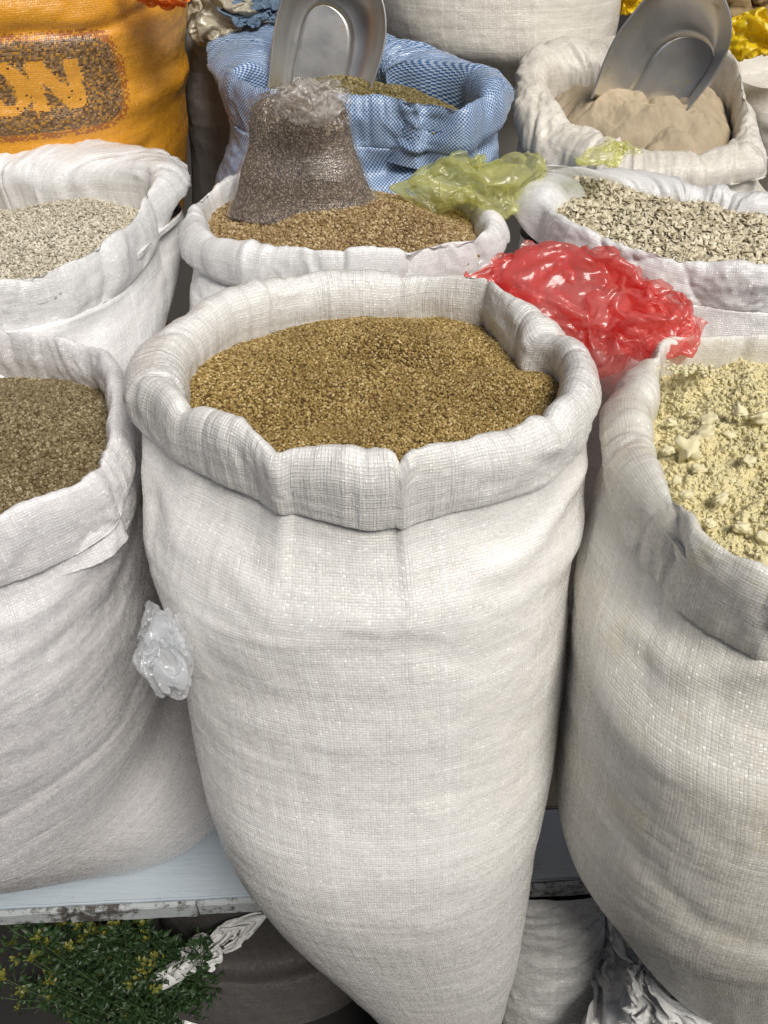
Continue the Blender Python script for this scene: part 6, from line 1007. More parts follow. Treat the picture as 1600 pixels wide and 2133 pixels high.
SHEETS['folded'] = [
-190,18,7,12,19,23,22,19,17,19,21,21,17,9,15,15,22,18,6,25,1,12,19,22,5,5,17,19,18,18,8,19,0,11,23,18,-4,1,10,13,
3,-1,10,21,21,23,19,19,19,18,17,14,14,13,15,19,20,17,12,16,12,13,17,17,4,3,19,21,19,16,19,14,12,15,14,13,12,5,-1,9,
-11,1,14,23,19,22,22,12,14,16,16,16,15,14,17,18,20,18,10,15,12,14,19,18,1,12,17,19,19,22,17,19,19,1,19,18,7,11,3,7,
-5,-4,20,19,23,23,14,12,9,18,15,15,14,15,20,18,19,18,19,6,16,13,19,11,10,20,12,16,21,25,13,17,18,5,19,10,12,15,4,7,
-9,-4,21,18,24,21,14,7,20,9,13,15,15,17,21,18,19,19,17,6,18,14,17,17,6,22,14,25,15,18,12,19,14,9,17,15,5,13,11,15,
-7,-6,19,21,24,15,13,18,13,7,10,15,17,19,21,24,20,19,8,12,19,18,20,9,13,18,18,23,20,14,13,14,15,6,16,12,9,8,17,12,
-7,-7,16,24,18,18,17,15,16,-1,12,15,19,21,23,25,23,16,4,16,20,20,20,15,8,10,23,19,20,23,13,23,8,9,14,15,-4,7,16,3,
-8,-6,15,20,17,17,18,16,15,6,17,22,14,14,22,24,20,18,16,10,22,21,15,15,15,9,15,22,23,22,20,16,14,12,19,14,-4,11,-5,22,
4,-19,15,19,19,18,14,14,13,17,14,24,25,15,12,20,22,15,15,21,17,16,24,7,20,22,12,11,25,22,24,22,17,13,15,7,12,-5,3,21,
-1,-21,15,15,17,15,17,11,18,22,19,22,19,18,21,12,18,16,19,22,20,7,19,10,22,18,22,16,20,20,19,22,15,21,25,11,8,0,-5,12,
1,-19,3,27,20,-2,11,18,21,22,23,19,17,23,15,15,15,17,24,23,14,19,9,17,13,22,23,21,20,21,16,17,18,26,14,20,5,2,-14,9,
8,-17,-13,30,29,-9,11,20,20,18,22,21,24,11,14,19,18,15,23,20,19,13,15,19,20,19,25,24,23,21,16,11,22,13,8,22,8,-8,-7,12,
-4,-5,-15,27,18,5,7,20,10,22,21,25,17,11,20,20,14,17,23,21,20,10,22,18,22,19,21,23,25,22,22,15,18,-3,6,20,11,3,-12,8,
7,-8,-5,22,15,-1,15,11,19,13,23,25,12,11,21,16,16,19,24,21,22,15,17,16,22,24,20,19,21,23,23,21,5,-7,16,10,12,-4,-3,-4,
-10,-5,10,14,4,12,18,7,19,16,20,17,20,9,22,18,14,16,25,18,21,21,14,19,20,15,20,22,23,23,24,11,2,2,12,7,11,-5,9,-12,
-10,-3,0,23,15,9,9,23,8,21,19,16,16,14,18,21,18,14,23,22,13,22,20,16,13,16,19,23,25,22,20,2,4,7,7,9,7,6,2,-4,
-13,-5,8,21,15,22,15,11,15,14,14,20,19,14,20,20,18,18,18,25,10,13,17,16,11,17,22,25,26,23,13,-2,13,-1,10,7,6,14,-9,4,
-13,11,11,8,22,21,16,7,11,19,19,21,12,13,25,23,9,22,20,21,19,10,8,9,14,19,24,25,24,20,22,-2,13,7,4,17,-7,9,-4,-8,
-11,13,16,12,17,20,19,0,15,15,23,19,11,20,23,23,15,16,23,22,8,11,8,5,15,24,24,26,22,20,24,13,4,20,4,11,-1,-6,8,-2,
-13,17,11,18,19,20,6,9,16,19,22,16,15,20,21,24,16,18,20,18,7,5,6,10,21,26,24,25,25,19,20,13,17,13,9,11,10,-4,9,2,
1,7,11,20,21,13,3,19,17,18,20,21,16,19,21,17,20,15,20,12,1,5,10,20,23,24,24,26,23,20,20,8,16,13,12,13,8,16,2,-8,
8,-2,10,19,17,8,6,19,17,21,23,20,15,19,20,18,14,26,17,2,-3,8,18,22,23,22,26,27,18,19,19,10,15,8,13,10,10,14,6,-5,
-13,1,8,19,20,12,3,18,17,25,21,16,14,22,17,18,20,26,12,0,-1,10,21,23,25,24,23,22,16,20,19,13,16,5,6,13,8,12,12,-1,
-4,-3,6,20,17,19,14,17,16,17,21,11,18,24,15,15,22,24,6,4,-1,12,23,24,23,23,21,19,20,19,18,17,10,4,6,14,9,13,9,4,
-6,4,3,19,20,12,22,6,17,22,16,21,15,23,20,9,16,23,2,7,2,17,22,24,25,19,17,20,17,21,18,12,11,3,7,15,9,10,13,10,
-8,16,-8,23,21,16,6,18,22,15,18,19,15,19,18,16,13,14,2,9,17,23,16,25,17,18,15,14,19,21,15,11,13,4,3,15,11,15,11,2,
9,13,-8,9,23,10,19,25,9,21,16,11,9,23,20,21,11,7,14,11,24,23,17,7,16,15,18,12,19,21,15,9,13,5,-1,14,11,13,10,4,
-5,9,12,-7,26,15,22,19,18,7,16,10,3,26,28,17,7,10,23,17,22,12,16,9,6,23,7,15,22,19,11,12,8,6,5,7,13,14,6,16,
-11,12,10,13,14,19,20,25,14,14,12,-8,13,26,27,9,8,22,24,17,11,8,13,11,18,13,7,21,20,18,14,2,9,6,4,7,16,9,15,19,
0,0,14,18,17,16,25,22,19,16,3,-6,13,27,22,5,20,23,13,9,14,14,9,15,22,6,12,20,22,19,13,-10,10,4,2,15,7,14,22,19,
9,-10,11,12,14,26,25,23,21,3,0,17,13,25,10,20,19,9,10,12,17,5,11,19,20,20,15,11,15,24,14,-9,-6,1,8,15,7,19,19,19,
7,-1,-10,5,24,28,21,22,15,15,-4,23,24,13,19,20,9,3,10,23,9,13,12,5,22,19,24,6,12,22,20,-2,-21,-9,16,8,19,21,21,10,
12,-1,-13,2,20,23,19,18,21,7,19,25,22,13,19,14,-1,6,14,23,20,13,1,1,20,22,23,10,8,16,22,3,-24,-8,6,15,22,21,16,12,
6,8,-9,-8,7,20,20,25,7,21,28,25,14,19,18,15,-5,5,17,21,20,6,6,2,20,15,18,12,16,11,17,9,-23,-1,0,22,9,24,13,24,
15,9,-11,-6,5,7,21,23,21,21,25,23,17,20,17,16,-3,2,5,18,19,14,5,13,20,10,-7,14,15,10,17,19,-19,-8,18,12,12,11,15,10,
19,3,-6,-8,-2,12,17,23,20,24,25,20,21,14,15,14,12,-7,-2,24,0,14,18,20,13,10,-16,10,14,8,15,21,-4,-3,20,14,-3,25,15,-7,
20,0,-8,-10,-4,17,20,20,22,20,22,19,18,15,17,13,13,-6,-1,13,13,15,19,19,10,-9,-2,-7,17,24,17,4,9,3,17,0,8,21,34,-2,
21,-6,-6,-11,-2,13,19,21,23,15,17,23,17,17,16,5,9,7,3,18,15,12,18,16,7,-11,-13,-7,16,34,21,14,3,-1,17,-7,20,31,23,-4,
5,0,-3,-1,1,9,15,21,19,14,14,17,16,20,20,6,1,11,12,20,18,15,2,23,2,-8,-8,-15,18,21,28,18,8,8,4,-5,11,24,13,3,
9,10,-1,-5,2,15,12,12,14,15,18,2,15,23,22,16,8,11,11,19,24,1,8,2,11,-8,-14,1,16,12,21,17,13,17,7,-9,9,-8,18,12,
-3,7,-1,-5,-11,-10,-11,-18,-19,-17,-16,-15,-17,-22,-14,-17,-6,2,-2,5,23,11,-5,-5,0,-7,13,13,15,6,15,15,22,11,10,18,18,19,23,12,
-12,7,-2,-9,-11,-9,-10,-11,-16,-19,-21,-20,-18,-13,-14,-14,-9,5,10,0,24,4,-15,-1,1,11,12,10,15,21,10,-2,16,18,13,14,17,16,16,17,
-16,9,-8,-7,-10,-10,-10,-10,-17,-20,-15,-14,-17,-20,-16,-6,-5,8,6,14,17,-13,-13,6,17,14,6,13,21,1,14,12,-2,19,11,12,19,16,20,14,
-16,10,-11,-8,-9,-9,-6,-10,-17,-10,-14,-18,-19,-21,-9,-10,-2,16,10,15,2,-14,1,7,11,18,16,13,5,1,17,10,8,21,-2,17,19,10,21,13,
-17,11,-8,-13,-9,-2,-9,-4,-6,-21,-20,-16,-20,-16,0,-5,4,6,2,24,-7,-2,6,5,19,18,17,9,3,-1,17,12,8,10,12,12,13,16,15,16,
-18,11,-8,-13,-7,12,-12,-8,-15,-14,-18,-20,-17,-4,-8,-1,15,4,3,19,2,3,4,2,20,19,19,5,7,-3,3,11,10,20,15,11,13,13,13,8,
-19,12,-7,-12,12,4,-16,-17,-16,-5,-16,-21,-14,-5,8,0,2,16,10,12,7,6,2,-5,23,24,10,8,10,3,-5,-5,21,11,17,12,17,19,11,6,
-19,13,-3,0,21,-13,-20,-16,-18,-7,-7,-5,-7,-10,-3,4,17,13,10,7,3,5,7,4,10,23,17,8,10,-3,5,-17,11,20,7,16,24,15,18,8,
-13,11,1,17,13,-24,-22,-16,-5,-12,-14,15,5,-11,-7,8,10,11,15,9,-9,18,6,8,6,7,19,19,7,-7,4,-8,-8,16,17,19,19,20,15,7,
-10,12,4,26,-6,-20,-21,-17,-12,-4,7,4,19,-13,1,-1,13,12,7,1,7,15,4,14,6,13,5,4,10,5,-9,-10,12,6,10,23,22,24,20,3,
-9,19,16,11,-4,-26,-21,-17,-8,4,6,18,4,-1,4,-4,15,12,5,-3,7,14,-11,14,18,8,1,8,-8,7,7,0,10,2,16,20,24,23,15,16,
4,20,20,-4,-6,-25,-16,-11,5,-6,10,17,13,-7,3,0,13,11,5,-3,8,0,-12,6,9,4,0,5,5,2,11,23,5,6,21,16,23,18,21,14,
-1,27,23,-8,-20,-17,-16,4,0,8,10,12,3,-1,0,6,10,13,0,5,1,-3,-8,3,-7,3,-4,3,0,6,17,21,19,11,21,17,21,20,19,9,
2,26,31,-7,-18,-23,-12,11,5,11,9,5,1,-2,4,7,7,10,1,7,2,-1,-9,-10,-5,1,-9,-13,8,14,15,22,24,15,14,21,13,16,22,19,
0,30,18,12,-23,-19,-2,9,10,4,7,4,7,0,0,6,9,8,4,-3,4,5,-10,-8,-6,-18,-15,-7,13,14,16,26,16,25,10,17,9,16,17,18,
8,27,20,1,-9,-13,1,5,9,5,11,1,8,-3,2,7,5,12,4,-3,-4,1,0,-11,-21,-18,-14,3,11,19,13,22,12,23,13,10,20,25,1,7,
12,19,22,-2,-6,0,1,5,8,7,0,7,2,7,-1,6,6,4,12,-1,-5,-14,-11,-9,-23,-18,-1,12,10,17,19,12,17,17,15,11,20,6,14,14,
11,17,18,6,-1,1,3,-2,2,9,9,2,5,6,3,2,6,2,8,-4,-1,-17,-22,-19,-18,-7,9,11,14,13,20,17,16,10,20,9,17,17,8,10,
17,11,17,6,3,2,5,-5,3,8,7,7,3,12,1,2,6,0,1,-2,-13,-15,-22,-26,-11,6,10,14,13,13,16,16,17,2,21,14,19,16,9,-1,
14,7,15,9,4,5,-10,6,10,7,2,5,10,10,1,5,1,-3,7,-12,-20,-21,-24,-16,3,9,13,14,15,12,11,18,13,0,18,18,13,10,5,5,
16,-1,15,14,6,0,-13,9,15,9,1,8,6,11,2,2,-1,-4,-4,-10,-27,-21,-18,-2,7,11,14,15,13,7,-5,24,15,4,19,20,6,15,5,1,
15,1,8,10,4,0,-3,7,18,12,3,10,6,2,6,-2,-11,9,-10,-19,-25,-20,-7,0,11,13,13,15,-3,-12,13,20,10,20,17,22,10,10,-2,6,
12,-1,4,12,12,-5,4,9,14,6,11,9,7,5,-8,-3,-5,7,-16,-17,-22,-16,-3,5,11,13,12,2,-14,-4,4,18,15,25,22,13,21,3,3,-7,
5,5,10,7,1,7,8,11,14,13,4,6,5,3,-9,-4,-3,5,-19,-13,-21,-13,3,6,12,9,-1,-10,-8,-12,11,14,23,21,22,11,20,18,-7,-4,
17,0,11,6,4,11,12,6,14,1,13,6,7,-9,4,-4,-6,-1,-19,-10,-20,-6,1,1,-1,8,0,-10,-14,-7,11,20,20,23,20,6,21,18,-4,3,
14,2,8,6,8,15,4,13,10,6,2,10,9,-12,8,-2,-8,-9,-19,-7,-11,-7,-7,-4,-3,-8,-1,-10,-6,-5,17,24,21,19,17,7,22,16,3,-7,
17,-4,11,8,1,18,9,10,17,0,3,-1,3,0,14,-2,-8,-15,-11,-7,-7,-9,-10,-13,-6,-15,-3,-14,0,9,16,18,18,23,14,15,22,10,-19,-2,
4,6,12,10,6,11,2,12,8,12,6,-3,-2,8,8,4,-11,-14,-4,-6,-10,-15,-10,-15,-18,0,-17,-8,6,11,10,17,16,22,21,19,18,-9,-20,4,
1,14,15,9,14,8,7,4,8,10,3,4,3,8,5,-1,-11,-4,-4,-13,-16,-18,-14,-15,-4,-8,-16,0,3,11,9,8,20,24,21,18,3,-14,2,8,
-5,26,15,17,18,8,9,1,-2,8,14,1,9,3,7,-5,-3,-5,-18,-22,-14,-8,-20,-3,-1,-15,-13,3,6,6,8,4,20,23,12,19,0,-4,9,11,
8,26,22,23,15,4,-3,7,7,2,4,10,13,5,5,-3,-5,-19,-19,-15,-12,-16,-15,-7,-6,3,-10,-6,13,3,13,2,17,21,19,18,-11,3,3,13,
6,27,25,29,14,-1,2,8,-1,7,10,5,1,19,0,-2,-18,-21,-21,-5,-5,-15,-18,-13,1,-7,-4,6,5,6,12,9,11,19,25,5,-1,-3,1,10,
14,24,26,26,19,0,2,6,2,6,7,-1,2,9,9,-8,-20,-21,-4,-4,-11,-12,-15,-13,-6,-5,5,4,5,1,14,13,8,19,24,7,-8,0,-1,3,
18,14,26,30,21,-2,6,6,-3,10,5,-5,10,5,-11,-8,-18,-7,-2,-2,-8,-14,-13,-10,-5,-15,0,18,5,-9,18,19,6,16,26,9,-23,0,7,-3,
9,13,25,25,19,13,8,4,-8,-5,6,3,1,7,-5,-13,-20,1,7,-8,-5,-8,-12,-10,-13,-8,-8,13,8,-4,18,25,2,17,7,13,-8,-12,-9,12,
-3,24,23,16,22,15,13,10,-5,-12,-9,3,4,2,-10,-10,-9,14,6,-7,-11,-4,-9,-11,-9,-11,-4,-5,10,7,18,18,7,18,-4,9,-18,3,-27,22,
2,19,25,17,24,15,5,10,7,-3,-9,-5,-3,-4,-1,-11,4,12,6,-8,-7,-7,-9,-7,-10,-8,-4,-12,-1,4,18,21,20,16,-14,-16,-3,1,14,1,
0,26,22,15,24,18,12,9,3,-1,0,-10,-7,-4,-9,6,5,2,10,-18,-2,-1,-10,-9,-15,5,-3,-11,-10,-1,14,19,23,5,-7,-35,69,20,-3,-38,
1,23,22,20,17,17,9,3,6,15,-11,9,-9,-2,-6,5,7,1,0,-10,-3,-2,-11,-7,-14,-9,-2,-6,-9,11,5,11,14,16,-17,-28,67,5,-6,-11,
5,13,23,19,17,18,22,-3,7,1,-4,15,1,-1,-1,2,-8,9,-1,-2,-7,-13,-7,-4,-5,-11,-8,-15,0,13,13,9,11,-3,-11,-6,20,16,-55,-1,
250,-13,-25,-20,-12,-8,3,2,1,0,-3,-5,7,6,11,3,-14,-22,-23,-13,-3,-23,2,-10,-23,-27,-2,2,20,24,-13,2,-5,17,4,-7,-18,-17,3,18,
7,-25,-22,-8,-10,-8,-12,-11,1,-3,-1,7,12,17,0,-8,-13,-22,-22,-13,-1,-9,-9,-8,-25,-20,-1,22,14,9,-14,-14,9,3,2,-8,-2,-13,5,7,
-8,-16,-18,-7,-9,-9,-9,-19,-4,-6,14,14,13,4,4,-20,-21,-18,-26,0,-5,-11,-10,-15,-12,-13,15,17,0,-8,-10,-9,-4,13,-8,-3,-3,-9,3,12,
-12,-15,-5,-9,-2,-5,-17,-16,-14,14,16,9,8,-1,-11,-17,-24,-19,-19,-5,-6,-12,-6,-13,-17,8,17,-2,-9,-11,0,-12,1,6,-7,0,-5,-14,8,11,
-9,-17,-7,5,-2,-9,-15,-15,2,10,9,12,-5,-6,-17,-16,-21,-17,-20,-5,-8,-14,1,-5,-12,0,17,8,-22,-1,-9,1,-1,-16,6,9,-21,0,-8,5,
-13,-15,-2,6,-5,-14,-16,-12,10,20,11,4,-6,-19,-19,-20,-17,-14,-20,-4,-5,-10,0,4,-3,3,-7,5,-11,2,8,-1,-9,-10,-1,-12,1,-7,-1,-17,
-11,-15,3,2,-5,-17,5,-19,3,25,7,0,-12,-20,-22,-21,-17,2,-16,-13,4,-9,11,9,-8,-5,4,-8,-6,-2,17,-1,-2,-12,-2,-16,4,-14,-11,-12,
-10,-15,5,-1,-5,-7,2,-13,2,22,-6,3,-17,-24,-24,-12,-2,2,-7,-7,-3,-4,13,-6,8,-5,-3,-4,-3,4,4,12,-10,-7,-14,-8,2,-18,-9,-10,
-19,-2,-1,-5,-6,2,9,-10,7,3,-4,-7,-12,-25,-24,7,6,-2,-6,-4,1,-12,6,-2,8,6,-5,0,2,7,0,-3,-2,-15,-3,-6,-10,-9,-10,-7,
-19,-2,-1,-4,7,8,-3,7,-1,-9,-9,-11,-11,-22,-5,25,4,-3,-7,2,-7,-12,0,2,2,5,7,4,5,9,-4,-2,-11,-9,-6,-6,-14,-9,-13,3,
-20,0,5,-7,12,5,9,1,-11,-10,-11,-7,-17,-12,22,12,11,-7,0,4,-14,-4,1,3,1,7,5,8,-5,6,7,-3,-11,-9,-16,1,-10,-10,-15,-5,
-15,-2,5,3,2,9,3,1,-8,-15,-12,-7,-7,14,16,5,-1,9,3,-15,5,1,6,-3,-4,3,4,7,8,-6,9,2,-7,-21,-6,4,-8,-15,-11,0,
-20,2,6,6,4,-1,3,8,-11,-8,-19,-5,20,18,13,-3,-17,10,-1,-5,3,17,6,-3,2,2,5,8,2,0,2,5,-9,-21,-13,4,3,-16,-8,3,
-19,11,6,12,-6,-7,2,15,9,-20,-9,1,19,15,10,-3,-17,-6,2,7,5,13,9,12,4,2,6,6,3,1,2,0,-15,-25,-3,1,-15,-16,5,-16,
-15,9,15,4,-5,-8,9,21,10,-6,-4,-5,11,13,5,9,-16,-9,1,13,8,4,17,16,-2,10,6,8,2,0,1,-9,-26,-14,-10,-8,-13,-10,-16,-14,
-15,15,19,-6,-9,0,21,7,16,13,-8,2,2,15,-1,12,-10,-14,-1,11,17,10,17,14,7,6,7,5,3,-4,-7,-19,-27,-14,-16,-10,-10,-5,-22,-25,
-12,22,8,-2,-7,7,20,13,14,13,-15,13,11,7,-2,-3,9,-11,-1,6,20,15,19,17,5,5,8,2,3,-5,-17,-27,-15,-24,-10,-17,-5,-15,-16,-17,
-12,20,10,13,-1,6,15,18,13,-6,-4,3,21,10,-6,-9,13,2,-1,13,18,19,15,9,12,9,5,3,-11,-20,-8,-13,-16,-21,-7,-14,-9,-18,-19,-14,
1,15,9,16,9,1,11,24,14,-18,-4,12,18,6,-9,-8,11,11,9,12,23,18,16,5,13,8,3,-3,-19,-22,8,-14,-16,-15,-10,-11,-16,-18,-20,-24,
8,17,4,5,6,8,18,20,14,-11,-4,10,10,-2,-12,2,16,15,12,19,15,16,11,17,9,-1,1,-9,-10,-24,8,-10,-14,-18,-1,-12,-18,-21,-23,-27,
7,22,4,-7,4,17,18,9,5,2,8,4,-10,7,-1,2,15,18,16,16,11,15,14,13,1,-2,4,-11,-12,-20,-7,-5,-11,-17,8,-4,-23,-18,-25,-21,
-1,23,8,6,-9,19,20,14,-3,2,10,3,-19,-3,10,16,16,8,20,21,7,17,15,13,-6,-9,-6,-6,-20,-17,-10,-8,-8,-3,0,2,-20,-19,-20,-18,
0,20,20,-8,-1,17,22,16,5,7,-1,-11,-17,5,17,16,19,10,15,17,14,17,14,7,-5,-11,-16,-21,-18,-13,-12,-10,-8,1,7,-5,-11,-19,-13,-10,
-4,21,19,0,9,4,10,18,18,4,-15,-2,1,0,17,17,19,16,12,16,15,18,4,-4,-8,-19,-21,-18,-15,-13,-13,-10,-5,10,2,-10,-10,-6,-16,-18,
-1,18,15,14,-6,14,6,22,10,-11,-6,6,14,8,7,16,22,20,11,17,16,2,-1,-12,-17,-16,-21,-16,-11,-14,-13,-4,-4,10,3,-16,-7,-10,-13,-19,
0,18,14,4,9,4,21,4,1,-6,-1,13,16,19,-3,21,23,16,18,18,9,-3,-17,-12,-21,-11,-19,-16,-15,-15,-8,0,-5,9,5,-19,-7,1,-17,-20,
-3,13,11,14,-2,15,17,-5,2,5,2,19,21,15,-6,22,25,17,12,17,2,-7,-18,-22,-16,-16,-14,-15,-15,0,-11,-12,-2,6,8,-16,6,-10,-16,-20,
-4,13,11,12,5,19,-7,-6,3,17,18,10,25,18,0,12,28,19,5,13,-4,-17,-19,-21,-13,-11,-15,-18,-2,8,-19,-11,-8,1,12,-7,0,-19,-13,-4,
6,9,-6,14,13,14,-10,-3,9,13,15,23,22,16,0,24,22,16,5,2,-15,-17,-15,-15,-15,-8,-17,-11,14,2,-13,-22,-9,-2,10,-3,-12,-14,-13,-6,
19,-4,-2,-6,18,11,-1,-5,-6,16,22,25,21,12,12,24,18,13,-3,-5,-14,-19,-15,-7,-12,-11,-12,4,4,12,-12,-22,-12,-15,12,-1,-21,-16,-3,5,
15,-2,-14,-8,21,-6,-8,-3,6,20,24,18,18,8,21,20,15,6,-3,-5,-13,-16,-14,-11,-10,-3,-5,15,-6,3,-4,-11,-18,-20,12,-12,-17,-10,9,-4,
17,-8,-12,-10,-5,-1,-12,8,18,8,24,14,11,14,18,18,9,5,-1,4,-18,-13,-9,-21,-4,-6,-2,19,18,-6,-4,-18,-16,-19,2,-19,-16,11,2,-8,
10,-13,-5,-9,-6,-9,-11,8,6,20,8,10,12,20,14,12,11,3,11,1,-9,-13,-19,-22,-9,-5,9,19,21,2,-4,-18,-10,-22,-14,-14,-3,2,3,7,
9,-16,-12,1,-14,-16,-13,4,19,11,6,8,16,16,11,18,2,11,15,6,-10,-20,-22,-24,7,5,8,6,17,22,-8,-20,-15,-15,-13,-16,3,-9,13,5,
10,-18,-11,-2,-10,-15,-12,2,1,4,5,11,16,14,16,13,5,16,17,-3,-8,-20,-21,-16,-3,18,18,11,8,16,-14,-6,-16,-16,-6,-6,-15,-9,11,3,
2,-16,-13,5,-5,-9,-11,-11,-17,-4,6,15,13,16,16,12,16,16,17,-4,-15,-23,-19,-15,18,21,13,21,7,3,-18,5,-21,-7,-8,-14,-11,7,2,8,
4,-20,1,8,-1,-12,-15,-14,-14,-13,0,4,9,18,15,14,20,20,19,-1,-16,-21,-21,-10,17,16,22,22,17,0,-17,1,-21,-22,3,-10,-21,2,5,3,
-1,-9,-6,18,2,-11,-14,-15,-14,-13,-14,-5,10,10,12,24,23,18,18,8,-21,-23,-20,-10,16,22,22,26,22,3,-16,-9,-14,-20,-14,-7,-21,-10,15,4,
12,-7,-7,9,-9,6,-18,-11,-12,-9,-14,-13,4,9,4,24,24,20,23,6,-19,-22,-16,-5,14,17,24,21,13,17,-9,-23,-19,-23,-4,-17,-5,14,13,-9,
-11,7,-4,-9,15,-10,-5,-10,-5,-12,-11,-14,0,-8,10,17,23,24,25,3,-12,-13,-14,-8,10,17,18,8,20,13,5,-23,-19,-11,-21,-3,-22,27,11,-13]
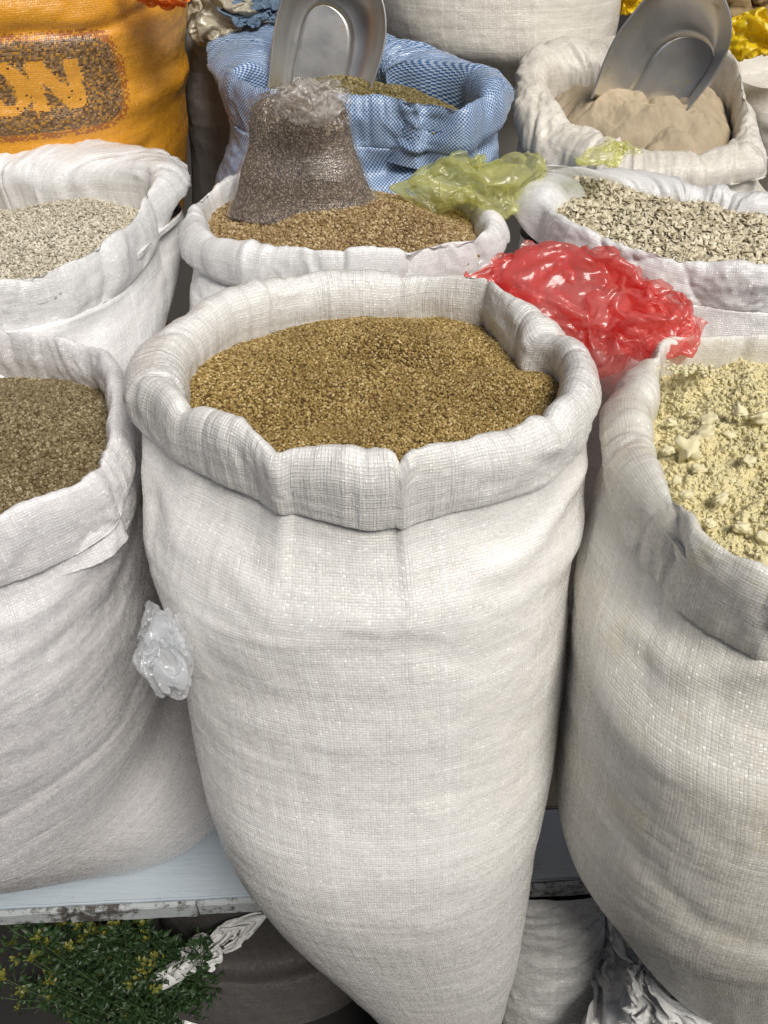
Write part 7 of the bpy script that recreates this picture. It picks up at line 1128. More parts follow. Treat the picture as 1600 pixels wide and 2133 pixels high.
SHEETS['cupped'] = [
-36,16,4,-8,24,9,22,34,32,15,1,5,7,23,17,20,-24,-23,-16,-1,14,24,-9,21,10,21,13,10,-23,-23,-8,1,25,17,6,11,18,26,6,23,
-10,12,4,3,16,27,21,32,22,6,6,1,14,21,22,14,-16,-12,-5,-8,10,20,-3,10,11,13,24,17,-27,-25,-16,9,20,28,13,13,11,11,19,17,
-15,8,11,-1,26,25,31,25,13,1,16,0,13,22,19,10,-11,5,-8,-13,10,16,22,0,-1,21,12,21,-22,-23,-1,7,3,30,21,1,19,11,26,-1,
-17,9,8,13,27,27,26,21,11,2,18,9,17,10,16,4,-3,3,-9,-9,11,19,11,10,8,19,7,20,-24,-4,8,-8,4,18,31,-7,27,16,16,4,
-19,11,20,17,18,28,27,19,7,3,13,13,19,15,4,4,-2,-1,-2,1,10,17,13,2,24,13,20,-6,-3,8,9,-12,-3,19,14,1,26,26,13,10,
-20,22,26,20,12,26,20,17,12,12,-4,19,17,13,2,5,1,3,-5,5,10,27,19,1,26,20,8,1,7,7,9,-13,-16,16,11,10,24,23,12,-8,
-6,23,27,8,16,24,17,15,10,11,11,14,12,14,2,10,1,-3,-4,8,21,24,25,18,24,19,8,4,7,10,-2,-13,-25,3,12,21,23,3,9,5,
3,25,26,4,6,18,11,13,13,8,12,18,12,15,13,15,-8,-14,12,10,24,21,22,28,27,20,18,-2,12,11,-14,-27,-22,6,25,12,8,5,6,24,
1,22,19,4,5,22,-3,8,13,14,10,21,23,8,14,13,-11,-12,20,18,26,21,31,25,25,18,6,12,19,-3,-22,-21,-20,16,8,19,-5,7,19,22,
-5,26,3,4,14,17,-9,5,15,11,18,25,23,0,23,3,-6,10,11,27,22,26,21,22,23,12,16,18,8,-8,-14,-24,1,4,19,-1,12,11,10,17,
2,10,-2,12,10,7,-1,0,16,18,20,24,19,19,13,-3,11,5,25,17,26,16,22,17,25,16,14,13,-4,-8,-3,-8,-10,18,0,18,22,1,0,23,
-6,11,-6,0,12,10,-10,10,12,22,25,21,17,17,11,5,18,3,27,28,21,16,12,23,11,17,17,7,-7,-9,4,6,4,11,11,21,0,-4,13,21,
-18,11,-2,-2,19,-3,-1,9,20,21,26,13,19,18,4,8,17,18,25,24,20,12,20,15,17,15,6,8,-9,9,5,0,20,17,15,-4,-2,15,15,1,
3,2,-9,2,8,-3,8,17,9,25,21,16,20,13,8,21,11,17,23,22,18,18,12,17,16,10,12,-1,1,7,20,13,17,14,22,-9,-3,15,11,0,
-11,2,-6,-6,9,-3,8,17,21,15,19,17,17,14,15,19,16,18,14,27,15,19,18,13,14,3,11,12,0,17,21,10,20,16,17,-17,7,17,4,-8,
-18,1,-3,-8,8,-5,14,21,25,13,14,27,6,12,17,19,20,17,23,21,10,20,15,11,15,4,16,10,16,16,10,17,23,15,6,-10,10,10,6,-9,
-14,8,-5,-12,3,-5,21,31,27,12,24,20,-10,9,19,24,23,23,11,19,18,18,3,19,9,8,12,16,10,20,10,21,22,10,9,1,0,7,1,0,
-9,1,-3,-8,-8,5,31,33,22,17,24,21,-15,3,14,27,28,12,20,17,21,20,16,2,-4,10,17,17,19,17,5,24,20,7,7,-4,8,4,0,1,
-18,9,-10,-12,0,23,29,23,26,27,11,18,-8,-8,22,24,22,16,21,14,21,16,17,4,17,-3,11,19,21,14,15,12,12,11,3,-1,7,12,-4,7,
-1,-6,-8,-14,19,28,19,28,28,21,12,4,-12,7,11,25,20,17,17,23,19,7,19,16,15,12,7,15,20,14,11,8,11,1,0,8,9,14,-6,4,
-17,-3,-13,5,28,23,26,27,27,8,-2,0,0,3,19,19,22,19,16,21,17,5,19,15,27,10,18,6,9,15,10,7,11,-1,11,7,15,-2,-7,12,
-21,10,-3,18,29,31,20,9,19,-5,3,-5,3,12,19,20,17,19,17,17,17,20,2,24,20,20,8,7,18,6,2,9,12,10,5,16,2,-6,5,21,
1,4,12,27,29,33,14,2,-4,-8,4,-4,1,17,22,24,21,3,18,20,16,20,12,15,19,18,18,14,8,-5,0,11,14,16,26,-1,-11,3,23,11,
22,-8,16,26,29,14,4,-3,-3,-1,0,-1,14,10,22,22,17,23,12,11,21,19,0,19,19,18,14,11,4,-2,3,18,18,23,10,-1,-1,7,15,20,
-11,20,10,20,18,5,3,-6,-3,0,11,-7,10,15,23,25,20,11,15,18,15,17,7,20,19,14,6,9,3,6,0,24,28,13,4,7,9,5,10,25,
17,8,20,-5,15,4,-3,-3,-5,8,5,-8,13,20,27,23,23,5,20,20,4,20,11,16,15,12,12,1,5,5,14,26,18,6,7,8,11,9,21,18,
17,13,1,-10,-1,1,0,-7,-1,7,5,1,12,26,29,23,21,16,18,0,12,10,12,16,14,15,12,5,1,4,21,19,16,6,4,15,19,19,13,18,
2,1,-7,-7,-5,-2,1,-1,-7,11,14,11,13,26,25,12,21,24,11,3,11,4,15,17,13,14,15,0,-1,9,17,16,17,15,8,22,19,14,11,16,
-14,-7,-7,-4,0,-7,-3,0,1,14,4,22,29,25,14,21,16,22,14,-2,4,4,13,13,13,15,14,1,1,7,16,18,19,18,17,15,16,20,18,22,
-19,-6,-7,-5,-4,1,-9,4,22,2,6,30,27,20,22,7,24,25,6,-8,3,5,8,13,13,21,6,2,11,-1,19,21,22,21,16,15,21,21,20,24,
-21,0,-8,-10,-3,-6,1,15,12,6,22,22,26,22,26,11,18,14,-4,4,-5,10,5,13,18,16,0,8,12,5,23,19,24,17,9,20,27,15,27,31,
-18,-6,-7,0,-2,-2,3,11,6,14,29,21,23,25,17,17,11,10,-5,5,-9,10,10,13,16,19,4,-1,16,19,22,23,15,18,12,22,24,18,29,30,
-23,-1,-12,1,1,-2,9,6,12,24,29,19,17,24,15,17,9,7,0,2,-9,10,17,10,15,19,23,-1,16,20,14,21,24,23,17,1,25,27,23,24,
-16,-12,3,-3,5,7,18,-1,8,26,28,21,21,16,10,11,3,6,4,1,2,10,12,13,18,19,18,16,11,13,21,22,18,20,24,18,9,23,26,24,
-22,15,-3,7,4,16,-1,16,-9,23,23,28,22,11,2,3,2,7,3,6,9,4,16,17,25,17,15,18,23,9,7,22,25,28,26,25,12,10,22,13,
26,7,0,2,1,6,15,10,-11,16,16,24,12,9,7,5,-3,2,9,9,2,9,19,21,22,18,19,20,14,1,25,22,25,26,29,22,15,14,28,-1,
12,17,-3,-4,8,4,14,-7,4,7,14,19,6,-4,8,8,1,-2,10,9,7,15,21,18,15,21,14,18,11,19,20,19,24,27,28,23,15,24,23,-6,
14,13,6,-5,7,7,5,-5,5,-4,15,17,-15,-3,7,5,4,1,8,7,15,17,22,13,16,19,17,19,17,20,19,20,28,17,27,24,15,22,21,1,
14,1,18,0,9,8,1,-6,-11,3,11,4,-10,-11,7,0,4,8,0,11,15,19,14,15,19,21,23,17,23,21,19,24,24,23,22,14,20,18,18,14,
8,1,16,16,6,7,-3,-3,-13,-11,0,5,-2,-4,-9,-7,16,-2,5,11,20,13,12,24,20,18,18,22,18,20,25,26,29,16,16,12,19,21,13,9,
-182,3,19,1,8,4,-21,0,11,27,28,-8,-14,2,11,14,10,8,20,23,21,-9,-4,-14,-13,6,-1,-14,-9,10,-7,-19,-8,-17,-13,-29,-18,-6,-18,-9,
-6,19,10,11,9,1,-12,-2,11,27,7,-3,-19,4,10,22,17,12,15,22,16,7,-7,-18,-10,-19,6,-5,-5,6,-5,-28,-20,4,-23,-21,-11,-17,-2,-12,
8,21,3,18,8,-1,-4,1,3,16,2,-3,-14,9,9,25,14,18,19,16,16,8,-3,-24,-18,-3,-2,8,-4,4,-20,-27,-18,0,-20,-17,-7,-14,-5,-15,
10,0,17,19,8,11,-8,3,1,-6,3,-17,-6,18,19,17,23,24,17,17,16,7,-13,-26,-8,-7,8,16,-6,-5,-25,-19,-19,-15,-7,-17,-4,-9,-8,-12,
6,2,14,22,15,2,1,-12,-4,-3,-5,-20,5,10,25,26,19,18,25,12,18,4,-23,-27,-14,15,18,11,4,-17,-25,-20,-15,-3,-16,-12,-7,-4,-12,-5,
4,11,10,24,19,3,-13,-6,-12,-17,-1,0,-11,23,22,27,24,19,12,16,16,-10,-19,-23,-12,18,20,19,1,-25,-22,-21,0,-4,-13,-9,-4,-6,-12,-24,
21,7,6,22,20,-3,-18,-13,-22,-8,-11,2,15,16,22,19,21,17,21,16,0,-10,-22,-11,-3,5,22,24,2,-21,-17,-10,1,-10,-12,-1,-5,-20,-15,-21,
21,-5,-3,27,18,-17,-13,-19,-19,-5,-8,7,16,21,7,14,27,23,11,9,-7,-11,-18,3,-5,21,20,11,9,-15,-6,-12,-7,-2,-5,0,-22,-19,-14,-9,
-10,4,12,9,14,-14,-24,-16,-5,2,-12,10,13,15,3,13,25,22,7,4,-4,-8,0,-10,13,22,18,14,2,1,-10,-11,-6,-3,0,-11,-24,-23,-17,1,
0,2,22,2,10,-12,-24,-22,-4,8,4,9,12,0,4,13,22,11,12,-2,-16,-3,12,17,17,17,16,13,5,1,-19,-10,4,-4,-6,-21,-16,-16,-15,3,
9,0,19,17,-3,-20,-20,-27,-4,4,11,19,1,-15,16,23,4,21,-5,-3,6,4,22,22,13,14,17,12,-15,8,-17,5,1,-4,-20,-19,-13,-12,-9,-14,
-5,15,10,17,-3,-18,-24,-11,-8,5,12,15,-19,-2,23,5,10,16,-8,-10,14,25,29,6,17,18,22,1,-16,1,1,5,-8,-6,-16,-11,-9,-14,-20,-16,
16,-4,20,-7,3,1,-24,-18,2,3,13,6,-22,15,18,0,11,-9,-9,14,25,18,14,20,18,22,15,8,-22,6,3,5,2,-18,-20,-4,-6,-14,-24,-17,
-17,4,14,19,-11,-12,-13,2,-9,11,2,-2,-7,21,17,2,-18,-15,23,25,20,16,11,17,17,16,23,3,-11,4,2,6,-11,-12,-10,-7,-6,-19,-17,-18,
-18,14,19,20,-8,-21,-5,13,-2,-4,6,-18,12,18,7,7,-21,4,23,15,23,9,17,15,12,23,20,7,-3,3,1,-4,-9,0,-10,-14,-12,-10,-16,-20,
6,11,14,11,4,-14,2,6,7,-7,-6,-4,-1,19,9,-13,-5,17,20,15,12,16,21,14,12,21,24,3,3,6,-8,2,-1,-4,-12,-20,-6,-13,-16,-19,
5,18,17,-9,12,-8,11,6,6,-10,-4,2,-9,3,4,-2,5,12,22,17,11,13,25,9,11,23,23,-1,-5,5,4,6,4,-7,-17,-20,-7,-15,-23,-26,
1,29,-1,14,-4,9,9,12,-15,-3,6,4,-8,-14,-2,11,12,3,17,13,18,15,16,16,14,22,7,-1,13,3,-6,13,15,-18,-20,-22,-13,-8,-29,-28,
10,21,5,4,8,13,6,-12,11,-2,6,6,-19,-12,7,8,11,12,12,14,13,16,21,14,10,24,0,6,8,5,4,7,4,-17,-18,-23,-23,-25,-19,-19,
10,9,16,6,10,12,-17,10,7,14,3,-8,-16,-7,-3,15,13,8,16,10,19,19,10,15,12,20,8,7,3,5,14,7,-6,-24,-28,-31,-27,-25,-16,9,
-1,8,20,20,-4,-10,8,5,14,24,-6,-12,-6,-11,2,14,10,15,16,14,8,18,16,14,4,20,14,9,-8,14,19,-5,-27,-27,-33,-27,-24,-22,1,16,
0,15,16,18,-12,-9,22,19,10,8,-11,-8,-9,4,4,6,15,19,17,11,-3,18,20,15,10,19,14,0,6,2,15,-23,-31,-30,-31,-25,-10,-14,15,10,
6,18,13,5,-12,-3,29,29,1,-11,-11,11,-13,13,8,10,13,18,20,7,-5,10,26,12,18,16,16,5,-4,1,-8,-30,-31,-33,-21,-25,-2,5,13,18,
-4,15,9,-8,3,23,26,13,1,-17,-1,3,7,19,11,6,9,-2,18,15,7,11,15,20,20,16,11,6,-12,-14,-16,-31,-29,-19,-22,-5,4,5,9,19,
-8,14,14,1,9,25,24,4,-5,-14,7,2,14,22,10,6,-14,13,19,-2,17,21,23,18,17,10,6,-3,-8,-28,-23,-22,-19,-20,-5,-9,9,8,14,12,
3,-5,19,21,15,25,10,-9,-2,1,13,-2,21,20,9,-15,-14,19,12,9,27,24,3,23,23,7,13,-11,-23,-30,-20,-17,-25,-9,-8,2,15,13,13,14,
-11,0,21,24,26,17,3,-9,2,0,20,7,20,15,-1,-17,-13,11,12,26,22,32,6,26,12,16,-9,-20,-19,-21,-23,-25,-17,0,-8,8,17,18,16,10,
-24,13,25,28,24,15,4,6,-11,15,3,18,10,5,8,-19,1,9,13,19,25,33,21,16,21,-1,-18,-27,-19,-19,-23,-21,-2,6,-2,6,16,18,13,20,
-13,25,24,26,20,10,8,4,13,0,15,14,1,-5,8,8,3,6,15,23,22,19,21,21,17,-16,-12,-25,-22,-20,-23,-12,6,11,9,4,11,12,17,13,
-2,27,26,22,17,18,-3,21,8,10,17,-3,9,-12,0,18,8,9,27,9,8,24,31,19,1,-2,-19,-27,-16,-29,-10,-1,4,13,18,3,7,6,17,6,
2,25,23,21,17,25,7,16,12,14,13,-12,-9,-2,3,22,18,21,16,17,1,28,17,15,10,-7,-27,-27,-11,-25,3,1,10,6,5,12,9,9,11,9,
1,24,24,24,22,24,11,17,9,12,3,-11,-17,11,14,17,21,9,19,12,16,22,22,0,13,-14,-17,-23,-17,-12,3,11,9,4,5,-6,-1,20,13,4,
8,27,20,26,24,19,13,10,20,14,-2,-23,-1,11,18,21,-3,-1,17,16,25,23,16,12,-2,-15,-2,-17,-9,-6,3,12,-2,3,3,-1,-2,0,10,11,
10,21,25,26,22,24,9,18,16,6,-8,-14,5,13,20,20,-15,-12,18,23,25,22,15,12,-6,-16,-9,-12,13,-3,13,2,3,3,3,-14,-2,1,8,3,
1,24,29,27,23,16,25,6,20,-5,-11,-1,11,20,20,3,-19,-11,26,24,18,22,1,6,-4,1,-17,-13,14,24,10,-2,7,-4,-4,-6,-2,1,9,2,
6,21,23,27,23,27,15,20,17,-1,-6,0,-7,17,7,-4,4,-6,22,16,22,14,1,-3,-2,0,-5,11,16,19,11,2,-7,4,3,-10,0,2,2,6,
22,1,24,21,20,27,27,26,19,5,-10,-1,-3,3,-1,-20,1,18,20,18,11,11,-3,-4,-1,2,22,9,22,19,-4,5,-6,9,-6,-6,0,7,12,-4,
1,14,14,13,29,20,30,31,15,15,-1,-5,-13,1,-22,-4,2,16,21,24,15,-10,-9,4,2,22,23,13,14,-4,-4,4,5,12,-15,5,2,15,12,3,
14,13,-2,22,20,28,32,29,23,16,3,-6,-11,-13,-19,-19,9,19,20,19,8,-11,-1,10,15,23,17,21,6,-6,-12,-6,12,19,-6,-13,16,17,15,-4,
-3,12,16,5,27,33,33,29,26,20,4,-6,-9,-17,-21,-20,-1,16,15,18,0,3,14,15,15,18,14,3,9,-14,4,-16,14,27,-16,-1,18,17,7,-13,
194,-17,-17,-16,-2,18,-9,3,2,-15,-9,-25,-16,7,3,-1,14,15,16,17,3,-6,-21,-7,-11,-14,10,17,-9,9,14,-13,5,20,30,17,24,10,22,15,
-11,2,-21,-19,-2,10,16,7,-11,-18,-25,-20,-2,-12,-3,-4,17,22,20,4,6,-7,-18,6,-4,-7,-5,13,13,7,8,1,2,15,18,24,27,17,7,7,
14,-13,-24,-13,9,21,7,-2,-29,-16,-13,-28,-17,2,-11,-1,22,18,16,10,-3,-8,-10,-5,8,4,5,3,16,9,13,-8,19,18,17,21,19,22,-5,-11,
7,-26,-20,7,9,12,7,-19,-26,-22,-16,-12,-12,-19,-12,15,11,16,12,8,2,-7,-5,-9,11,-3,14,7,14,21,4,2,25,25,16,19,12,15,-10,-25,
-9,-20,1,-1,7,16,-16,-22,-23,-23,-19,-5,-20,-16,7,11,15,21,2,-8,0,-7,8,-1,1,-11,12,11,20,19,8,14,27,23,20,24,11,-2,-18,-26,
-10,-2,13,-5,4,-8,-20,-19,-23,-10,-18,-22,-20,0,8,3,15,22,10,-13,-14,-5,1,4,-4,2,6,16,21,16,17,19,26,22,25,20,7,-8,-24,-10,
6,-4,6,-8,3,-18,-18,-18,-5,-18,-22,-23,-17,2,12,14,15,21,-5,-20,-14,-5,0,-1,3,13,4,10,21,17,21,31,19,26,18,16,0,-15,-22,-15,
-7,-5,-6,-3,-1,-4,-23,-16,-7,-22,-23,-19,-8,7,22,17,11,6,-19,-19,-6,-1,-6,-8,6,8,9,20,16,25,27,19,21,25,15,17,-12,-18,-10,-3,
-13,-8,6,-18,-3,-4,-3,-13,-25,-25,-20,-7,9,6,22,18,1,-9,-15,-19,-11,5,-17,-10,6,8,16,21,22,30,25,20,16,20,21,-3,-11,-15,-8,-3,
-20,-2,12,-19,-15,-7,5,-12,-23,-22,-15,-8,5,26,13,19,-11,-8,-21,-15,3,-10,-25,-4,9,13,12,20,28,30,18,15,24,21,7,-6,0,-11,11,-13,
4,-19,13,-11,-24,4,-16,-8,-19,-21,-15,-1,21,18,21,1,-16,-11,-14,-17,-2,-10,-3,-11,0,17,13,21,27,27,16,21,24,14,-1,-7,7,22,6,-7,
-4,-7,-9,-11,-15,-14,-4,-13,-19,-10,-4,7,15,19,13,-17,-14,-20,0,-6,-22,-5,7,11,-6,4,9,27,22,24,24,16,17,8,3,9,15,21,7,3,
0,-6,-13,-18,-10,-25,-5,-15,-16,0,2,23,18,4,0,-17,-17,-22,4,-21,3,4,17,3,2,-10,8,26,17,19,23,16,20,5,-7,25,27,15,3,21,
8,-26,-4,-17,-16,-18,-21,-6,-19,3,22,24,21,-9,-15,-13,-16,-21,-5,-9,12,1,13,4,1,-9,7,23,21,26,-2,19,17,10,10,22,22,10,23,26,
-10,-23,-19,-8,-21,-1,-27,-13,-13,22,20,26,7,-12,-23,-19,-15,-3,-10,8,1,15,4,-13,9,-6,10,19,27,11,8,23,2,21,18,18,17,23,28,17,
1,-22,-18,-15,-22,-3,-27,-20,3,29,31,14,-15,-11,-20,-15,-18,8,-2,-8,20,12,-2,-13,19,-8,3,19,17,19,18,3,9,23,27,8,27,29,27,-6,
-9,-3,-21,-16,-22,-21,-17,-1,5,23,22,4,-14,-21,-21,-18,-2,6,-2,-7,8,9,11,6,18,-5,-3,15,23,16,14,2,14,25,17,19,31,28,12,9,
7,-8,-14,-20,-25,-24,-2,-2,8,19,10,-7,-13,-25,-22,-2,-8,22,-4,-2,1,-9,4,19,22,5,-6,21,10,17,24,11,2,18,21,25,32,29,3,-7,
10,-9,-17,-20,-23,-10,-5,-8,13,14,-17,-7,-13,-15,-18,-6,6,12,-2,-3,-11,-4,8,15,13,6,16,9,9,22,22,6,16,20,29,24,19,14,18,10,
13,-25,-11,-18,-11,-3,-14,2,-3,4,-17,-14,-9,-24,-7,8,-1,-7,5,-5,-7,9,-2,6,8,6,23,19,13,18,15,14,24,25,20,15,14,8,22,21,
6,-22,-15,-9,-3,-14,-3,1,-3,-14,-23,-11,-13,-23,-9,5,-5,12,-11,7,6,-8,-7,9,-5,14,20,28,23,10,16,25,7,22,13,14,12,16,27,9,
-1,-3,-13,-4,-12,-13,2,-9,-2,-25,-23,-14,-15,-23,6,-9,-2,4,5,3,14,2,-12,1,-17,9,23,28,22,22,16,18,8,9,16,8,19,19,23,10,
18,-8,-4,-6,-11,-11,-2,-9,-24,-20,-21,-15,-26,-10,-3,-7,9,-12,9,16,21,-5,-5,-19,-16,15,15,26,22,20,28,14,9,5,0,13,25,25,12,18,
-2,5,-12,1,-2,-10,-12,-18,-26,-16,-21,-27,-12,-7,-9,-7,9,10,6,9,11,8,-23,-19,-12,14,21,25,18,19,23,5,1,3,9,26,24,27,17,3,
6,3,3,-8,6,-16,-15,-26,-25,-20,-18,-28,-13,-8,1,1,4,7,11,9,9,0,-15,-21,-22,19,23,26,22,6,19,-3,-6,11,29,19,21,27,16,-1,
-13,24,3,1,2,-16,-23,-26,-26,-19,-20,-23,-11,-4,7,2,7,4,4,13,-6,-4,-28,-21,-2,23,19,25,14,5,6,-9,6,27,25,26,16,19,9,7,
1,22,21,1,-10,-20,-26,-21,-26,-25,-10,-21,-5,4,7,5,5,-6,0,8,-14,-12,-30,-8,8,15,12,19,23,1,-5,3,17,25,26,17,12,12,16,0,
4,26,13,5,-15,-23,-26,-26,-21,-21,-20,-3,7,-4,16,0,-1,-3,-2,-19,-19,-8,-19,-4,17,19,11,2,24,3,-8,16,23,23,24,-10,13,15,17,8,
13,9,11,1,-16,-20,-21,-23,-17,-21,-21,4,8,-6,13,5,-4,-5,5,-24,-25,-26,-14,18,15,12,21,-1,11,-3,11,19,17,18,20,-12,19,8,9,9,
13,-3,-3,11,-19,-17,-20,-13,-8,-27,-22,10,6,-2,8,3,-1,1,-15,-29,-35,-13,-2,16,13,15,21,-3,16,-7,16,19,16,8,12,-11,13,14,0,9,
2,11,-8,-12,-14,-1,-20,-6,-21,-23,-12,9,-11,14,10,6,-4,-14,-29,-30,-28,-8,11,11,16,18,10,8,13,3,9,12,10,15,-6,9,5,15,-9,3,
16,-9,-3,-9,1,-5,-17,-18,-26,-13,-6,4,-3,9,3,11,-15,-28,-30,-30,-15,-7,12,22,19,6,13,13,11,7,-5,1,16,13,14,13,11,4,-5,-6,
3,-2,-18,1,11,-14,-15,-23,-23,-17,5,10,-10,-3,10,-3,-26,-30,-30,-28,-5,15,14,17,22,3,19,-11,16,11,-19,3,9,15,22,23,15,16,-11,-1,
0,2,-3,4,-6,-2,-19,-21,-27,-14,9,10,-9,-12,-12,-10,-27,-30,-28,-11,5,16,14,21,17,10,12,2,2,-17,-5,2,19,20,16,20,27,15,-8,-6,
18,1,9,-5,-10,-11,-15,-30,-13,-16,13,10,-9,-18,-22,-30,-27,-31,-13,-9,16,12,23,19,14,21,5,9,-8,-16,-14,19,-1,9,19,22,31,29,-13,-24,
2,17,-6,1,-5,-10,-25,-23,-13,-20,8,2,-22,-16,-22,-27,-29,-30,-4,10,13,13,20,18,16,19,11,11,-19,-19,1,7,12,3,13,25,23,24,-2,-20,
-2,14,12,-10,-9,-12,-13,-15,-20,-21,-1,-6,-18,-24,-23,-22,-30,-14,-1,8,17,15,16,15,20,19,12,-10,-12,-1,0,13,-5,15,12,22,23,15,-4,-16,
-16,17,19,-14,0,-20,4,-12,-25,-12,-10,-14,-19,-23,-21,-28,-28,-19,17,5,16,18,9,25,24,1,3,-12,17,-7,10,4,1,11,16,18,25,-3,0,-14,
-10,17,16,3,-10,-10,-9,-1,-13,-16,-24,-21,-23,-22,-22,-19,-18,-10,10,14,13,3,23,23,19,3,-7,-7,16,14,-3,10,7,7,17,14,16,0,-4,-19,
16,-14,14,16,-15,9,-9,-11,-9,-18,-27,-29,-28,-24,-16,-17,-19,6,21,15,-8,18,12,15,20,21,-12,3,18,-4,10,14,7,5,2,26,12,-4,-22,-15]
def sheet(nm):
    b = np.array(SHEETS[nm], int).reshape(3, 40, 40); b[:, :, 0] = np.cumsum(b[:, :, 0], 1)
    return np.cumsum(b, 2).transpose(1, 2, 0) * 5e-4
def film_sheet(name, nm, outline, p0, n, high, mat, parent=None, rot=0.0, flipz=1, fine=.00035, seed=1, sub=3, sm=18.0):
    """lay a crumpled sheet on a slanted place so that it covers the outlined area"""
    n = np.array(n, float); n /= np.linalg.norm(n); p0 = np.array(p0, float)
    Q = np.array([at_plane(x, y, p0, n) for x, y in outline]); c = Q.mean(0)
    e1 = np.array([1.0, 0, 0]) - n * n[0]; e1 /= np.linalg.norm(e1); e2 = np.cross(n, e1)
    L = np.stack([(Q - c) @ e1, (Q - c) @ e2, 0 * Q[:, 0]], 1); th = np.linspace(-np.pi, np.pi, 361)[:-1]
    t = np.arctan2(L[:, 1], L[:, 0]); r = np.hypot(L[:, 0], L[:, 1]); oo = np.argsort(t); ro = np.interp(th, t[oo], r[oo], period=2 * np.pi)
    P = sheet(nm); N = P.shape[0]
    # refine the grid
    k = N * sub - sub + 1; ii = np.linspace(0, N - 1, k); 
    def up(A):
        i0 = np.clip(np.floor(ii).astype(int), 0, N - 2); f = (ii - i0)[:, None, None]
        g = lambda d: A[np.clip(i0 + d, 0, N - 1)]
        a, b, c_, d_ = g(-1), g(0), g(1), g(2)
        return .5 * (2 * b + (c_ - a) * f + (2 * a - 5 * b + 4 * c_ - d_) * f ** 2 + (3 * b - a - 3 * c_ + d_) * f ** 3)
    P = up(P); P = up(P.transpose(1, 0, 2)).transpose(1, 0, 2)
    ca, sa = math.cos(rot), math.sin(rot); P = P - np.median(P.reshape(-1, 3), 0); X = P[..., 0] * ca - P[..., 1] * sa; Y = P[..., 0] * sa + P[..., 1] * ca; Z = P[..., 2] * flipz
    a = np.arctan2(Y, X); rr = np.hypot(X, Y); bi = ((a + np.pi) / (2 * np.pi) * 360).astype(int) % 360
    mx = np.zeros(360); np.maximum.at(mx, bi.ravel(), rr.ravel())
    mx = np.array([np.max(np.roll(mx, 8 - k_)[:17]) for k_ in range(360)]); kk = np.exp(-.5 * (np.arange(-40, 41) / sm) ** 2); kk /= kk.sum(); mx = np.convolve(np.concatenate([mx[-40:], mx, mx[:40]]), kk, 'valid')
    s_ = np.interp(a, th, ro / mx, period=2 * np.pi); X = X * s_; Y = Y * s_
    Z = Z - np.percentile(Z, 5); Z = Z / np.percentile(Z, 98) * high; Z = np.clip(Z, -.2 * high, 1.4 * high)
    G = c + X[..., None] * e1 + Y[..., None] * e2 + Z[..., None] * n
    G = G + n * (fine * crease(G, 30, seed, 4, .7))[..., None]
    return grid_obj(name, G, mat, parent, np.stack(np.meshgrid(np.linspace(0, .5, k), np.linspace(0, .5, k)), -1), flip=False)
M_red = film('red_polythene', (.98, .36, .33), transp=.60, transl=.6, bumpd=.0008, scale=55, rough=.17)
rd = root('red_plastic_bag', 'crumpled red plastic bag tucked between the sacks right of the centre one', 'plastic bag')
pl0 = at_z(1230, 680, .985); nn = (-.1, -.62, .75)
RO = [(970,585),(1030,545),(1130,520),(1210,535),(1290,545),(1350,592),(1400,610),(1440,640),(1457,690),(1447,760),(1390,765),(1330,745),(1290,778),(1250,795),(1200,750),(1120,700),(1040,650)]
film_sheet('bag_film', 'spread', RO, pl0, nn, .040, M_red, rd, rot=.2)
film_sheet('inner_fold', 'rolled', [((x - 1230) * .93 + 1230, (y - 660) * .93 + 660) for x, y in RO], np.array(pl0) - .012 * np.array(nn), nn, .05, M_red, rd, rot=2.4, seed=4)
film_sheet('side_flap', 'cupped', [(955,590),(1010,555),(1070,530),(1150,522),(1210,550),(1160,610),(1090,655),(1010,635)], np.array(pl0) + .004 * np.array(nn), nn, .02, M_red, rd, rot=.3, seed=8)
film_sheet('knotted_end', 'folded', [(1250,640),(1330,600),(1410,615),(1450,660),(1452,720),(1440,762),(1380,760),(1310,740)], np.array(pl0) + .028 * np.array(nn), nn, .035, M_red, rd, rot=.9, seed=5)
M_yel = film('pale_yellow_polythene', (.88, .88, .52), transp=.60, transl=.6, bumpd=.0008, scale=30, rough=.24)
yb = root('yellow_plastic_bag', 'crumpled pale yellow-green plastic bag lying between the blue and the oat sacks', 'plastic bag')
pl1 = at_z(990, 400, 1.045)
YO = [(812,392),(850,380),(880,345),(905,332),(960,328),(1020,340),(1080,326),(1125,332),(1142,365),(1115,395),(1095,435),(1062,475),(1030,458),(990,440),(940,438),(905,445),(865,425)]
film_sheet('bag_film', 'folded', YO, pl1, (-.05, -.55, .8), .035, M_yel, yb, rot=.3)
film_sheet('inner_fold', 'spread', [((x - 980) * .85 + 985, (y - 385) * .85 + 388) for x, y in YO], np.array(pl1) - .012 * np.array([0, -.55, .8]), (-.05, -.55, .8), .03, M_yel, yb, rot=1.3)
o = film_sheet('yellow_plastic_scrap', 'cupped', [(1190,345),(1240,310),(1290,300),(1328,324),(1300,342),(1250,350)], at_z(1260, 325, 1.10), (0, -.6, .8), .012, M_yel, None, rot=.5); tag(o, 'small pale yellow scrap of plastic caught below the beige flour', 'plastic scrap')
M_clear = film('milky_clear_polythene', (.94, .955, .97), transp=.5, transl=.6, bumpd=.0004, scale=50, rough=.1)
cb = root('clear_plastic_bag', 'small milky clear plastic bag wedged between the left and the centre front sacks', 'plastic bag')
pl2 = at_y(345, 1350, .535)
CO = [(305,1250),(345,1238),(368,1275),(385,1310),(400,1370),(404,1420),(388,1455),(350,1445),(310,1415),(290,1390),(285,1340),(295,1300),(300,1275)]
film_sheet('bag_film', 'spread', CO, pl2, (.1, -.9, .45), .026, M_clear, cb, rot=1.4, fine=.0002)
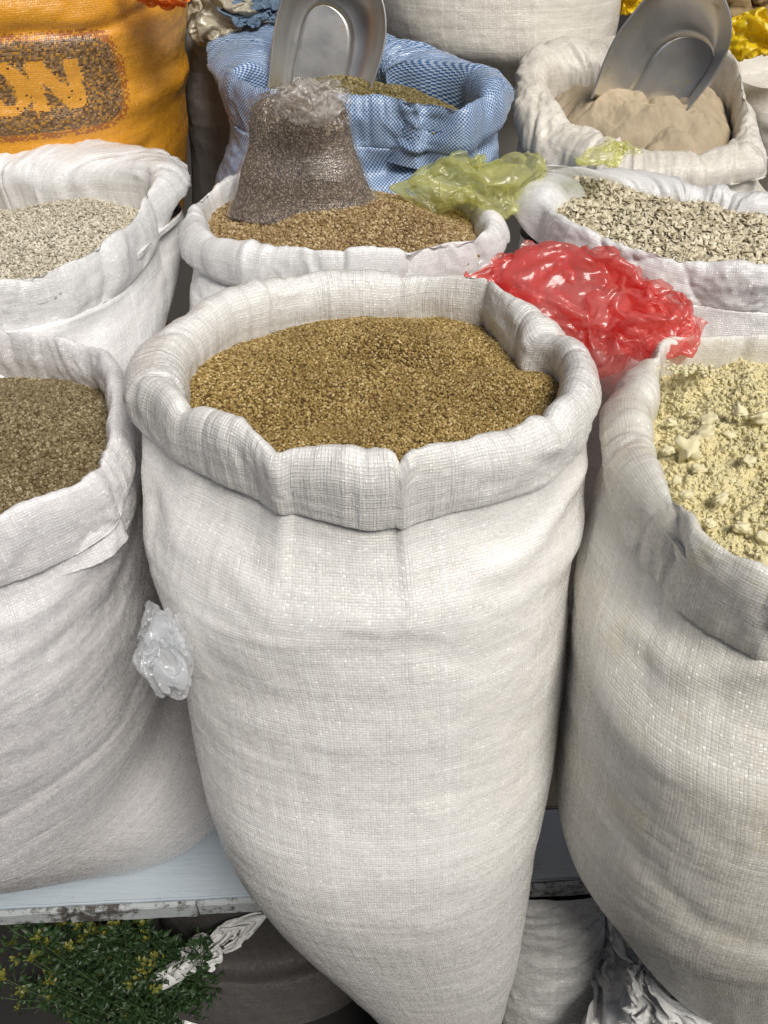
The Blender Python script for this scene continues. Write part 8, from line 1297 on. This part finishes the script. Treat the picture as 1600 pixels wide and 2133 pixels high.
film_sheet('folded_flap', 'cupped', [((x - 345) * .8 + 350, (y - 1345) * .9 + 1345) for x, y in CO], np.array(pl2) + np.array([0, -.02, .01]), (.1, -.9, .45), .02, M_clear, cb, rot=.3, fine=.0002)

# yellow carrier and bits at the top right
M_byel = film('bright_yellow_polythene', (.95, .72, .02), transp=.05, transl=.4, bumpd=.0012, scale=30, rough=.3)
o = film_sheet('yellow_bag', 'folded', [(1490,60),(1530,28),(1600,32),(1700,40),(1720,110),(1600,112),(1560,126),(1500,118)], at_y(1580, 75, 1.72), (0, -1, .35), .05, M_byel, rot=.3); tag(o, 'bright yellow plastic bag rim at the top right corner', 'plastic bag')
o = film_sheet('yellow_bag', 'folded', [(1265,-30),(1320,-30),(1345,0),(1320,38),(1285,28),(1270,0)], at_y(1300, 0, 1.95), (0, -1, .35), .04, M_byel, rot=.8); tag(o, 'dark yellow plastic just left of the tilted scoop top', 'plastic bag')
M_bread = plain('pale_brown_roots', (.42, .30, .15), .8, nscale=25, var=.5, bump=.003)
for k, (x, y, r) in enumerate([(1540, 8, 26), (1585, 22, 24), (1500, -20, 30), (1600, -25, 30)]):
    me = chunk(r * 1.75 / F, 70 + k, (1.2, 1, .8)); me.materials.append(M_bread); o = bpy.data.objects.new('root_vegetable', me); COL.objects.link(o); o.location = at_y(x, y, 1.80)
    tag(o, ['pale brown lump showing right beside the top of the tilted scoop', 'brown lump at the right edge above the yellow bag', 'pale lump behind the top edge of the tilted scoop', 'highest brown lump in the top right corner'][k], 'root vegetable', 'pale lumps above the yellow bag')
M_obag = film('orange_polythene', (.95, .28, .04), transp=.05, transl=.3, scale=30)
o = film_sheet('orange_plastic_bag', 'rolled', [(250,-40),(400,-40),(400,8),(370,17),(330,12),(285,0)], at_y(340, 0, 1.36), (0, -1, .5), .03, M_obag, rot=.2); tag(o, 'orange-red plastic lying on top of the orange sack', 'plastic bag')
M_bei = film('beige_polythene', (.60, .55, .42), transp=.1, transl=.3, scale=30)
bb = root('beige_plastic_bag', 'dingy beige plastic bag with blue woven edge on top of the grimy sack', 'plastic bag')
film_sheet('bag_film', 'folded', [(392,80),(396,20),(420,-20),(600,-30),(600,15),(570,28),(520,60),(490,90),(440,100)], at_y(480, 20, 1.68), (0, -1, .5), .06, M_bei, bb, rot=.2)
film_sheet('blue_edge', 'cupped', [(448,25),(520,12),(600,12),(600,42),(550,47),(520,62),(480,42)], at_y(520, 30, 1.63), (0, -1, .5), .015, M_blued, bb, rot=.2)

# ------------------------------------------------------------------ CLEAR BAG OF DARK SEED
cbag = root('clear_bag_of_seeds', 'clear plastic bag of dark speckled seeds standing on the brown grain', 'bag of seeds')
rows = [(200,572,700,1.21,.42),(206,545,712,1.21,.48),(218,524,722,1.21,.54),(250,514,730,1.21,.60),(300,514,740,1.21,.62),(350,500,758,1.20,.62),(400,488,778,1.20,.62),(440,476,798,1.195,.62),(455,474,801,1.195,.6)]
B = NB('dark_speckled_seed'); vz = B.n('ShaderNodeTexVoronoi'); B.lk(B.obj, vz.inputs['Vector']); vz.inputs['Scale'].default_value = 560
cc = B.xyz(vz.outputs['Color'])[0]
B.put(B.b.inputs['Base Color'], B.ramp(cc, [(0, (.045, .036, .028)), (.5, (.16, .115, .08)), (.76, (.23, .175, .125)), (.84, (.36, .29, .22)), (1, (.52, .44, .36))])); B.b.inputs['Roughness'].default_value = .6
B.lk(B.bump(vz.outputs['Distance'], .0015), B.b.inputs['Normal']); M_chia = B.mat
th2 = np.linspace(np.pi / 2, np.pi / 2 - 2 * np.pi, NTH + 1)
rg = rows_to_rings(rows)[:-1]; rg[:, 4] *= .8; rgi = rg.copy(); rgi[:, 3:] *= .975
make_body(rgi, M_chia, cbag, 'seed_filling', n=90, seed=131, wr=1.3, sq=2.4)
top = rgi[0]; 
t = np.linspace(0, 1, 10)[:, None]; ang = th2[None]
G = np.stack([top[0] + top[3] * np.sqrt(1 - t ** 2) * np.cos(ang), top[1] + top[4] * np.sqrt(1 - t ** 2) * np.sin(ang), top[2] - .002 + .02 * t * np.ones_like(ang)], -1)
o = grid_obj('seed_mound', G, M_chia, cbag)
rows2 = [(168,600,712,1.22,.3),(180,590,722,1.22,.35),(195,550,728,1.215,.45),(212,518,728,1.21,.52),(235,512,728,1.21,.58)] + [(r[0], r[1] - 3, r[2] + 3, r[3], r[4]) for r in rows[3:]]
rg2 = rows_to_rings(rows2)[:-1]; rg2[:, 4] *= .8; rg2[:, 3:] *= 1.01
M_bagf = film('glossy_clear_polythene', (.92, .90, .88), transp=.94, transl=.4, bumpd=.0006, scale=16, rough=.12, wrinkle=True)
fo = make_body(rg2, M_bagf, cbag, 'bag_film', n=140, seed=131, wr=1.3, sq=2.3)
me = fo.data; nV = len(me.vertices); co = np.empty(nV * 3, np.float32); me.vertices.foreach_get('co', co); co = co.reshape(-1, 3).astype(float)
cz = rg2[4, 2]; wt = np.clip((co[:, 2] - cz + .03) / .05, 0, 1)[:, None]; cen = np.array([rg2[2, 0], rg2[2, 1], 0])
dr = co - cen; dr[:, 2] = 0; dr /= np.linalg.norm(dr, axis=1)[:, None] + 1e-6
co += dr * wt * (.007 * crease(co, 26, 77, 5))[:, None]; co[:, 2] += wt[:, 0] * .006 * crease(co, 22, 78, 4)
me.vertices.foreach_set('co', co.astype(np.float32).ravel()); me.update()
M_gath = film('creased_clear_polythene', (.85, .83, .80), transp=.66, transl=.4, bumpd=.001, scale=50, rough=.1)
film_sheet('gathered_top', 'rolled', [(560,225),(590,185),(615,163),(660,158),(700,168),(725,200),(712,240),(680,265),(640,262),(590,240)], (0, 1.15, 1.2), (0, -1, .5), .03, M_gath, cbag, rot=.4, fine=.0002)

# ------------------------------------------------------------------ BENCH
B = NB('flaking_white_paint'); o3d = B.obj
f1 = B.noise(o3d, 9, 6, .7); gr = B.noise(B.comb(B.m('MULTIPLY', B.xyz(o3d)[0], 1.0), B.m('MULTIPLY', B.xyz(o3d)[1], 14.0), B.m('MULTIPLY', B.xyz(o3d)[2], 14.0)), 8, 5, .6)
pc = B.mix(B.rng(gr, .35, .7, 0, .4), (.42, .48, .53), (.34, .40, .45)); pc = B.mix(B.rng(f1, .60, .66), pc, (.30, .28, .25))
B.put(B.b.inputs['Base Color'], pc); B.b.inputs['Roughness'].default_value = .5; B.lk(B.bump(B.m('ADD', gr, f1), .0012), B.b.inputs['Normal']); M_paint = B.mat
B = NB('chipped_board_edge'); o3d = B.obj; f1 = B.noise(o3d, 60, 6, .75); f2 = B.noise(o3d, 7, 4, .6)
B.put(B.b.inputs['Base Color'], B.mix(B.rng(B.m('ADD', f1, B.m('MULTIPLY', f2, .8)), .86, 1.0), (.42, .45, .46), (.07, .06, .05))); B.b.inputs['Roughness'].default_value = .75
B.lk(B.bump(f1, .002), B.b.inputs['Normal']); M_edge = B.mat
M_wood = plain('bare_dusty_wood', (.36, .31, .22), .8, nscale=14, var=.5, bump=.001)
def board(name, x0, x1, y0, y1, z0, z1, mat, parent, rot=0, piv=(0, 0), seed=0, bev=.0025):
    nx = max(2, int((x1 - x0) / .012)); V = []; import bmesh
    bm = bmesh.new(); r = bmesh.ops.create_cube(bm, size=1)
    for v in bm.verts: v.co = ((x0 + x1) / 2 + v.co.x * (x1 - x0), (y0 + y1) / 2 + v.co.y * (y1 - y0), (z0 + z1) / 2 + v.co.z * (z1 - z0))
    bmesh.ops.bevel(bm, geom=list(bm.edges), offset=bev, segments=2, affect='EDGES')
    long = [e for e in bm.edges if abs(e.verts[0].co.x - e.verts[1].co.x) > .5 * (x1 - x0)]
    bmesh.ops.subdivide_edges(bm, edges=long, cuts=min(nx, 60))
    for v in bm.verts:
        q = np.array([v.co])
        v.co.z += float(noise(q, 18, seed)[0]) * .0012; v.co.y += float(noise(q, 30, seed + 3)[0]) * .0012
    me = bpy.data.meshes.new(name); bm.to_mesh(me); bm.free()
    me.transform(Matrix.Translation((piv[0], piv[1], 0)) @ Matrix.Rotation(rot, 4, 'Z') @ Matrix.Translation((-piv[0], -piv[1], 0)))
    return new_obj(name, me, mat, parent)
bench = root('bench', 'low bench of flaking pale blue-white boards under the front sacks', 'bench', (0, 0, 0))
pL, pR = at_z(300, 1876, .2), at_z(1180, 1831, .2); ang = math.atan2(pR[1] - pL[1], pR[0] - pL[0]); yb_ = pL[1] - pL[0] * math.tan(ang)
X1 = .36
board('board', -1.0, X1, yb_, yb_ + .118, .166, .2, M_paint, bench, ang, (0, yb_), 1)
board('board', -1.0, X1, yb_ + .122, yb_ + .30, .166, .197, M_wood, bench, ang, (0, yb_), 2)
board('board', -1.0, X1 + .8, yb_ + .304, yb_ + .50, .166, .199, M_wood, bench, ang, (0, yb_), 3)
board('board', -1.0, X1 + .8, yb_ + .504, yb_ + .70, .166, .199, M_wood, bench, ang, (0, yb_), 4)
board('board', -1.0, X1 + .8, yb_ + .704, yb_ + .92, .166, .199, M_wood, bench, ang, (0, yb_), 5)
xa, xb = at_z(142, 1890, .19)[0], at_z(411, 1875, .19)[0]
for k, (a, b) in enumerate([(-1.0, xa - .002), (xa + .001, xb - .0015), (xb + .0015, X1 - .005)]):
    board('edge_strip', a, b, yb_ - .010, yb_ - .001, .166 - .004 * (k % 2), .1965, M_edge, bench, ang, (0, yb_), 10 + k, .0015)
for x in (-.9, .02, .3):
    for y in (.30, .85):
        board('leg', x - .03, x + .03, yb_ + y - .025, yb_ + y + .025, FLOOR, .1655, M_wood, bench, ang, (0, yb_), 20)
pal = root('crate', 'small rough wooden crate under the foot of the centre front sack', 'crate')
for k in range(3): board('slat', .005, .165, .40 + k * .06, .40 + k * .06 + .05, -.062, -.046, M_wood, pal, 0, (0, 0), 30 + k)
for x in (.02, .15): board('side', x - .01, x + .01, .40, .57, FLOOR, -.0625, M_wood, pal, 0, (0, 0), 40)

# tier that carries the back rows
tier = root('back_tier', 'rough wooden tier hidden behind, carrying the rear sacks', 'shelf')
for k in range(6): board('board', -1.2, 1.3, 1.30 + k * .155, 1.30 + k * .155 + .15, .27, .30, M_wood, tier, 0, (0, 0), 50 + k)
for x in (-1.1, 0, 1.2):
    for y in (1.35, 2.15): board('leg', x - .03, x + .03, y - .03, y + .03, FLOOR, .2695, M_wood, tier, 0, (0, 0), 60)

# ------------------------------------------------------------------ sacks below the bench
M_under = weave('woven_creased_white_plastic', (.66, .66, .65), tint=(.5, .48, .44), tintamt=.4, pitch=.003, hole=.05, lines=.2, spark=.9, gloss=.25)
rows = [(1835,1030,1260,.66,.6),(1870,1020,1262,.66,.7),(1950,1010,1268,.65,.75),(2050,1000,1262,.65,.8),(2150,990,1262,.66,.8),(2300,980,1240,.68,.8)]
rg = rows_to_rings(rows); rg = rg[rg[:, 2] > FLOOR]; rg = np.concatenate([[[rg[0, 0], rg[0, 1] + .01, .155, rg[0, 3], rg[0, 4]]], rg])
o = make_body(rg, M_under, None, 'full_sack', seed=141, n=100, wr=3.0); tag(o, 'glossy creased white sack under the bench, between the two big front sacks', 'sack')
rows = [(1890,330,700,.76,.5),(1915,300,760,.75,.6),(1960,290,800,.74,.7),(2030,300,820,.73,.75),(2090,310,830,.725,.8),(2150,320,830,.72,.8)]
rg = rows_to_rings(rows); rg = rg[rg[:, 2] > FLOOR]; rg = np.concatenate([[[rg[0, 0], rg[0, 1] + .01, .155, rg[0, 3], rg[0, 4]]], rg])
M_shadesack = weave('woven_shade_dark_plastic', (.05, .045, .042), tint=(.035, .03, .028), spark=.1, gloss=.8, coat=0.0, tintamt=.6, pitch=.0028, hole=.05, lines=.2)  # near-black base colour carries the shade under the bench
o = make_body(rg, M_shadesack, None, 'full_sack', seed=151, n=90, wr=3.0); tag(o, 'dark shaded sack under the bench behind the flowering herbs', 'sack')
cr = root('empty_sacks', 'crumpled heap of empty white sacks on the ground below the right front sack', 'empty sacks')
film_sheet('folded_sack', 'rolled', [(1200,2160),(1192,2060),(1222,1990),(1250,1900),(1262,1835),(1292,1850),(1335,1930),(1345,2010),(1335,2100),(1320,2180)], at_y(1260, 2000, .62), (0, -.8, .6), .09, M_under, cr, rot=1.5)
film_sheet('folded_sack', 'cupped', [(1250,1835),(1290,1860),(1320,1900),(1350,1960),(1400,2030),(1455,2080),(1485,2130),(1430,2125),(1365,2065),(1305,1990),(1262,1920)], at_y(1360, 2000, .535), (-.2, -.8, .6), .04, M_under, cr, rot=.7)
film_sheet('folded_sack', 'folded', [(1300,2020),(1345,2050),(1400,2090),(1460,2150),(1420,2190),(1340,2170),(1300,2080)], at_y(1370, 2100, .50), (0, -.8, .6), .035, M_under, cr, rot=2.0)
film_sheet('folded_sack', 'spread', [(1400,2040),(1480,2080),(1540,2110),(1640,2100),(1690,2160),(1600,2230),(1450,2200),(1390,2120)], at_y(1520, 2130, .54), (0, -.6, .8), .07, M_under, cr, rot=.4)
film_sheet('folded_sack', 'folded', [(1560,2080),(1700,1950),(1800,2050),(1750,2250),(1560,2220)], at_y(1650, 2100, .60), (0, -.6, .8), .09, M_right, cr, rot=.4)
es = root('draped_sack', 'strip of white sacking sagging from under the bench beside the herbs', 'sack cloth')
film_sheet('cloth_fold', 'cupped', [(310,2022),(380,1985),(440,1945),(500,1900),(568,1884),(545,1915),(470,1965),(400,2010),(350,2040)], at_y(440, 1960, .66), (0, -.8, .6), .03, M_under, es, rot=.5)
film_sheet('cloth_fold', 'spread', [(360,2150),(375,2070),(430,2030),(480,1985),(530,1940),(560,1960),(540,2030),(500,2080),(450,2150)], at_y(440, 2050, .66), (0, -.8, .6), .05, M_under, es, rot=2.5)

# ------------------------------------------------------------------ flowering herbs
M_stem = plain('herb_stem', (.05, .09, .03), .6, var=.3); M_leaf = plain('herb_leaf', (.022, .05, .014), .5, var=.4); M_flow = plain('yellow_flower', (.15, .15, .02), .5, var=.3); M_bud = plain('green_bud', (.22, .30, .06), .5, var=.3)
herb = root('flowering_herbs', 'bunch of dark green herbs with small yellow flowers in the shade under the bench', 'herbs', (-.33, .60, FLOOR))
hl = np.array(herb.location)
tips = [(125,1935),(245,1938),(262,1915),(210,1965),(240,1975),(195,1955),(85,1965),(140,1985),(115,2005),(205,2045),(55,2080),(110,2085),(160,2010),(290,1935),(345,1990),(420,1960),(405,2020),(385,2065),(300,1965),(20,1920),(25,1985),(70,2010),(170,1940),(250,2010),(300,2040),(330,2080),(220,2090),(30,2120),(150,2120),(270,2120),(360,2110),(180,1985),(60,1940),(8,2050),(100,2050),(320,2010),(280,1990),(240,2060),(375,2000),(395,2100)]
def flower_mesh(seed, nm='flower'):
    r = np.random.default_rng(seed); V = []; Fc = []
    for c in range(3):
        base = np.array([r.uniform(-.005, .005), r.uniform(-.005, .005), r.uniform(-.002, .006)])
        for k in range(4):
            a = k * np.pi / 2 + r.uniform(-.3, .3); d = np.array([math.cos(a), math.sin(a), .35]); s_ = np.array([-math.sin(a), math.cos(a), 0]) * .0017; L = r.uniform(.0035, .0055)
            i = len(V); V += [base, base + d * L * .5 - s_, base + d * L * .6 + s_ + [0, 0, .001], base + d * L + [0, 0, .0012], base + d * L * .9 + s_ * .8]
            Fc += [(i, i + 1, i + 3), (i, i + 3, i + 2)]
    return np_mesh(nm, V, Fc, smooth=False)
def leaves_mesh(P, seed, n, nm='leaves', size=.009):
    r = np.random.default_rng(seed); V = []; Fc = []
    for k in range(n):
        i0 = r.integers(len(P) // 4, len(P)); b = P[i0]; a = r.uniform(0, 6.28); d = np.array([math.cos(a), math.sin(a), r.uniform(-.2, .9)]); d /= np.linalg.norm(d); s_ = np.cross(d, r.normal(size=3)); s_ /= np.linalg.norm(s_)
        st0 = b; b = b + d * r.uniform(.003, .016); L = size * r.uniform(.6, 1.3); wd = L * .24; n_ = np.cross(d, s_)
        i = len(V); V += [st0, b, b + d * L * .45 + s_ * wd, b + d * L - n_ * L * .12, b + d * L * .45 - s_ * wd, b + d * L * .5 + n_ * L * .1]
        Fc += [(i + 1, i + 2, i + 5), (i + 2, i + 3, i + 5), (i + 3, i + 4, i + 5), (i + 4, i + 1, i + 5), (i, i + 1, i + 5)]
    return np_mesh(nm, V, Fc, smooth=False)
fms = [flower_mesh(k) for k in range(6)]
for m_ in fms: m_.materials.append(M_flow)
for k, (x, y) in enumerate(tips):
    Yp = random.uniform(.60, .66)
    tip = at_y(x, y - 12, Yp); base = np.array([-.36 + random.uniform(-.10, .14) + (x - 200) * .0001, .63 + random.uniform(-.05, .05), FLOOR + .01])
    t = np.linspace(0, 1, 16)[:, None]; bend = np.array([random.uniform(-.02, .02), random.uniform(-.02, .02), 0])
    P = base + (tip - base) * t + bend * np.sin(t * np.pi) - hl; grid_obj('stem', tube_mesh(P, .0012 - .0006 * t[:, 0], 5), M_stem, herb, closed=True)
    for bch in range(2):
        i = random.randint(7, 12); bt = P[-1] + np.array([random.uniform(-.03, .03), random.uniform(-.02, .02), random.uniform(-.04, 0)]); tt = np.linspace(0, 1, 7)[:, None]
        Q = P[i] + (bt - P[i]) * tt + np.array([0, 0, -.006]) * np.sin(tt * 3.14); grid_obj('stem', tube_mesh(Q, .0007, 4), M_stem, herb, closed=True)
        lm = leaves_mesh(Q, 500 + k * 3 + bch, 9); lm.materials.append(M_leaf); lo = bpy.data.objects.new('leaves', lm); COL.objects.link(lo); lo.parent = herb; lo['kind'] = 'stuff'
        if x < 350 and random.random() < .6:
            fo_ = bpy.data.objects.new('flower', fms[(k + bch) % 6]); COL.objects.link(fo_); fo_.parent = herb; fo_.location = bt; fo_.rotation_euler = (random.uniform(-.8, .2), random.uniform(-.5, .5), random.uniform(0, 6)); fo_.scale = [random.uniform(1.0, 1.5)] * 3
    lm = leaves_mesh(P, 200 + k, 120, size=.017); lm.materials.append(M_leaf); lo = bpy.data.objects.new('leaves', lm); COL.objects.link(lo); lo.parent = herb; lo['kind'] = 'stuff'
    if x < 330:
        fo_ = bpy.data.objects.new('flower', fms[k % 6]); COL.objects.link(fo_); fo_.parent = herb; fo_.location = P[-1]; fo_.rotation_euler = (random.uniform(-.9, 0), random.uniform(-.5, .5), random.uniform(0, 6)); fo_.scale = [random.uniform(1.4, 2.1)] * 3
